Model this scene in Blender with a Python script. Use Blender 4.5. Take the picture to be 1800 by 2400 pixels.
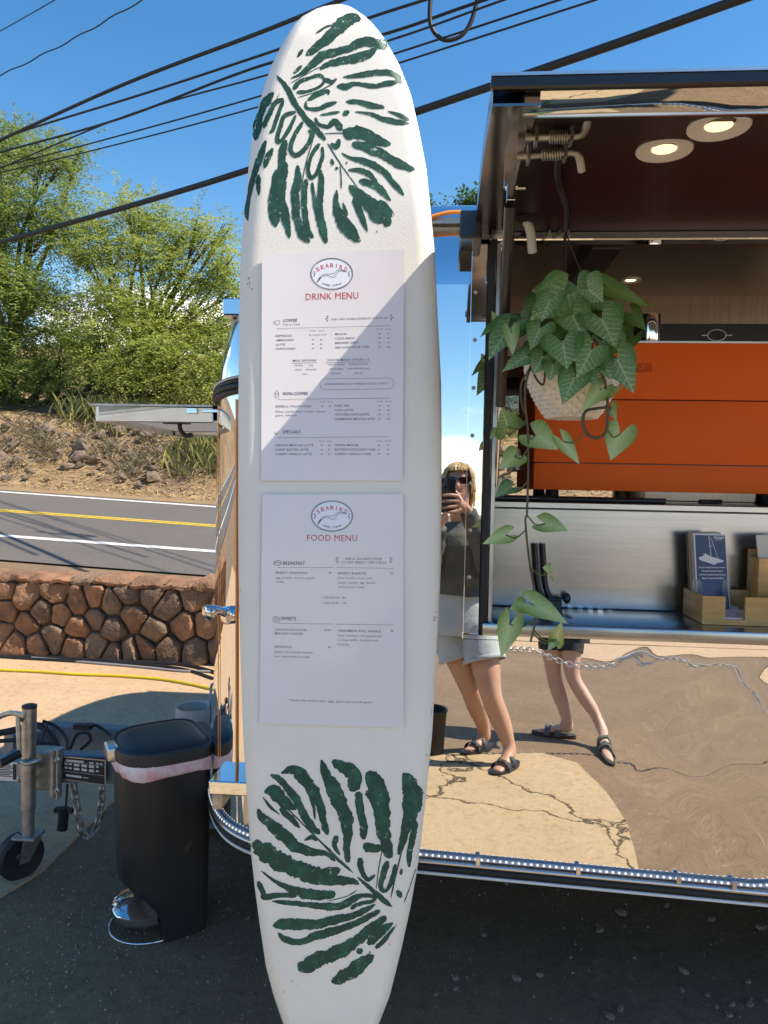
import bpy, bmesh, random
import numpy as np
from math import *
from mathutils import Vector, Matrix, Quaternion, noise as mnoise

# ------------------------------------------------------------------ camera, sky, sun, exposure
SC = bpy.context.scene
for o in list(bpy.data.objects): bpy.data.objects.remove(o)
COL = SC.collection
FPX = 1800.0                      # focal length in photo pixels (photo 1800 x 2400)
PITCH, ROLL = radians(-4.0), radians(1.0)
CAM = np.array([0, 0, 1.5])
_F = np.array([0, cos(PITCH), sin(PITCH)]); _R0 = np.array([1., 0, 0]); _U0 = np.cross(_R0, _F)
_R = _R0*cos(ROLL) + _U0*sin(ROLL); _U = _U0*cos(ROLL) - _R0*sin(ROLL)
cam = bpy.data.cameras.new('camera'); camo = bpy.data.objects.new('camera', cam); COL.objects.link(camo)
cam.sensor_fit = 'VERTICAL'; cam.sensor_height = 36; cam.lens = 36*FPX/2400
cam.clip_start = 0.02; cam.clip_end = 3000
camo.matrix_world = Matrix(((_R[0], _U[0], -_F[0], CAM[0]), (_R[1], _U[1], -_F[1], CAM[1]), (_R[2], _U[2], -_F[2], CAM[2]), (0, 0, 0, 1)))
SC.camera = camo
CLOUD = (9, 3, 5)
SUN_EL, SUN_AZ = radians(51.5), radians(-12)      # azimuth from +X toward +Y
w = bpy.data.worlds.new('World'); SC.world = w; w.use_nodes = True
nt = w.node_tree; N = nt.nodes; L = nt.links
sky = N.new('ShaderNodeTexSky'); sky.sky_type = 'NISHITA'; sky.sun_disc = False
sky.sun_elevation = SUN_EL; sky.sun_rotation = pi/2 - SUN_AZ
sky.altitude = 300; sky.air_density = 1.0; sky.dust_density = 0.25; sky.ozone_density = 3.0
bg = N['Background']; bg.inputs[1].default_value = 0.15
# cumulus bank low over the horizon: white mixed into the sky by noise and elevation
tc = N.new('ShaderNodeTexCoord'); sep = N.new('ShaderNodeSeparateXYZ'); L.new(tc.outputs['Generated'], sep.inputs[0])
mp = N.new('ShaderNodeMapping'); mp.inputs['Scale'].default_value = (1.0, 1.0, 3.4); mp.inputs['Location'].default_value = CLOUD; L.new(tc.outputs['Generated'], mp.inputs[0])
nz = N.new('ShaderNodeTexNoise'); nz.inputs['Scale'].default_value = 1.7; nz.inputs['Detail'].default_value = 8; nz.inputs['Roughness'].default_value = 0.55
L.new(mp.outputs[0], nz.inputs['Vector'])
elr = N.new('ShaderNodeMapRange'); elr.inputs[1].default_value = 0.13; elr.inputs[2].default_value = 0.36; elr.inputs[3].default_value = 0.03; elr.inputs[4].default_value = -0.25
L.new(sep.outputs[2], elr.inputs[0])
ad = N.new('ShaderNodeMath'); ad.operation = 'ADD'; L.new(nz.outputs[0], ad.inputs[0]); L.new(elr.outputs[0], ad.inputs[1])
cr = N.new('ShaderNodeMapRange'); cr.interpolation_type = 'SMOOTHSTEP'; cr.inputs[1].default_value = 0.50; cr.inputs[2].default_value = 0.60
L.new(ad.outputs[0], cr.inputs[0])
hs = N.new('ShaderNodeHueSaturation'); hs.inputs['Saturation'].default_value = 1.46; hs.inputs['Value'].default_value = .75
tint = N.new('ShaderNodeMix'); tint.data_type = 'RGBA'; tint.blend_type = 'MULTIPLY'; tint.inputs[0].default_value = 1; tint.inputs[7].default_value = (1.13, 1.0, .87, 1); L.new(sky.outputs[0], tint.inputs[6]); L.new(tint.outputs[2], hs.inputs['Color'])
mx = N.new('ShaderNodeMix'); mx.data_type = 'RGBA'; L.new(cr.outputs[0], mx.inputs[0]); L.new(hs.outputs[0], mx.inputs[6]); mx.inputs[7].default_value = (7.6, 7.2, 6.8, 1)
L.new(mx.outputs[2], bg.inputs[0])
sl = bpy.data.lights.new('sun', 'SUN'); sl.energy = 3.7; sl.angle = radians(0.53); sl.color = (1.0, 0.89, 0.745)
so = bpy.data.objects.new('sun', sl); COL.objects.link(so); so.location = (12, -4, 14)
SUNV = Vector((cos(SUN_EL)*cos(SUN_AZ), cos(SUN_EL)*sin(SUN_AZ), sin(SUN_EL)))
so.rotation_euler = SUNV.to_track_quat('Z', 'Y').to_euler()
vs = SC.view_settings; vs.view_transform = 'Standard'; vs.look = 'None'; vs.gamma = 1; vs.use_curve_mapping = False; vs.exposure = 1.06
SC.render.engine = 'CYCLES'; SC.cycles.max_bounces = 10; SC.cycles.glossy_bounces = 6; SC.cycles.transparent_max_bounces = 12
SC.cycles.caustics_reflective = True; SC.cycles.blur_glossy = 1.0; SC.cycles.sample_clamp_indirect = 6

# ------------------------------------------------------------------ pixels to places
def ray(x, y):
    d = _F*FPX + _R*(x-900) + _U*(1200-y); return d/np.linalg.norm(d)
def gnd(x, y, z=0.0):
    d = ray(x, y); return CAM + d*((z-CAM[2])/d[2])
def atY(x, y, Y):
    d = ray(x, y); return CAM + d*(Y/d[1])
def onplane(x, y, p0, n):
    d = ray(x, y); return CAM + d*(np.dot(p0-CAM, n)/np.dot(d, n))
# trailer frame: local x along the serving side, y into the trailer, z up (the trailer stands 2 degrees out of plumb)
TA, TT = radians(4.6), radians(2.0)
_vh = np.array([sin(TA), cos(TA), 0]); TX = np.array([cos(TA), -sin(TA), 0])
TZ = np.array([0, 0, cos(TT)]) + _vh*sin(TT); TY = _vh*cos(TT) - np.array([0, 0, sin(TT)])
_foot = CAM + TY*2.0; TO = _foot - TZ*(_foot[2]/cos(TT))
TM = np.stack([TX, TY, TZ], 1)
TMAT = Matrix([list(TM[i])+[TO[i]] for i in range(3)]+[[0, 0, 0, 1]])
def toloc(p): return TM.T @ (np.array(p)-TO)
def tow(p): return TO + TM @ np.array(p, float)
CL = toloc(CAM)
def lY(x, y, ly=0.0):
    d = TM.T @ ray(x, y); return CL + d*((ly-CL[1])/d[1])
def lZ(x, y, lz):
    d = TM.T @ ray(x, y); return CL + d*((lz-CL[2])/d[2])
def lX(x, y, lx):
    d = TM.T @ ray(x, y); return CL + d*((lx-CL[0])/d[0])
def mirG(x, y, z=0.0):
    p = lY(x, y, 0); d = (TM.T @ ray(x, y))*np.array([1, -1, 1]); o = tow(p); d = TM @ d
    return o + d*((z-o[2])/d[2])
def mirA(x, y, ly):
    return tow(lY(x, y, ly)*np.array([1, -1, 1]))

# ------------------------------------------------------------------ mesh helpers
RNG = random.Random(7)
def V(*a): return np.array(a, float)
def unit(v):
    v = np.array(v, float); n = np.linalg.norm(v); return v/n if n > 1e-12 else v
def spline(pts, n=8):
    "Catmull-Rom through points (any dimension)"
    P = [np.array(p, float) for p in pts]
    if len(P) < 3: return [P[0]+(P[-1]-P[0])*t/n for t in range(n+1)]
    Q = [2*P[0]-P[1]] + P + [2*P[-1]-P[-2]]; out = []
    for i in range(1, len(Q)-2):
        a, b, c, d = Q[i-1:i+3]
        for k in range(n):
            t = k/n; out.append(.5*((2*b)+(-a+c)*t+(2*a-5*b+4*c-d)*t*t+(-a+3*b-3*c+d)*t**3))
    out.append(P[-1]); return out
OFF = {}
class MB:
    def __init__(s): s.v = []; s.f = []; s.mi = []; s.uv = None
    def add(s, vs, fs, m=0):
        b = len(s.v); s.v += [tuple(map(float, p)) for p in vs]; s.f += [tuple(i+b for i in f) for f in fs]; s.mi += [m]*len(fs); return s
    def box(s, c, d, rot=None, m=0):
        c = np.array(c, float); h = np.array(d, float)/2
        vs = [np.array([x, y, z])*h for x in (-1, 1) for y in (-1, 1) for z in (-1, 1)]
        if rot is not None: vs = [np.array(rot @ Vector(p)) for p in vs]
        return s.add([c+p for p in vs], [(0, 1, 3, 2), (4, 6, 7, 5), (0, 4, 5, 1), (2, 3, 7, 6), (0, 2, 6, 4), (1, 5, 7, 3)], m)
    def bx(s, x0, x1, y0, y1, z0, z1, m=0): return s.box(((x0+x1)/2, (y0+y1)/2, (z0+z1)/2), (x1-x0, y1-y0, z1-z0), None, m)
    def hexa(s, bot, top, m=0):
        n = len(bot); vs = list(bot)+list(top)
        fs = [tuple(range(n-1, -1, -1)), tuple(range(n, 2*n))] + [(i, (i+1) % n, n+(i+1) % n, n+i) for i in range(n)]
        return s.add(vs, fs, m)
    def loft(s, rings, closed=True, cap=True, m=0):
        n = len(rings[0]); vs = [p for r in rings for p in r]; fs = []
        for k in range(len(rings)-1):
            for i in range(n if closed else n-1):
                j = (i+1) % n; fs.append((k*n+i, k*n+j, (k+1)*n+j, (k+1)*n+i))
        if cap and closed:
            fs.append(tuple(range(n-1, -1, -1))); b = (len(rings)-1)*n; fs.append(tuple(range(b, b+n)))
        return s.add(vs, fs, m)
    def tube(s, pts, r, n=8, cap=True, m=0, flat=1.0, up=None):
        P = [np.array(p, float) for p in pts]; K = len(P)
        rs = list(r) if hasattr(r, '__len__') else [r]*K
        T = [unit(P[min(i+1, K-1)]-P[max(i-1, 0)]) for i in range(K)]
        u = np.array(up, float) if up is not None else (np.array([0, 0, 1.]) if abs(T[0][2]) < .9 else np.array([1., 0, 0]))
        rings = []
        for i in range(K):
            u = unit(u - T[i]*np.dot(u, T[i])); b = np.cross(T[i], u)
            rings.append([P[i]+rs[i]*(u*cos(2*pi*k/n)*flat+b*sin(2*pi*k/n)) for k in range(n)])
        return s.loft(rings, True, cap, m)
    def ring(s, c, ax, R, r, n=20, k=8, m=0, sx=1.0, ref=None):
        "torus; sx stretches along ref"
        ax = unit(ax); u = unit(np.cross(ax, [0, 0, 1]) if abs(ax[2]) < .9 else np.cross(ax, [1, 0, 0])) if ref is None else unit(ref)
        b = np.cross(ax, u); c = np.array(c, float); rings = []
        for i in range(n):
            t = 2*pi*i/n; d = u*cos(t)+b*sin(t); p = c+u*cos(t)*R*sx+b*sin(t)*R
            rings.append([p+r*(d*cos(2*pi*j/k)+ax*sin(2*pi*j/k)) for j in range(k)])
        rings.append(rings[0]); return s.loft(rings, True, False, m)
    def lathe(s, prof, c=(0, 0, 0), ax=(0, 0, 1), n=24, m=0, cap=True):
        ax = unit(ax); u = unit(np.cross(ax, [0, 0, 1]) if abs(ax[2]) < .9 else np.array([1., 0, 0])); b = np.cross(ax, u); c = np.array(c, float)
        rings = [[c+ax*h+max(r, 1e-4)*(u*cos(2*pi*k/n)+b*sin(2*pi*k/n)) for k in range(n)] for r, h in prof]
        return s.loft(rings, True, cap, m)
    def ball(s, c, r, n=12, k=8, m=0):
        r = np.array(r if hasattr(r, '__len__') else (r, r, r), float); c = np.array(c, float)
        rings = [[c+r*np.array([max(sin(pi*j/k), 1e-3)*cos(2*pi*i/n), max(sin(pi*j/k), 1e-3)*sin(2*pi*i/n), -cos(pi*j/k)]) for i in range(n)] for j in range(k+1)]
        return s.loft(rings, True, True, m)
    def build(s, name, mats, parent=None, smooth=35, bev=0.0, bseg=1, origin=None, kind=None):
        me = bpy.data.meshes.new(name)
        off = np.array(origin if origin is not None else OFF.get(root(parent).name, (0, 0, 0)) if parent else (0, 0, 0), float)
        vv = np.array(s.v, float)-off
        me.from_pydata(vv.tolist(), [], s.f); me.validate()
        ms = mats if isinstance(mats, (list, tuple)) else [mats]
        for m in ms: me.materials.append(m)
        if len(ms) > 1 and len(me.polygons) == len(s.mi): me.polygons.foreach_set('material_index', s.mi)
        if bev > 0:
            b = bmesh.new(); b.from_mesh(me); bmesh.ops.remove_doubles(b, verts=b.verts, dist=1e-5); bmesh.ops.recalc_face_normals(b, faces=b.faces)
            es = [e for e in b.edges if len(e.link_faces) == 2 and e.calc_face_angle(0) > radians(30)]
            if es: bmesh.ops.bevel(b, geom=es, offset=bev, segments=bseg, profile=.5, affect='EDGES', clamp_overlap=True)
            b.to_mesh(me); b.free()
        if smooth:
            me.shade_smooth(); me.set_sharp_from_angle(angle=radians(smooth))
        if s.uv is not None and len(s.uv) == len(me.loops):
            ul = me.uv_layers.new(name='uv'); ul.data.foreach_set('uv', np.array(s.uv, float).ravel())
        o = bpy.data.objects.new(name, me); COL.objects.link(o)
        if parent is not None: o.parent = parent
        else:
            o.location = off; OFF[o.name] = off
        if kind: o['kind'] = kind
        return o
def root(o):
    while o.parent: o = o.parent
    return o
def tag(o, label, cat, group=None):
    o['label'] = label; o['category'] = cat
    if group: o['group'] = group
    return o
def struct(o): o['kind'] = 'structure'; return o
def thing(name, label, cat, loc=(0, 0, 0), group=None, trailer=False):
    "an Empty at the thing's base; its parts are given in the same coordinates as loc (world, or trailer frame)"
    o = bpy.data.objects.new(name, None); COL.objects.link(o); o.empty_display_size = .1
    o.matrix_world = TMAT @ Matrix.Translation(Vector(loc)) if trailer else Matrix.Translation(Vector(loc))
    OFF[o.name] = np.array(loc, float); return tag(o, label, cat, group)
def copy_tree(o, parent=None):
    c = o.copy(); COL.objects.link(c)
    if parent is not None: c.parent = parent
    for ch in o.children: copy_tree(ch, c)
    return c
def setT(o):
    "a one-mesh thing whose vertices are trailer-frame coordinates"
    off = OFF[o.name]; o.matrix_world = TMAT @ Matrix.Translation(Vector(off)); return o
def fastmesh(name, verts, faces, mats, parent=None, origin=(0, 0, 0), smooth=False, kind=None, mi=None):
    verts = np.asarray(verts, float)-np.asarray(origin, float); faces = np.asarray(faces, np.int32); k = faces.shape[1]
    me = bpy.data.meshes.new(name); me.vertices.add(len(verts)); me.vertices.foreach_set('co', verts.ravel())
    me.loops.add(faces.size); me.loops.foreach_set('vertex_index', faces.ravel()); me.polygons.add(len(faces))
    me.polygons.foreach_set('loop_start', np.arange(0, faces.size, k, dtype=np.int32))
    for m in (mats if isinstance(mats, (list, tuple)) else [mats]): me.materials.append(m)
    if mi is not None: me.polygons.foreach_set('material_index', np.asarray(mi, np.int32))
    me.update(calc_edges=True)
    if smooth: me.shade_smooth()
    o = bpy.data.objects.new(name, me); COL.objects.link(o)
    if parent is not None: o.parent = parent
    else: o.location = origin
    if kind: o['kind'] = kind
    return o

# ------------------------------------------------------------------ materials
MATS = {}
def pm(name, col, rough=.5, metal=0., var=.12, scale=6., bump=0., bscale=60., col2=None, spec=.5, coat=0., trans=0., emit=0., ecol=None, aniso=None, detail=5, rvar=0., ior=None, stretch=None, bdist=.01, lo=.35, hi=.65, sss=0.):
    if name in MATS: return MATS[name]
    m = bpy.data.materials.new(name); m.use_nodes = True; MATS[name] = m
    t = m.node_tree; b = t.nodes['Principled BSDF']; lk = t.links.new
    b.inputs['Roughness'].default_value = rough; b.inputs['Metallic'].default_value = metal
    b.inputs['Specular IOR Level'].default_value = spec; b.inputs['Coat Weight'].default_value = coat; b.inputs['Coat Roughness'].default_value = .08
    b.inputs['Transmission Weight'].default_value = trans
    if sss: b.inputs['Subsurface Weight'].default_value = sss; b.inputs['Subsurface Radius'].default_value = (.02, .008, .004)
    if ior: b.inputs['IOR'].default_value = ior
    if emit: b.inputs['Emission Strength'].default_value = emit; b.inputs['Emission Color'].default_value = (*(ecol or col), 1)
    c = t.nodes.new('ShaderNodeTexCoord'); src = c.outputs['Object']
    if stretch:
        g = t.nodes.new('ShaderNodeMapping'); g.inputs['Scale'].default_value = stretch; lk(src, g.inputs[0]); src = g.outputs[0]
    if var > 0 or col2:
        n = t.nodes.new('ShaderNodeTexNoise'); n.inputs['Scale'].default_value = scale; n.inputs['Detail'].default_value = detail; n.inputs['Roughness'].default_value = .6; lk(src, n.inputs['Vector'])
        r = t.nodes.new('ShaderNodeMapRange'); r.inputs[1].default_value = lo; r.inputs[2].default_value = hi; lk(n.outputs[0], r.inputs[0])
        x = t.nodes.new('ShaderNodeMix'); x.data_type = 'RGBA'; lk(r.outputs[0], x.inputs[0])
        x.inputs[6].default_value = (*col, 1); x.inputs[7].default_value = (*(col2 or tuple(q*(1-var) for q in col)), 1); lk(x.outputs[2], b.inputs['Base Color'])
        if rvar:
            rr = t.nodes.new('ShaderNodeMapRange'); rr.inputs[3].default_value = max(rough-rvar, 0); rr.inputs[4].default_value = min(rough+rvar, 1); lk(n.outputs[0], rr.inputs[0]); lk(rr.outputs[0], b.inputs['Roughness'])
    else: b.inputs['Base Color'].default_value = (*col, 1)
    if bump > 0:
        n2 = t.nodes.new('ShaderNodeTexNoise'); n2.inputs['Scale'].default_value = bscale; n2.inputs['Detail'].default_value = 6; lk(src, n2.inputs['Vector'])
        bp = t.nodes.new('ShaderNodeBump'); bp.inputs['Strength'].default_value = bump; bp.inputs['Distance'].default_value = bdist; lk(n2.outputs[0], bp.inputs['Height']); lk(bp.outputs[0], b.inputs['Normal'])
    return m
M_mirror = pm('polished_steel', (.86, .87, .88), .010, 1., var=.04, scale=3)
M_brushed = pm('brushed_steel', (.46, .47, .48), .22, 1., var=.10, scale=3, stretch=(1, 1, 40), bump=.05, bscale=30, bdist=.002)
M_brushd = pm('brushed_steel_dull', (.42, .36, .30), .32, 1., var=.15, scale=3, stretch=(30, 1, 1))
M_alu = pm('aluminium', (.66, .66, .66), .28, 1., var=.12, scale=9)
M_chrome = pm('chrome', (.8, .8, .8), .08, 1., var=.05)
M_galv = pm('galvanised', (.52, .50, .46), .42, .9, var=.35, scale=35, bump=.1, bscale=120)
M_black = pm('black_plastic', (.018, .018, .02), .42, 0, var=.2, scale=30)
M_rubber = pm('black_rubber', (.014, .014, .015), .6, 0, var=.2, scale=30)
M_bmetal = pm('black_steel', (.016, .016, .018), .28, .0, var=.1, coat=.3)
M_awn = pm('awning_lining', (.010, .0075, .012), .34, .0, var=.15, scale=2.5, rvar=.06, spec=.25)
M_white = pm('white_plastic', (.75, .74, .72), .4, 0, var=.05)
# ------------------------------------------------------------------ ground, road, bank
def sstep(t): t = np.clip(t, 0, 1); return t*t*(3-2*t)
RPN = np.array([.042, -.1, 1.]); RP0 = np.array([0, 0, -1.69])        # the road climbs away and falls to the right
def onroad(x, y): return onplane(x, y, RP0, RPN)
def zroad(X, Y): return -1.69+.1*Y-.042*X
LF0, LF1 = onroad(0, 1153), onroad(500, 1189)
LY0, LY1 = onroad(0, 1197), onroad(500, 1233)
LN0, LN1 = onroad(0, 1256), onroad(500, 1292)
RD = unit((LY1-LY0)[:2]); RN = np.array([-RD[1], RD[0]])               # along the road, across it (away)
def dcross(p, X, Y): return (X-p[0])*RN[0]+(Y-p[1])*RN[1]
def hterr(X, Y, bank=True):
    X = np.asarray(X, float); Y = np.asarray(Y, float)
    h = zroad(X, Y)*sstep((Y-7.5)/4.5)
    d = dcross(LF0, X, Y)
    far = sstep((d-1.0)/4.2)*1.45 + np.clip(d-6, 0, 200)*.05
    h = h + (far if bank else 0)
    return np.where(Y > 70, hY70(X, Y), h)
def hY70(X, Y): return zroad(X, 70.)+1.45+3.0+0*Y
def axis(a, b, step, far):
    mid = list(np.arange(a, b+1e-6, step)); lo = [a-step*1.5**k*2 for k in range(1, 18) if a-step*1.5**k*2 > -far]; hi = [b+step*1.5**k*2 for k in range(1, 18) if b+step*1.5**k*2 < far]
    return np.array([-far]+sorted(lo)+mid+hi+[far])
M_asph = None
def ground_material(name, base, dust, speck, dustamt=.5, scale=1.2, bump=.35, crack=0.):
    m = bpy.data.materials.new(name); m.use_nodes = True; t = m.node_tree; lk = t.links.new; nn = t.nodes.new
    b = t.nodes['Principled BSDF']; b.inputs['Roughness'].default_value = .88; b.inputs['Specular IOR Level'].default_value = .25
    c = nn('ShaderNodeTexCoord'); src = c.outputs['Object']
    def noi(s, d=6, r=.6):
        n = nn('ShaderNodeTexNoise'); n.inputs['Scale'].default_value = s; n.inputs['Detail'].default_value = d; n.inputs['Roughness'].default_value = r; lk(src, n.inputs['Vector']); return n
    def rng(s, a, b_, c_=0, d_=1):
        r = nn('ShaderNodeMapRange'); r.inputs[1].default_value = a; r.inputs[2].default_value = b_; r.inputs[3].default_value = c_; r.inputs[4].default_value = d_; lk(s, r.inputs[0]); return r.outputs[0]
    def mix(f, a, b_):
        x = nn('ShaderNodeMix'); x.data_type = 'RGBA'
        lk(f, x.inputs[0])
        for i, q in ((6, a), (7, b_)):
            if isinstance(q, tuple): x.inputs[i].default_value = (*q, 1)
            else: lk(q, x.inputs[i])
        return x.outputs[2]
    n1 = noi(scale, 8, .65); n2 = noi(90, 4, .7); n3 = noi(9, 6); v = nn('ShaderNodeTexVoronoi'); v.inputs['Scale'].default_value = 150; lk(src, v.inputs['Vector'])
    col = mix(rng(n1.outputs[0], .5-.25*dustamt, .85-.25*dustamt), base, dust)
    col = mix(rng(n3.outputs[0], .3, .7, 0, .55), col, tuple(q*.85 for q in base))
    col = mix(rng(n2.outputs[0], .52, .70, 0, .6), col, tuple(q*.55 for q in base))
    col = mix(rng(v.outputs['Distance'], .10, .18, .75, 0), col, speck)
    n5 = noi(28, 5, .7); col = mix(rng(n5.outputs[0], .50, .68, 0, .5), col, tuple(q*.5 for q in base)); n6 = noi(17, 4, .7); col = mix(rng(n6.outputs[0], .60, .72, 0, .55), col, speck)
    hb = n2.outputs[0]
    if crack:
        wz = nn('ShaderNodeVectorMath'); wz.operation = 'ADD'; n4 = noi(3.5, 5); sc = nn('ShaderNodeVectorMath'); sc.operation = 'SCALE'; sc.inputs['Scale'].default_value = .35
        lk(n4.outputs['Color'], sc.inputs[0]); lk(src, wz.inputs[0]); lk(sc.outputs[0], wz.inputs[1])
        vc = nn('ShaderNodeTexVoronoi'); vc.feature = 'DISTANCE_TO_EDGE'; vc.inputs['Scale'].default_value = crack; lk(wz.outputs[0], vc.inputs['Vector'])
        cm = rng(vc.outputs['Distance'], .004, .013, 1, 0); col = mix(cm, col, tuple(q*.18 for q in base))
        ms = nn('ShaderNodeMath'); ms.operation = 'SUBTRACT'; lk(hb, ms.inputs[0]); lk(cm, ms.inputs[1]); hb = ms.outputs[0]
    lk(col, b.inputs['Base Color'])
    bp = nn('ShaderNodeBump'); bp.inputs['Strength'].default_value = bump; bp.inputs['Distance'].default_value = .006; lk(hb, bp.inputs['Height']); lk(bp.outputs[0], b.inputs['Normal'])
    return m
M_lot = ground_material('lot_asphalt', (.205, .142, .086), (.30, .21, .12), (.42, .34, .25), .5, 1.3, .7)
M_road = ground_material('road_asphalt', (.135, .124, .113), (.17, .157, .145), (.22, .205, .19), .3, .35, .3)
M_conc = ground_material('tan_concrete', (.50, .34, .20), (.56, .40, .245), (.56, .45, .31), .6, 1.6, .25)
M_slab = ground_material('cracked_concrete', (.45, .33, .185), (.51, .385, .225), (.5, .43, .3), .6, 2.2, .4, crack=1.15)
M_bank = ground_material('dry_bank', (.27, .18, .10), (.42, .30, .16), (.46, .36, .2), .6, .9, 1.0)
xs = axis(-26, 34, .6, 900); ys = axis(6.6, 46, .6, 900)
gx, gy = np.meshgrid(xs, ys); gz = hterr(gx, gy) - .03*(gy > 7.2)
gv = np.stack([gx, gy, gz], -1).reshape(-1, 3); nx, ny = len(xs), len(ys)
gf = [(j*nx+i, j*nx+i+1, (j+1)*nx+i+1, (j+1)*nx+i) for j in range(ny-1) for i in range(nx-1)]
ground = struct(fastmesh('ground', gv, gf, M_lot, smooth=True))
# bank sheet across the road, uneven
us = np.arange(-34, 46.1, .35); ds = np.concatenate([np.arange(.25, 9, .3), np.arange(9, 60, 1.5)])
bv = []
for d in ds:
    for u in us:
        p = LF0[:2]+RD*u+RN*d; z = float(hterr(p[0], p[1]))
        amp = min(1, max(0, (d-.5)/2.5))
        z += amp*(.22*mnoise.noise((p[0]*.45, p[1]*.45, 2.)) + .10*mnoise.noise((p[0]*1.6, p[1]*1.6, 5.)) + .04*mnoise.noise((p[0]*4, p[1]*4, 9.))) + .01
        bv.append((p[0], p[1], z))
nu, nd = len(us), len(ds)
bf = [(j*nu+i, j*nu+i+1, (j+1)*nu+i+1, (j+1)*nu+i) for j in range(nd-1) for i in range(nu-1)]
bank = struct(fastmesh('bank', bv, bf, M_bank, smooth=True))
BV = np.array(bv).reshape(nd, nu, 3)
def zbank(X, Y):
    d = dcross(LF0, X, Y); u = (X-LF0[0])*RD[0]+(Y-LF0[1])*RD[1]
    j = int(np.clip(np.searchsorted(ds, d), 1, nd-1)); i = int(np.clip((u+34)/.35, 0, nu-1))
    return float(BV[j, i, 2]) if d > .25 else float(hterr(X, Y))
def march(x, y, y0=14., y1=60.):
    d = ray(x, y); t = y0/d[1]
    while True:
        p = CAM+d*t
        if p[2] < zbank(p[0], p[1]) or p[1] > y1: return p
        t += .08
# road surface and painted lines
def strip(name, mat, a, b, s0, s1, lift, parent=None, label=None, n=24):
    "strip between signed offsets a..b from the yellow line"
    mb = MB(); P = []
    for k in range(n+1):
        u = s0+(s1-s0)*k/n
        for o in (a, b):
            q = LY0[:2]+RD*u+RN*o; P.append((q[0], q[1], zroad(q[0], q[1])+lift))
    mb.add(P, [(2*i, 2*i+2, 2*i+3, 2*i+1) for i in range(n)])
    o = mb.build(name, mat, parent, smooth=0); return o
dF = dcross(LY0, LF0[0], LF0[1]); dN = dcross(LY0, LN0[0], LN0[1])
road = struct(strip('road', M_road, dN-1.6, dF+.45, -40, 60, .004))
M_pw = pm('road_paint_white', (.72, .71, .68), .7, var=.25, scale=14, bump=.2)
M_py = pm('road_paint_yellow', (.66, .46, .06), .7, var=.25, scale=14, bump=.2)
strip('edge_line', M_pw, dF-.08, dF+.08, -40, 60, .010, road); strip('edge_line', M_pw, dN-.09, dN+.09, -40, 60, .010, road)
for a in (-.125, .02): strip('centre_line', M_py, a, a+.105, -40, 60, .010, road)
# concrete pad left of the trailer (thin slab) and the cracked slab in front of it
def slab(name, poly, mat, th):
    mb = MB(); mb.hexa([(x, y, -.01) for x, y in poly], [(x, y, th) for x, y in poly]); return struct(mb.build(name, mat, smooth=0))
a, b, c = gnd(-300, 2290), gnd(100, 2045), gnd(262, 1885)
slab('concrete_pad', [(-9, 1.6), (a[0], a[1]), (b[0], b[1]), (c[0], c[1]), (.2, 4.35), (5., 4.6), (9., 4.2), (9., 4.75), (-1.15, 5.62), (-2.85, 5.88), (-9, 6.8)], M_conc, .008)
pts = [(930, 1772), (1150, 1766), (1270, 1770), (1350, 1795), (1415, 1853), (1470, 1930), (1503, 2025), (1520, 2180), (1490, 2330)]
pg = [mirG(*q)[:2] for q in pts]; pg = [(p[0], p[1]) for p in pg]
slab('cracked_slab', pg+[(-.6, 1.42), (-1.5, 1.3), (-2.2, .6), (-2.4, -.1), (-1.6, -.24)], M_slab, .010)
slab('dirt_strip', [(-9, -5.1), (-9, -3.9), (-2, -3.7), (.6, -3.75), (3, -3.5), (9, -3.9), (9, -5.3), (3, -5.2), (0, -5.0)], M_conc, .006)
mb = MB(); mb.bx(-12, 14, -7.6, -7.45, -.01, .006); struct(mb.build('parking_line', M_pw, smooth=0))

# ------------------------------------------------------------------ loose stones
def rockmesh(name, seed, mat, sub=2, amp=.28, squash=.75):
    b = bmesh.new(); bmesh.ops.create_icosphere(b, subdivisions=sub, radius=1)
    for v in b.verts:
        p = v.co.copy(); n = 1+amp*mnoise.noise(p*1.1+Vector((seed*7.3, seed, 0)))*1.6+amp*.45*mnoise.noise(p*2.7+Vector((seed, 4, 0)))
        q = p*n
        for ax in (Vector((1, .3*seed % 1, .2)), Vector((-.4, 1, .5*(seed % 3)-.4)), Vector((.1, -.8, .7))):
            ax.normalize(); dd = q.dot(ax)
            if dd > .72: q -= ax*(dd-.72)*.8
        v.co = Vector((q.x*1.15, q.y*.9, q.z*squash))
    me = bpy.data.meshes.new(name); b.to_mesh(me); b.free(); me.materials.append(mat); me.shade_smooth(); me.set_sharp_from_angle(angle=radians(38)); return me
M_rock = pm('lava_rock', (.30, .225, .165), .9, var=.3, scale=3, col2=(.15, .11, .085), bump=.8, bscale=14, bdist=.05)
M_peb = pm('pebble_grey', (.30, .245, .19), .85, var=.35, scale=40, bump=.4, bscale=150)
PM = [rockmesh('pebble_mesh', s, M_peb, 1, .25, .6) for s in (1, 2, 3)]
RM = [rockmesh('rock_mesh', s, M_rock, 3, .3, .7) for s in (11, 12, 13, 14, 15)]
def put(name, me, loc, sc, rz, label, cat, group):
    o = bpy.data.objects.new(name, me); COL.objects.link(o); o.location = loc; o.rotation_euler = (RNG.uniform(-.3, .3), RNG.uniform(-.3, .3), rz)
    o.scale = sc if hasattr(sc, '__len__') else (sc,)*3; return tag(o, label, cat, group)
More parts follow.
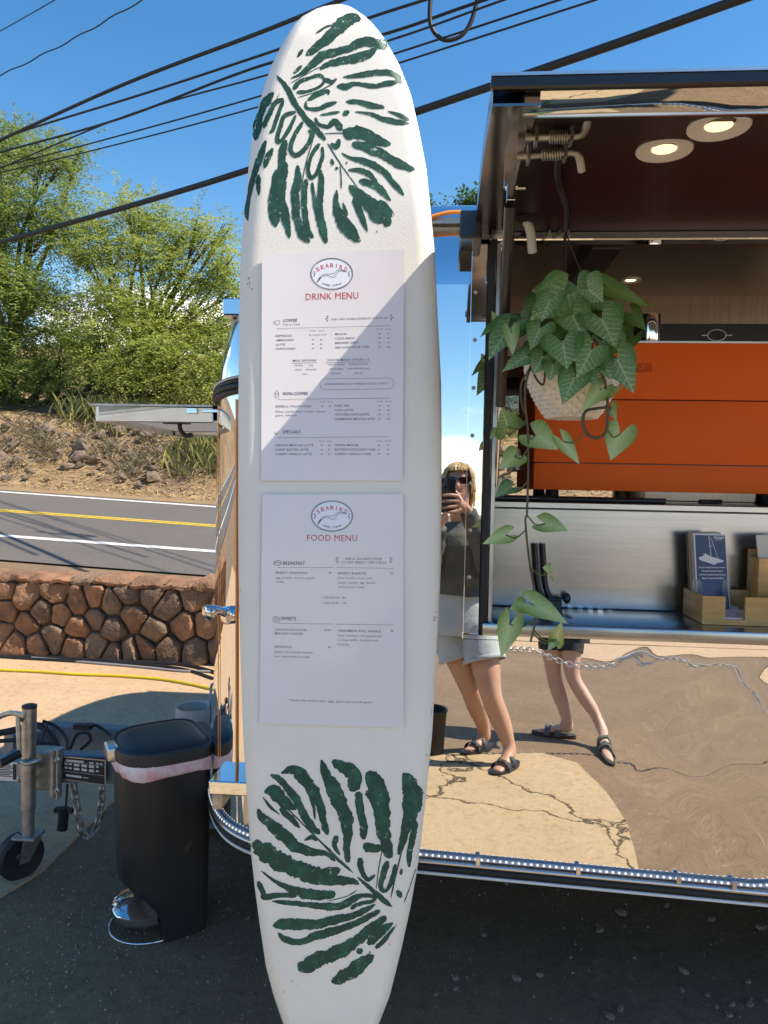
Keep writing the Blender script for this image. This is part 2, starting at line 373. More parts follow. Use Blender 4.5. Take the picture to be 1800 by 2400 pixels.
pc = [(945, 915, 22), (1385, 945, 14), (1165, 880, 12), (435, 1235, 18), (1250, 1200, 19), (1365, 1315, 15), (1570, 1360, 16), (1485, 1360, 12), (940, 1385, 16), (890, 1420, 18), (140, 1230, 15), (140, 1285, 13), (45, 1310, 14), (550, 1215, 16),
      (280, 1020, 14), (840, 1000, 16), (1240, 1290, 12), (1560, 1250, 14), (1410, 1370, 9), (1470, 1410, 15), (385, 770, 14), (1625, 985, 24), (1650, 1340, 13), (1120, 820, 12), (700, 1130, 9), (1010, 1130, 8)]
for i, (x, y, s) in enumerate(pc):
    p = gnd(1000+x/2.074, 1700+y/2.074); r = s/2.074*np.linalg.norm(p-CAM)/1800*1.15
    put('loose_stone', PM[i % 3], (p[0], p[1], r*.3), r, RNG.uniform(0, 6), 'small grey loose stone on the dark asphalt below the trailer', 'stone', 'loose stones under the trailer')
gvv = []; gff = []
for i in range(2600):
    X = RNG.uniform(-1.9, 2.2); Y = RNG.uniform(1.45, 4.2)
    if RNG.random() < .35: X = RNG.gauss(-.95, .25); Y = RNG.gauss(2.3, .35)
    r = RNG.choice((.0015, .002, .002, .003, .0045)); b0 = len(gvv); a0 = RNG.uniform(0, 6); zz = r*.6+.001
    gvv += [(X+r*cos(a0), Y+r*sin(a0), zz), (X+r*cos(a0+2.1), Y+r*sin(a0+2.1), zz*.8), (X+r*cos(a0+4.2), Y+r*sin(a0+4.2), zz), (X, Y, zz+r*.9), (X, Y, -.002)]
    gff += [(b0, b0+1, b0+3), (b0+1, b0+2, b0+3), (b0+2, b0, b0+3), (b0, b0+4, b0+1), (b0+1, b0+4, b0+2), (b0+2, b0+4, b0)]
M_grit = pm('grit', (.44, .37, .29), .8, var=.5, scale=60)
tag(fastmesh('grit', gvv, gff, M_grit, kind='stuff'), 'fine pale grit scattered over the dark asphalt', 'grit')
# boulders on the bank
rk = [(500, 975, 30), (385, 1005, 26), (300, 1000, 22), (275, 1012, 30), (160, 1095, 36), (185, 1090, 20), (262, 1105, 22), (285, 1120, 26), (245, 1088, 22), (325, 1140, 20), (355, 1100, 20), (360, 1120, 24), (265, 1045, 20), (285, 1055, 18),
      (365, 1035, 22), (380, 1060, 26), (395, 1045, 18), (405, 1090, 18), (355, 1060, 16), (190, 1050, 24), (180, 1065, 16), (190, 1075, 22), (110, 1010, 26), (60, 1025, 22), (30, 1045, 20), (70, 1105, 14), (15, 1125, 14), (300, 985, 20), (265, 980, 22),
      (235, 1020, 18), (215, 1035, 18), (420, 1045, 22), (440, 1035, 26), (455, 1050, 18), (470, 1040, 16), (390, 1130, 16), (130, 1040, 14), (85, 1060, 16), (40, 1080, 16), (150, 1020, 18), (250, 1060, 14), (330, 1090, 14), (310, 1035, 14), (410, 1110, 12), (435, 1075, 14),
      (20, 1000, 18), (5, 1075, 26), (95, 1035, 22), (118, 1075, 14), (140, 1062, 18), (225, 1075, 16), (305, 1070, 20), (340, 1050, 18), (345, 1020, 22), (320, 1010, 18), (410, 1015, 22), (430, 1005, 26), (450, 1020, 20), (475, 1015, 22), (335, 1115, 12), (215, 1110, 14), (240, 1125, 10), (60, 1120, 10), (110, 1125, 12), (400, 1075, 14), (425, 1095, 12), (300, 1095, 16), (280, 1080, 14), (120, 1050, 12), (40, 1060, 12), (170, 1035, 14), (200, 1020, 16), (355, 1085, 12), (385, 1095, 10), (310, 1125, 9), (445, 1120, 9), (465, 1095, 11), (480, 1130, 8),
      (1180, 1060, 22), (1200, 1100, 26), (1225, 1080, 18), (1190, 1130, 22), (1215, 1040, 20), (1235, 1120, 16), (1175, 1100, 18)]
for i, (x, y, s) in enumerate(rk):
    p = march(x, y); r = s*np.linalg.norm(p-CAM)/1800*.78*RNG.choice((.55, .8, 1., 1.2))
    put('lava_boulder', RM[i % 5], (p[0], p[1], p[2]+r*.10), (r*RNG.uniform(.8, 1.15), r*RNG.uniform(.8, 1.1), r*RNG.uniform(.7, 1.1)), RNG.uniform(0, 6), 'brown lava boulder lying on the dry bank across the road', 'boulder', 'boulders on the bank across the road')
# straw litter and dry grass on the bank
M_straw = pm('straw', (.52, .39, .19), .8, var=.3, scale=2, col2=(.34, .23, .11)); M_dgrass = pm('dry_grass', (.34, .30, .09), .8, var=.3, scale=1.5, col2=(.20, .21, .06))
def blades(n, region, lmin, lmax, up, wid, clump=None):
    v = []; f = []
    for i in range(n):
        if clump: cx, cy, cr = RNG.choice(clump); X, Y = RNG.gauss(cx, cr), RNG.gauss(cy, cr*.7)
        else:
            u = RNG.uniform(*region[0]); d = RNG.uniform(*region[1]); q = LF0[:2]+RD*u+RN*d; X, Y = q
        z = zbank(X, Y); a = RNG.uniform(0, 2*pi); l = RNG.uniform(lmin, lmax); e = up*RNG.uniform(.5, 1.1)
        dx, dy, dz = cos(a)*l*(1-e*.6), sin(a)*l*(1-e*.6), l*e+.02; wx, wy = -sin(a)*wid, cos(a)*wid; b0 = len(v)
        v += [(X-wx, Y-wy, z+.01), (X+wx, Y+wy, z+.01), (X+dx*.5+wx*.7, Y+dy*.5+wy*.7, z+dz*.7), (X+dx, Y+dy, z+dz)]; f += [(b0, b0+1, b0+2, b0+3)]
    return v, f
v, f = blades(13000, ((-3, 22), (.7, 7.5)), .12, .42, .22, .013)
tag(fastmesh('straw_litter', v, f, M_straw, kind='stuff'), 'straw coloured dry litter covering the bank across the road', 'dry grass')
def gcl(x, y, r): p = march(x, y); return (p[0], p[1], r)
v, f = blades(5200, None, .35, .9, .95, .012, [gcl(430, 962, .9), (gcl(475, 955, .9)), gcl(280, 985, .7), gcl(500, 1075, .5), gcl(1210, 1010, 1.0), gcl(1160, 1010, 1.0)])
sc_ = [gcl(RNG.uniform(-20, 480), RNG.uniform(1000, 1110), .22) for _ in range(34)]
v2_, f2_ = blades(2600, None, .15, .55, .6, .007, sc_)
tag(fastmesh('dry_scrub', v2_, f2_, pm('scrub', (.22, .16, .10), .85, var=.3, scale=3, col2=(.34, .28, .16)), kind='stuff'), 'grey brown dry twigs and scrub among the boulders on the bank', 'scrub')
tag(fastmesh('dry_grass', v, f, M_dgrass, kind='stuff'), 'tall yellow dry grass standing below the trees', 'dry grass')

# ------------------------------------------------------------------ low lava-rock wall
wA, wB = gnd(0, 1532)[:2], gnd(500, 1560)[:2]; wd = unit(wB-wA); wn = np.array([wd[1], -wd[0]])    # wn faces the camera
WH = .60; s0, s1 = -1.6, 3.6
org = wA+wd*s0
wall = thing('rock_wall', 'low wall of rounded red brown lava rocks along the road edge', 'wall', (org[0], org[1], 0))
def W(s, z, o): return (wA[0]+wd[0]*s+wn[0]*o, wA[1]+wd[1]*s+wn[1]*o, z)
M_mort = pm('mortar', (.16, .115, .085), .95, var=.3, scale=9, bump=.7, bscale=30, bdist=.03)
M_st = [pm('lava_stone_%d' % i, c, .92, var=.3, scale=7, col2=c2, bump=.9, bscale=45, bdist=.02, lo=.3, hi=.7) for i, (c, c2) in enumerate([((.29, .15, .08), (.13, .075, .045)), ((.34, .18, .095), (.17, .095, .055)), ((.22, .135, .085), (.10, .07, .05)), ((.37, .19, .10), (.20, .10, .055)), ((.27, .175, .11), (.12, .085, .06))])]
mb = MB(); mb.hexa([W(s0, -.02, -.02), W(s1, -.02, -.02), W(s1, -.02, -.36), W(s0, -.02, -.36)], [W(s0, WH-.03, -.02), W(s1, WH-.03, -.02), W(s1, WH-.03, -.36), W(s0, WH-.03, -.36)]); mb.build('mortar_core', M_mort, wall, smooth=0)
rs = random.Random(21); sites = []
nr = 3; hh = (WH-.05)/nr
for j in range(nr):
    s = s0 - rs.random()*.1
    while s < s1+.1:
        wdt = rs.choice((.10, .14, .17, .20, .24)); sites.append([s+wdt/2, hh*(j+.5)+rs.uniform(-.075, .075)]); s += wdt
sites = np.array(sites)
def clip(poly, m, nrm):
    out = []
    for i in range(len(poly)):
        a, b = poly[i], poly[(i+1) % len(poly)]; da, db = np.dot(a-m, nrm), np.dot(b-m, nrm)
        if da <= 0: out.append(a)
        if da*db < 0: out.append(a+(b-a)*(da/(da-db)))
    return out
for it in range(2):
    cells = []
    for i, p in enumerate(sites):
        poly = [V(max(p[0]-.3, s0), -.01), V(min(p[0]+.3, s1), -.01), V(min(p[0]+.3, s1), WH-.045), V(max(p[0]-.3, s0), WH-.045)]
        for q in sites[np.argsort(((sites-p)**2).sum(1))[1:14]]:
            poly = clip(poly, (p+q)/2, q-p)
            if len(poly) < 3: break
        cells.append(poly)
    if it == 0:
        for i, pl in enumerate(cells):
            if len(pl) > 2: sites[i] = sites[i]*.6+np.mean(pl, 0)*.4
def chaik(p, k=.25):
    return [q for i in range(len(p)) for q in (p[i]*(1-k)+p[(i+1) % len(p)]*k, p[i]*k+p[(i+1) % len(p)]*(1-k))]
for i, pl in enumerate(cells):
    if len(pl) < 3: continue
    c = np.mean(pl, 0); ext = np.ptp(np.array(pl), axis=0)
    if min(ext) < .045: continue
    k = 1-.007/max(.03, min(ext)/2); P = chaik([c+(q-c)*k for q in pl], .14); P = [p for i_ in range(len(P)) for p in (P[i_], (P[i_]+P[(i_+1) % len(P)])/2)]
    if len(P) > 30: P = P[::2]
    dep = rs.uniform(.022, .052); tx, tz = rs.uniform(-.22, .22), rs.uniform(-.22, .22); sd = rs.random()*50
    rings = []
    for sc, d in ((1, -.03), (1, .35), (.95, .70), (.84, .93), (.5, 1.0)):
        r = []
        for q in P:
            u = c+(q-c)*sc; nn_ = .026*mnoise.noise((u[0]*11, u[1]*11, sd))+.014*mnoise.noise((u[0]*30, u[1]*30, sd))
            r.append(W(u[0], u[1], dep*d+(nn_+tx*(u[0]-c[0])+tz*(u[1]-c[1]) if d > .1 else 0)))
        rings.append(r)
    mb = MB(); mb.loft(rings, True, True); mb.build('wall_stone', M_st[rs.randrange(5)], wall, smooth=50)
s = s0
while s < s1:      # rough cap stones
    e = min(s+rs.uniform(.16, .38), s1); z1 = WH+rs.uniform(-.012, .02); rings = []; sd = rs.random()*50
    for t in np.linspace(0, 1, 13):
        u = s+.004+(e-s-.008)*t; ed = .022 if t in (0, 1) else 0; r = []
        for o, z in ((.035-ed, WH-.055), (.045-ed, WH-.03), (.02-ed, z1-.012-ed), (-.1, z1-ed*.6), (-.25, z1-.005-ed*.6), (-.37, z1-.03-ed), (-.37, WH-.055)):
            r.append(W(u, z+.022*mnoise.noise((u*14, o*12, sd))+.010*mnoise.noise((u*40, o*30, sd)), o+.024*mnoise.noise((u*14, z*20, sd+9))+.012*mnoise.noise((u*40, z*40, sd+9))))
        rings.append(r)
    mb = MB(); mb.loft(rings, True, True); mb.build('cap_stone', M_st[rs.choice((0, 1, 1, 3, 4))], wall, smooth=50); s = e

# ------------------------------------------------------------------ trees
def leafmat(name, c1, c2, trl=.35, rough=.55, spec=.3):
    m = bpy.data.materials.new(name); m.use_nodes = True; t = m.node_tree; lk = t.links.new; b = t.nodes['Principled BSDF']
    b.inputs['Roughness'].default_value = rough; b.inputs['Specular IOR Level'].default_value = spec
    g = t.nodes.new('ShaderNodeNewGeometry'); c = t.nodes.new('ShaderNodeTexCoord'); n = t.nodes.new('ShaderNodeTexNoise'); n.inputs['Scale'].default_value = .7; n.inputs['Detail'].default_value = 3; lk(c.outputs['Object'], n.inputs['Vector'])
    mm = t.nodes.new('ShaderNodeMath'); mm.operation = 'MULTIPLY_ADD'; lk(g.outputs['Random Per Island'], mm.inputs[0]); mm.inputs[1].default_value = .5
    r = t.nodes.new('ShaderNodeMapRange'); r.inputs[1].default_value = .35; r.inputs[2].default_value = .65; r.inputs[3].default_value = 0; r.inputs[4].default_value = .55; lk(n.outputs[0], r.inputs[0]); lk(r.outputs[0], mm.inputs[2])
    x = t.nodes.new('ShaderNodeMix'); x.data_type = 'RGBA'; lk(mm.outputs[0], x.inputs[0]); x.inputs[6].default_value = (*c1, 1); x.inputs[7].default_value = (*c2, 1); lk(x.outputs[2], b.inputs['Base Color'])
    tr = t.nodes.new('ShaderNodeBsdfTranslucent'); lk(x.outputs[2], tr.inputs[0]); ms = t.nodes.new('ShaderNodeMixShader'); ms.inputs[0].default_value = trl
    lk(b.outputs[0], ms.inputs[1]); lk(tr.outputs[0], ms.inputs[2]); lk(ms.outputs[0], t.nodes['Material Output'].inputs[0]); return m
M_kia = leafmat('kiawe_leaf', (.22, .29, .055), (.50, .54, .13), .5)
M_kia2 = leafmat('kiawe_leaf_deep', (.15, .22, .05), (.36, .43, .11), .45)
M_mango = leafmat('broad_leaf', (.05, .10, .02), (.12, .19, .04), .35)
M_bark = pm('bark', (.075, .058, .045), .9, var=.35, scale=4, bump=.8, bscale=12, bdist=.06)
def foliage(clumps, per, leaf_l, leaf_w, seed, droop=.25, nl=12, tl=(.5, 1.0)):
    r = np.random.default_rng(seed); Vv = []; Ff = []; b0 = 0
    subs = []
    for (c, rad) in clumps:
        c = np.array(c); rad = np.array(rad)
        for _ in range(7):
            q = r.normal(size=3); q = q/np.linalg.norm(q)*r.uniform(.25, .95); s_ = r.uniform(.32, .62); subs.append((c+q*rad*V(1, 1, .9), rad*V(s_, s_, s_*.62)))
    for (c, rad) in subs:
        n = int(.74*per*(rad[0]*rad[1]*rad[2])**.66)
        d = r.normal(size=(n, 3)); d /= np.linalg.norm(d, axis=1)[:, None]; rr = r.uniform(.25, 1, n)**.5
        p = c+d*rad*rr[:, None]
        dr = d*.8+r.normal(size=(n, 3))*.55; dr[:, 2] *= .55; dr[:, 2] -= droop*r.uniform(.2, 1.6, n); dr /= np.linalg.norm(dr, axis=1)[:, None]
        ln = r.uniform(tl[0], tl[1], n)
        side = np.cross(dr, [0, 0, 1.]); side /= np.maximum(np.linalg.norm(side, axis=1), 1e-3)[:, None]
        up = np.cross(side, dr)
        for k in range(nl):
            t = (k+.5)/nl; q = p+dr*(ln*t)[:, None]; q[:, 2] -= .25*droop*(ln*t)**2
            sg = 1 if k % 2 else -1
            ld = side*sg+dr*.6+up*r.normal(scale=.35, size=(n, 1))+r.normal(scale=.15, size=(n, 3)); ld /= np.linalg.norm(ld, axis=1)[:, None]
            wv = np.cross(ld, up+r.normal(scale=.5, size=(n, 3))); wv /= np.maximum(np.linalg.norm(wv, axis=1), 1e-3)[:, None]
            l = leaf_l*r.uniform(.6, 1.25, n)[:, None]*(1-.35*t); wv = wv*leaf_w*r.uniform(.7, 1.2, n)[:, None]
            quad = np.stack([q, q+ld*l*.5+wv, q+ld*l, q+ld*l*.5-wv], 1).reshape(-1, 3)
            Vv.append(quad); Ff.append(b0+np.arange(4*n).reshape(-1, 4)); b0 += 4*n
    return np.concatenate(Vv), np.concatenate(Ff)
def tree(name, label, base, clumps, trunk_r, mat, seed, per=60, leaf=(.17, .026), droop=.25, group=None, stems=1, lean=(0, 0), twig=(.6, 1.3), nl=16):
    t = thing(name, label, 'tree', base, group); r = random.Random(seed); base = np.array(base)
    mb = MB(); forks = []
    for k in range(stems):
        a = base+V(r.uniform(-.3, .3), r.uniform(-.3, .3), -.2) if stems > 1 else base+V(0, 0, -.2)
        tgt = np.mean([c for c, _ in clumps], 0); top = a+(tgt-a)*.55+V(lean[0]+r.uniform(-.8, .8)*(stems > 1), lean[1], -.3)
        P = spline([a, a*.6+top*.4+V(r.uniform(-.4, .4), r.uniform(-.3, .3), 0), top], 6); R_ = np.linspace(trunk_r, trunk_r*.5, len(P))
        mb.tube(P, R_, 9); forks += [(P[i], R_[i]) for i in range(3, len(P), 2)]
    mb.build('trunk', M_bark, t, smooth=60)
    mb = MB()
    for (c, rad) in clumps:
        p, rr = min(forks, key=lambda q: np.linalg.norm(q[0]-c)+r.uniform(0, 1.5)); c = np.array(c)
        mid = (p+c)/2+V(r.uniform(-.5, .5), r.uniform(-.4, .4), r.uniform(-.1, .5)); P = spline([p, mid, c+V(0, 0, .1)], 5)
        mb.tube(P, np.linspace(rr*.6, .025, len(P)), 6)
        for _ in range(3):
            q = c+V(*(r.uniform(-.8, .8)*x for x in rad)); mb.tube(spline([P[-4], (P[-2]+q)/2+V(0, 0, .15), q], 3), [.03, .025, .02, .018, .014, .01, .008][:len(spline([P[-4], (P[-2]+q)/2, q], 3))], 4)
    mb.build('limb', M_bark, t, smooth=60)
    v, f = foliage(clumps, per, leaf[0], leaf[1], seed, droop, nl, twig)
    fastmesh('crown', v, f, mat, t, origin=base); return t
def clump(x, y, Y, r, rz=None):   # clump given by pixel and distance
    p = atY(x, y, Y); return (p, (r, r, rz or r*.75))
def tbase(x, Y): p = atY(x, 1000, Y); return (p[0], p[1], zbank(p[0], p[1]))
GT = 'feathery thorn trees on the bank across the road'
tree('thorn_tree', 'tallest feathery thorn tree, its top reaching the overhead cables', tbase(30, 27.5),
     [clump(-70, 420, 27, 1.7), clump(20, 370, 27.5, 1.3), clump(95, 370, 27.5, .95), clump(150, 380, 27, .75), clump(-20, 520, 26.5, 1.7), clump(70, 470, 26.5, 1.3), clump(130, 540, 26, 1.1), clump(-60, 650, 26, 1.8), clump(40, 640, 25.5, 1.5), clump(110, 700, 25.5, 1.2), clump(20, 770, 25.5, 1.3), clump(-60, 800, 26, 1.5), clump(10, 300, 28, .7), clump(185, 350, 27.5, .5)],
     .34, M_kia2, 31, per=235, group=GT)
tree('thorn_tree', 'broad feathery thorn tree with sprays spreading toward the trailer roof', tbase(300, 26.5),
     [clump(290, 490, 26.5, 1.0), clump(350, 510, 26.5, .9), clump(230, 520, 26.5, .8), clump(260, 600, 26, 1.3), clump(340, 610, 26, 1.3), clump(420, 560, 26, .95), clump(470, 530, 26, .7), clump(510, 560, 26, .55), clump(430, 640, 25.5, 1.1), clump(500, 650, 25.5, .7), clump(180, 600, 26, .9), clump(250, 700, 25, 1.3), clump(340, 730, 25, 1.3), clump(430, 750, 25, 1.2), clump(500, 760, 25, .9), clump(545, 610, 25.5, .7), clump(555, 690, 25.5, .7), clump(560, 770, 25.3, .7), clump(540, 540, 26, .45)],
     .26, M_kia, 32, per=215, group=GT)
tree('thorn_tree', 'low bright green thorn tree with drooping branches above the dry grass', tbase(70, 24.2),
     [clump(200, 800, 24.5, .9), clump(260, 790, 24.3, 1.0), clump(330, 810, 24, 1.1), clump(400, 820, 24, 1.1), clump(470, 830, 24, 1.0), clump(230, 860, 24, .75), clump(310, 880, 23.8, .8), clump(390, 890, 23.8, .75), clump(460, 885, 24, .7), clump(520, 820, 24.3, .8), clump(530, 890, 24.3, .7)],
     .30, M_kia, 33, per=200, group=GT, lean=(.3, 0), droop=.45)
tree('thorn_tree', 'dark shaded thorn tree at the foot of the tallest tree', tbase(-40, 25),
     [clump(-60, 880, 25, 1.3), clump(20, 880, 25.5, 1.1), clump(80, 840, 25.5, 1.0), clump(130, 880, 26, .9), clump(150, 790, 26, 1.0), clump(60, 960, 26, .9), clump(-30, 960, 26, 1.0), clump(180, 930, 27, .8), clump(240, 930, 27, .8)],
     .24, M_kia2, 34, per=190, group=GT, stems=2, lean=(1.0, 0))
tree('thorn_tree', 'far thorn tree filling the gap behind the others', tbase(420, 33),
     [clump(100, 900, 33, 1.8), clump(200, 880, 33, 1.8), clump(300, 900, 33, 1.8), clump(400, 890, 33, 1.8), clump(500, 880, 33, 1.6), clump(560, 830, 33, 1.4), clump(330, 800, 33, 1.6), clump(180, 780, 33, 1.6), clump(450, 780, 33, 1.4)],
     .28, M_kia2, 35, per=150, group=GT)
tree('broadleaf_tree', 'dense green broadleaf tree standing behind the trailer roof', tbase(1130, 31),
     [clump(1040, 500, 31, 1.0), clump(1090, 480, 31, .9), clump(1140, 470, 31, 1.1), clump(1200, 500, 31, 1.3), clump(1080, 580, 31, 1.6), clump(1180, 620, 31, 1.8), clump(1100, 700, 31, 1.5), clump(1230, 720, 31, 1.4)],
     .35, M_mango, 36, per=170, leaf=(.26, .05), nl=8, twig=(.3, .6))
tree('thorn_tree', 'thorn tree seen through the window at the back of the trailer', tbase(1210, 28),
     [clump(1120, 850, 28, 1.4), clump(1190, 870, 28, 1.3), clump(1260, 860, 28, 1.4), clump(1230, 930, 27.5, 1.0), clump(1160, 930, 27.5, 1.0), clump(1300, 920, 28, 1.2)],
     .22, M_kia2, 37, per=190)

# ------------------------------------------------------------------ overhead cables
M_cab = pm('cable_black', (.012, .013, .015), .55, 0, var=.2)
def cable(name, pts, r, label, wob=0., cat='cable', group='overhead cables'):
    "pts: (px, py, Y)"
    P = [atY(*q) for q in pts]; P = [P[0]+(P[0]-P[1])*1.2]+P+[P[-1]+(P[-1]-P[-2])*1.2]
    S = spline(P, 14)
    if wob: S = [p+V(0, 0, wob*sin(i*.9)) for i, p in enumerate(S)]
    mb = MB(); mb.tube(S, r, 8); return tag(mb.build(name, M_cab, smooth=60, origin=S[0]), label, cat, group)
cable('overhead_cable', [(0, 568, 18), (300, 484, 15.2), (582, 398, 13.1), (970, 264, 10.9), (1400, 118, 9.2), (1730, 0, 8.2)], .052, 'thickest bundled black cable, lowest of the overhead lines')
cable('overhead_cable', [(0, 328, 20), (290, 198, 16.8), (600, 80, 14.2), (800, 0, 12.8)], .036, 'thick black cable passing behind the tip of the surfboard')
cable('overhead_cable', [(0, 331, 21.5), (60, 305, 20.8), (330, 222, 18.), (640, 120, 15.6), (862, 43, 14.2), (995, 0, 13.4)], .026, 'black cable meeting the thick surfboard-tip cable over the tallest tree')
cable('overhead_cable', [(0, 357, 21), (275, 280, 18), (600, 158, 15.5), (894, 82, 13.6), (1100, 12, 12.6)], .026, 'black cable crossing a thinner cable above the thorn trees')
cable('overhead_cable', [(0, 394, 20), (300, 270, 17), (600, 183, 14.9), (905, 97, 13.1), (1180, 0, 11.8)], .018, 'thin cable crossed by a black cable above the thorn trees')
cable('overhead_cable', [(0, 392, 22), (280, 318, 19), (600, 228, 16.2), (927, 125, 14), (1310, 0, 12)], .018, 'thin cable of a parallel pair, the upper one')
cable('overhead_cable', [(0, 405, 22), (280, 337, 19), (600, 252, 16.2), (934, 148, 14), (1395, 0, 11.8)], .017, 'thin cable of a parallel pair, the lower one')
cable('overhead_cable', [(0, 178, 17), (165, 95, 15.6), (333, 0, 14.4)], .012, 'thin wavy cable high above the trees', wob=.018)
cable('overhead_cable', [(0, 73, 17), (64, 37, 16.4), (128, 0, 15.8)], .010, 'thinnest straight cable, highest above the trees')
S = spline([atY(x, y, 12.8) for x, y in ((1018, -60), (1008, 10), (1010, 60), (1030, 88), (1055, 94), (1085, 80), (1108, 40), (1120, -30), (1090, -70))], 8)
mb = MB(); mb.tube(S, .036, 8); tag(mb.build('cable_loop', M_cab, smooth=60, origin=S[0]), 'loop of spare black cable hanging from the overhead lines', 'cable')
# ------------------------------------------------------------------ food trailer (all in the trailer frame)
TR = thing('food_trailer', 'mirror polished steel food trailer with serving hatch propped open', 'trailer', (0, 0, 0), trailer=True)
OX0, OX1, OZ0, OZ1 = .10, 2.40, 1.045, 2.07          # serving opening
half = [(-.25, 0), (-.35, .001), (-.44, .012), (-.52, .045), (-.60, .115), (-.67, .23), (-.722, .37), (-.757, .54), (-.783, .80), (-.797, 1.02), (-.80, 1.2)]
front = [tuple(p) for p in spline(half, 5)]; front = front + [(x, 2.4-y) for x, y in front[-2::-1]]
def lev(p, z, inn, inf): return (p[0]+inf*min(1, max(0, (.3-p[0])/1.08)), 1.2+(p[1]-1.2)*(1.2-inn)/1.2, z)
LV = [(.452, 0, 0), (.6, 0, 0), (.9, 0, 0), (1.2, 0, 0), (1.5, 0, 0), (1.72, 0, 0), (1.80, 0, .012), (1.88, 0, .035), (1.95, 0, .07)]
LV2 = [(1.95, 0, .07), (2.0, .005, .11), (2.05, .02, .16), (2.10, .045, .22)]
LV3 = [(2.10, .045, .22), (2.15, .085, .30), (2.20, .15, .40), (2.24, .25, .54), (2.27, .40, .70)]
mb = MB(); mb.loft([[lev(p, *l) for p in front] for l in LV], False)
mb.build('front_shell', M_mirror, TR, smooth=60)
mb = MB(); pl = [(OX0, 0), (-.05, 0)]+front+[(.5, 2.4), (3.2, 2.4)]; mb.loft([[lev(p, *l) for p in pl] for l in LV2], False)
pl = [(3.2, 0), (1.5, 0), (OX0, 0), (-.05, 0)]+front+[(.5, 2.4), (3.2, 2.4)]; R3 = [[lev(p, *l) for p in pl] for l in LV3]; mb.loft(R3, False)
n = len(pl); mb.add(R3[-1], [tuple(range(n))]); mb.build('roof', M_mirror, TR, smooth=60)
def zb(x): return .449-.036*x
def wave(x, z):
    a = float(sstep((x-.28)/.5)); g = lambda cx, cz, s, h: h*exp(-((x-cx)**2+(z-cz)**2)/(2*s*s))
    return a*(.0013*sin(2*pi*(x*1.7+z*.9)+.6)+.0010*sin(2*pi*(z*2.6-x*1.1)+1.9)+.00030*sin(2*pi*(x*5.3+z*4.1)+2*sin(z*9))+.00012*sin(2*pi*(z*11-x*6)+3*sin(x*7)))+.00010*sin(2*pi*(x*2.3+z*1.7))+g(.66, .70, .075, .0030)+g(.50, .98, .06, -.0012)+g(.84, .86, .06, .002)
xs_ = [-.25+.0148*i for i in range(int(3.45/.0148)+1)]; zs_ = [i/76 for i in range(77)]
vv = []; ff = []
for k in range(77):
    for x in xs_:
        z = zb(x)+(1.95-zb(x))*zs_[k]; vv.append((x, -wave(x, z), z))
nx = len(xs_)
for k in range(76):
    for i in range(nx-1):
        xc = xs_[i]+.0074; zc = zb(xc)+(1.95-zb(xc))*(zs_[k]+.5/76)
        if OX0-.012 < xc < OX1 and zc > OZ0: continue
        ff.append((k*nx+i, k*nx+i+1, (k+1)*nx+i+1, (k+1)*nx+i))
mb = MB(); mb.add(vv, ff); mb.build('side_wall', M_mirror, TR, smooth=60)
mb = MB(); mb.bx(2.42, 3.2, -.001, .004, 1.95, 2.10); mb.bx(3.18, 3.2, 0, 2.4, .45, 2.12); mb.build('rear_wall', M_mirror, TR)
# far wall with a window, floor, ceiling
wx0, wx1, wz0, wz1 = .10, .95, 1.36, 2.04
for nm, a in (('wall_panel', (-.25, wx0, 2.34, 2.40, .45, 2.12)), ('wall_panel', (wx1, 3.2, 2.34, 2.40, .45, 2.12)), ('wall_panel', (wx0, wx1, 2.34, 2.40, .45, wz0)), ('wall_panel', (wx0, wx1, 2.34, 2.40, wz1, 2.12))):
    mb = MB(); mb.bx(*a); mb.build(nm, M_brushd, TR)
mb = MB()
for a in ((wx0, wx1, 2.32, 2.36, wz1-.03, wz1), (wx0, wx1, 2.32, 2.36, wz0, wz0+.03), (wx0, wx0+.03, 2.32, 2.36, wz0, wz1), (wx1-.03, wx1, 2.32, 2.36, wz0, wz1)): mb.bx(*a)
mb.build('window_frame', M_bmetal, TR)
mb = MB(); fl_ = [(x*.93, 1.2+(y-1.2)*.94) for x, y in front]+[(3.18, 2.3), (3.18, .06)]; mb.hexa([(x, y, .455) for x, y in fl_], [(x, y, .50) for x, y in fl_]); mb.build('floor', M_black, TR, smooth=0)
mb = MB(); mb.bx(-.2, 3.18, 0.03, 2.34, 2.115, 2.13); mb.build('ceiling', M_brushd, TR)
mb = MB(); mb.bx(-.2, .08, .05, .12, .5, 2.1); mb.build('jamb_panel', M_brushd, TR)
p = lZ(1385, 600, 2.115); mb = MB(); mb.bx(p[0]-.035, p[0]+.05, .12, .62, 2.075, 2.115); mb.build('ceiling_reflection_block', M_bmetal, TR, bev=.004)  # black block put in for a dark band reflected in the ceiling
mb = MB(); mb.bx(.1, 3.18, .80, .83, 1.90, 2.115); mb.build('soffit', M_brushd, TR)
mb = MB(); mb.bx(1.0, 3.18, 1.98, 2.33, 1.38, 1.80); mb.build('shelf_unit', M_brushd, TR, bev=.003)
mb = MB(); mb.bx(.1, 3.18, .785, .80, 1.885, 1.90); mb.build('soffit_trim', M_bmetal, TR)
p = lZ(1478, 655, 2.115)
M_lamp = pm('warm_lamp', (1, .75, .35), .4, emit=5., ecol=(1., .74, .34), var=0)
def downlight(p, r, zz, lit, parent=TR):
    mb = MB(); mb.lathe([(r*.40, .0), (r*.55, -.003), (r*.80, -.007), (r*.97, -.007), (r, -.005), (r, -.002), (r*.98, 0)], (p[0], p[1], zz), n=32, cap=False); o = mb.build('downlight', M_white, parent, smooth=40)
    mb = MB(); mb.lathe([(.001, -.0025), (r*.44, -.0025)], (p[0], p[1], zz), n=24, cap=False); mb.build('lens', lit, o, smooth=0); return o
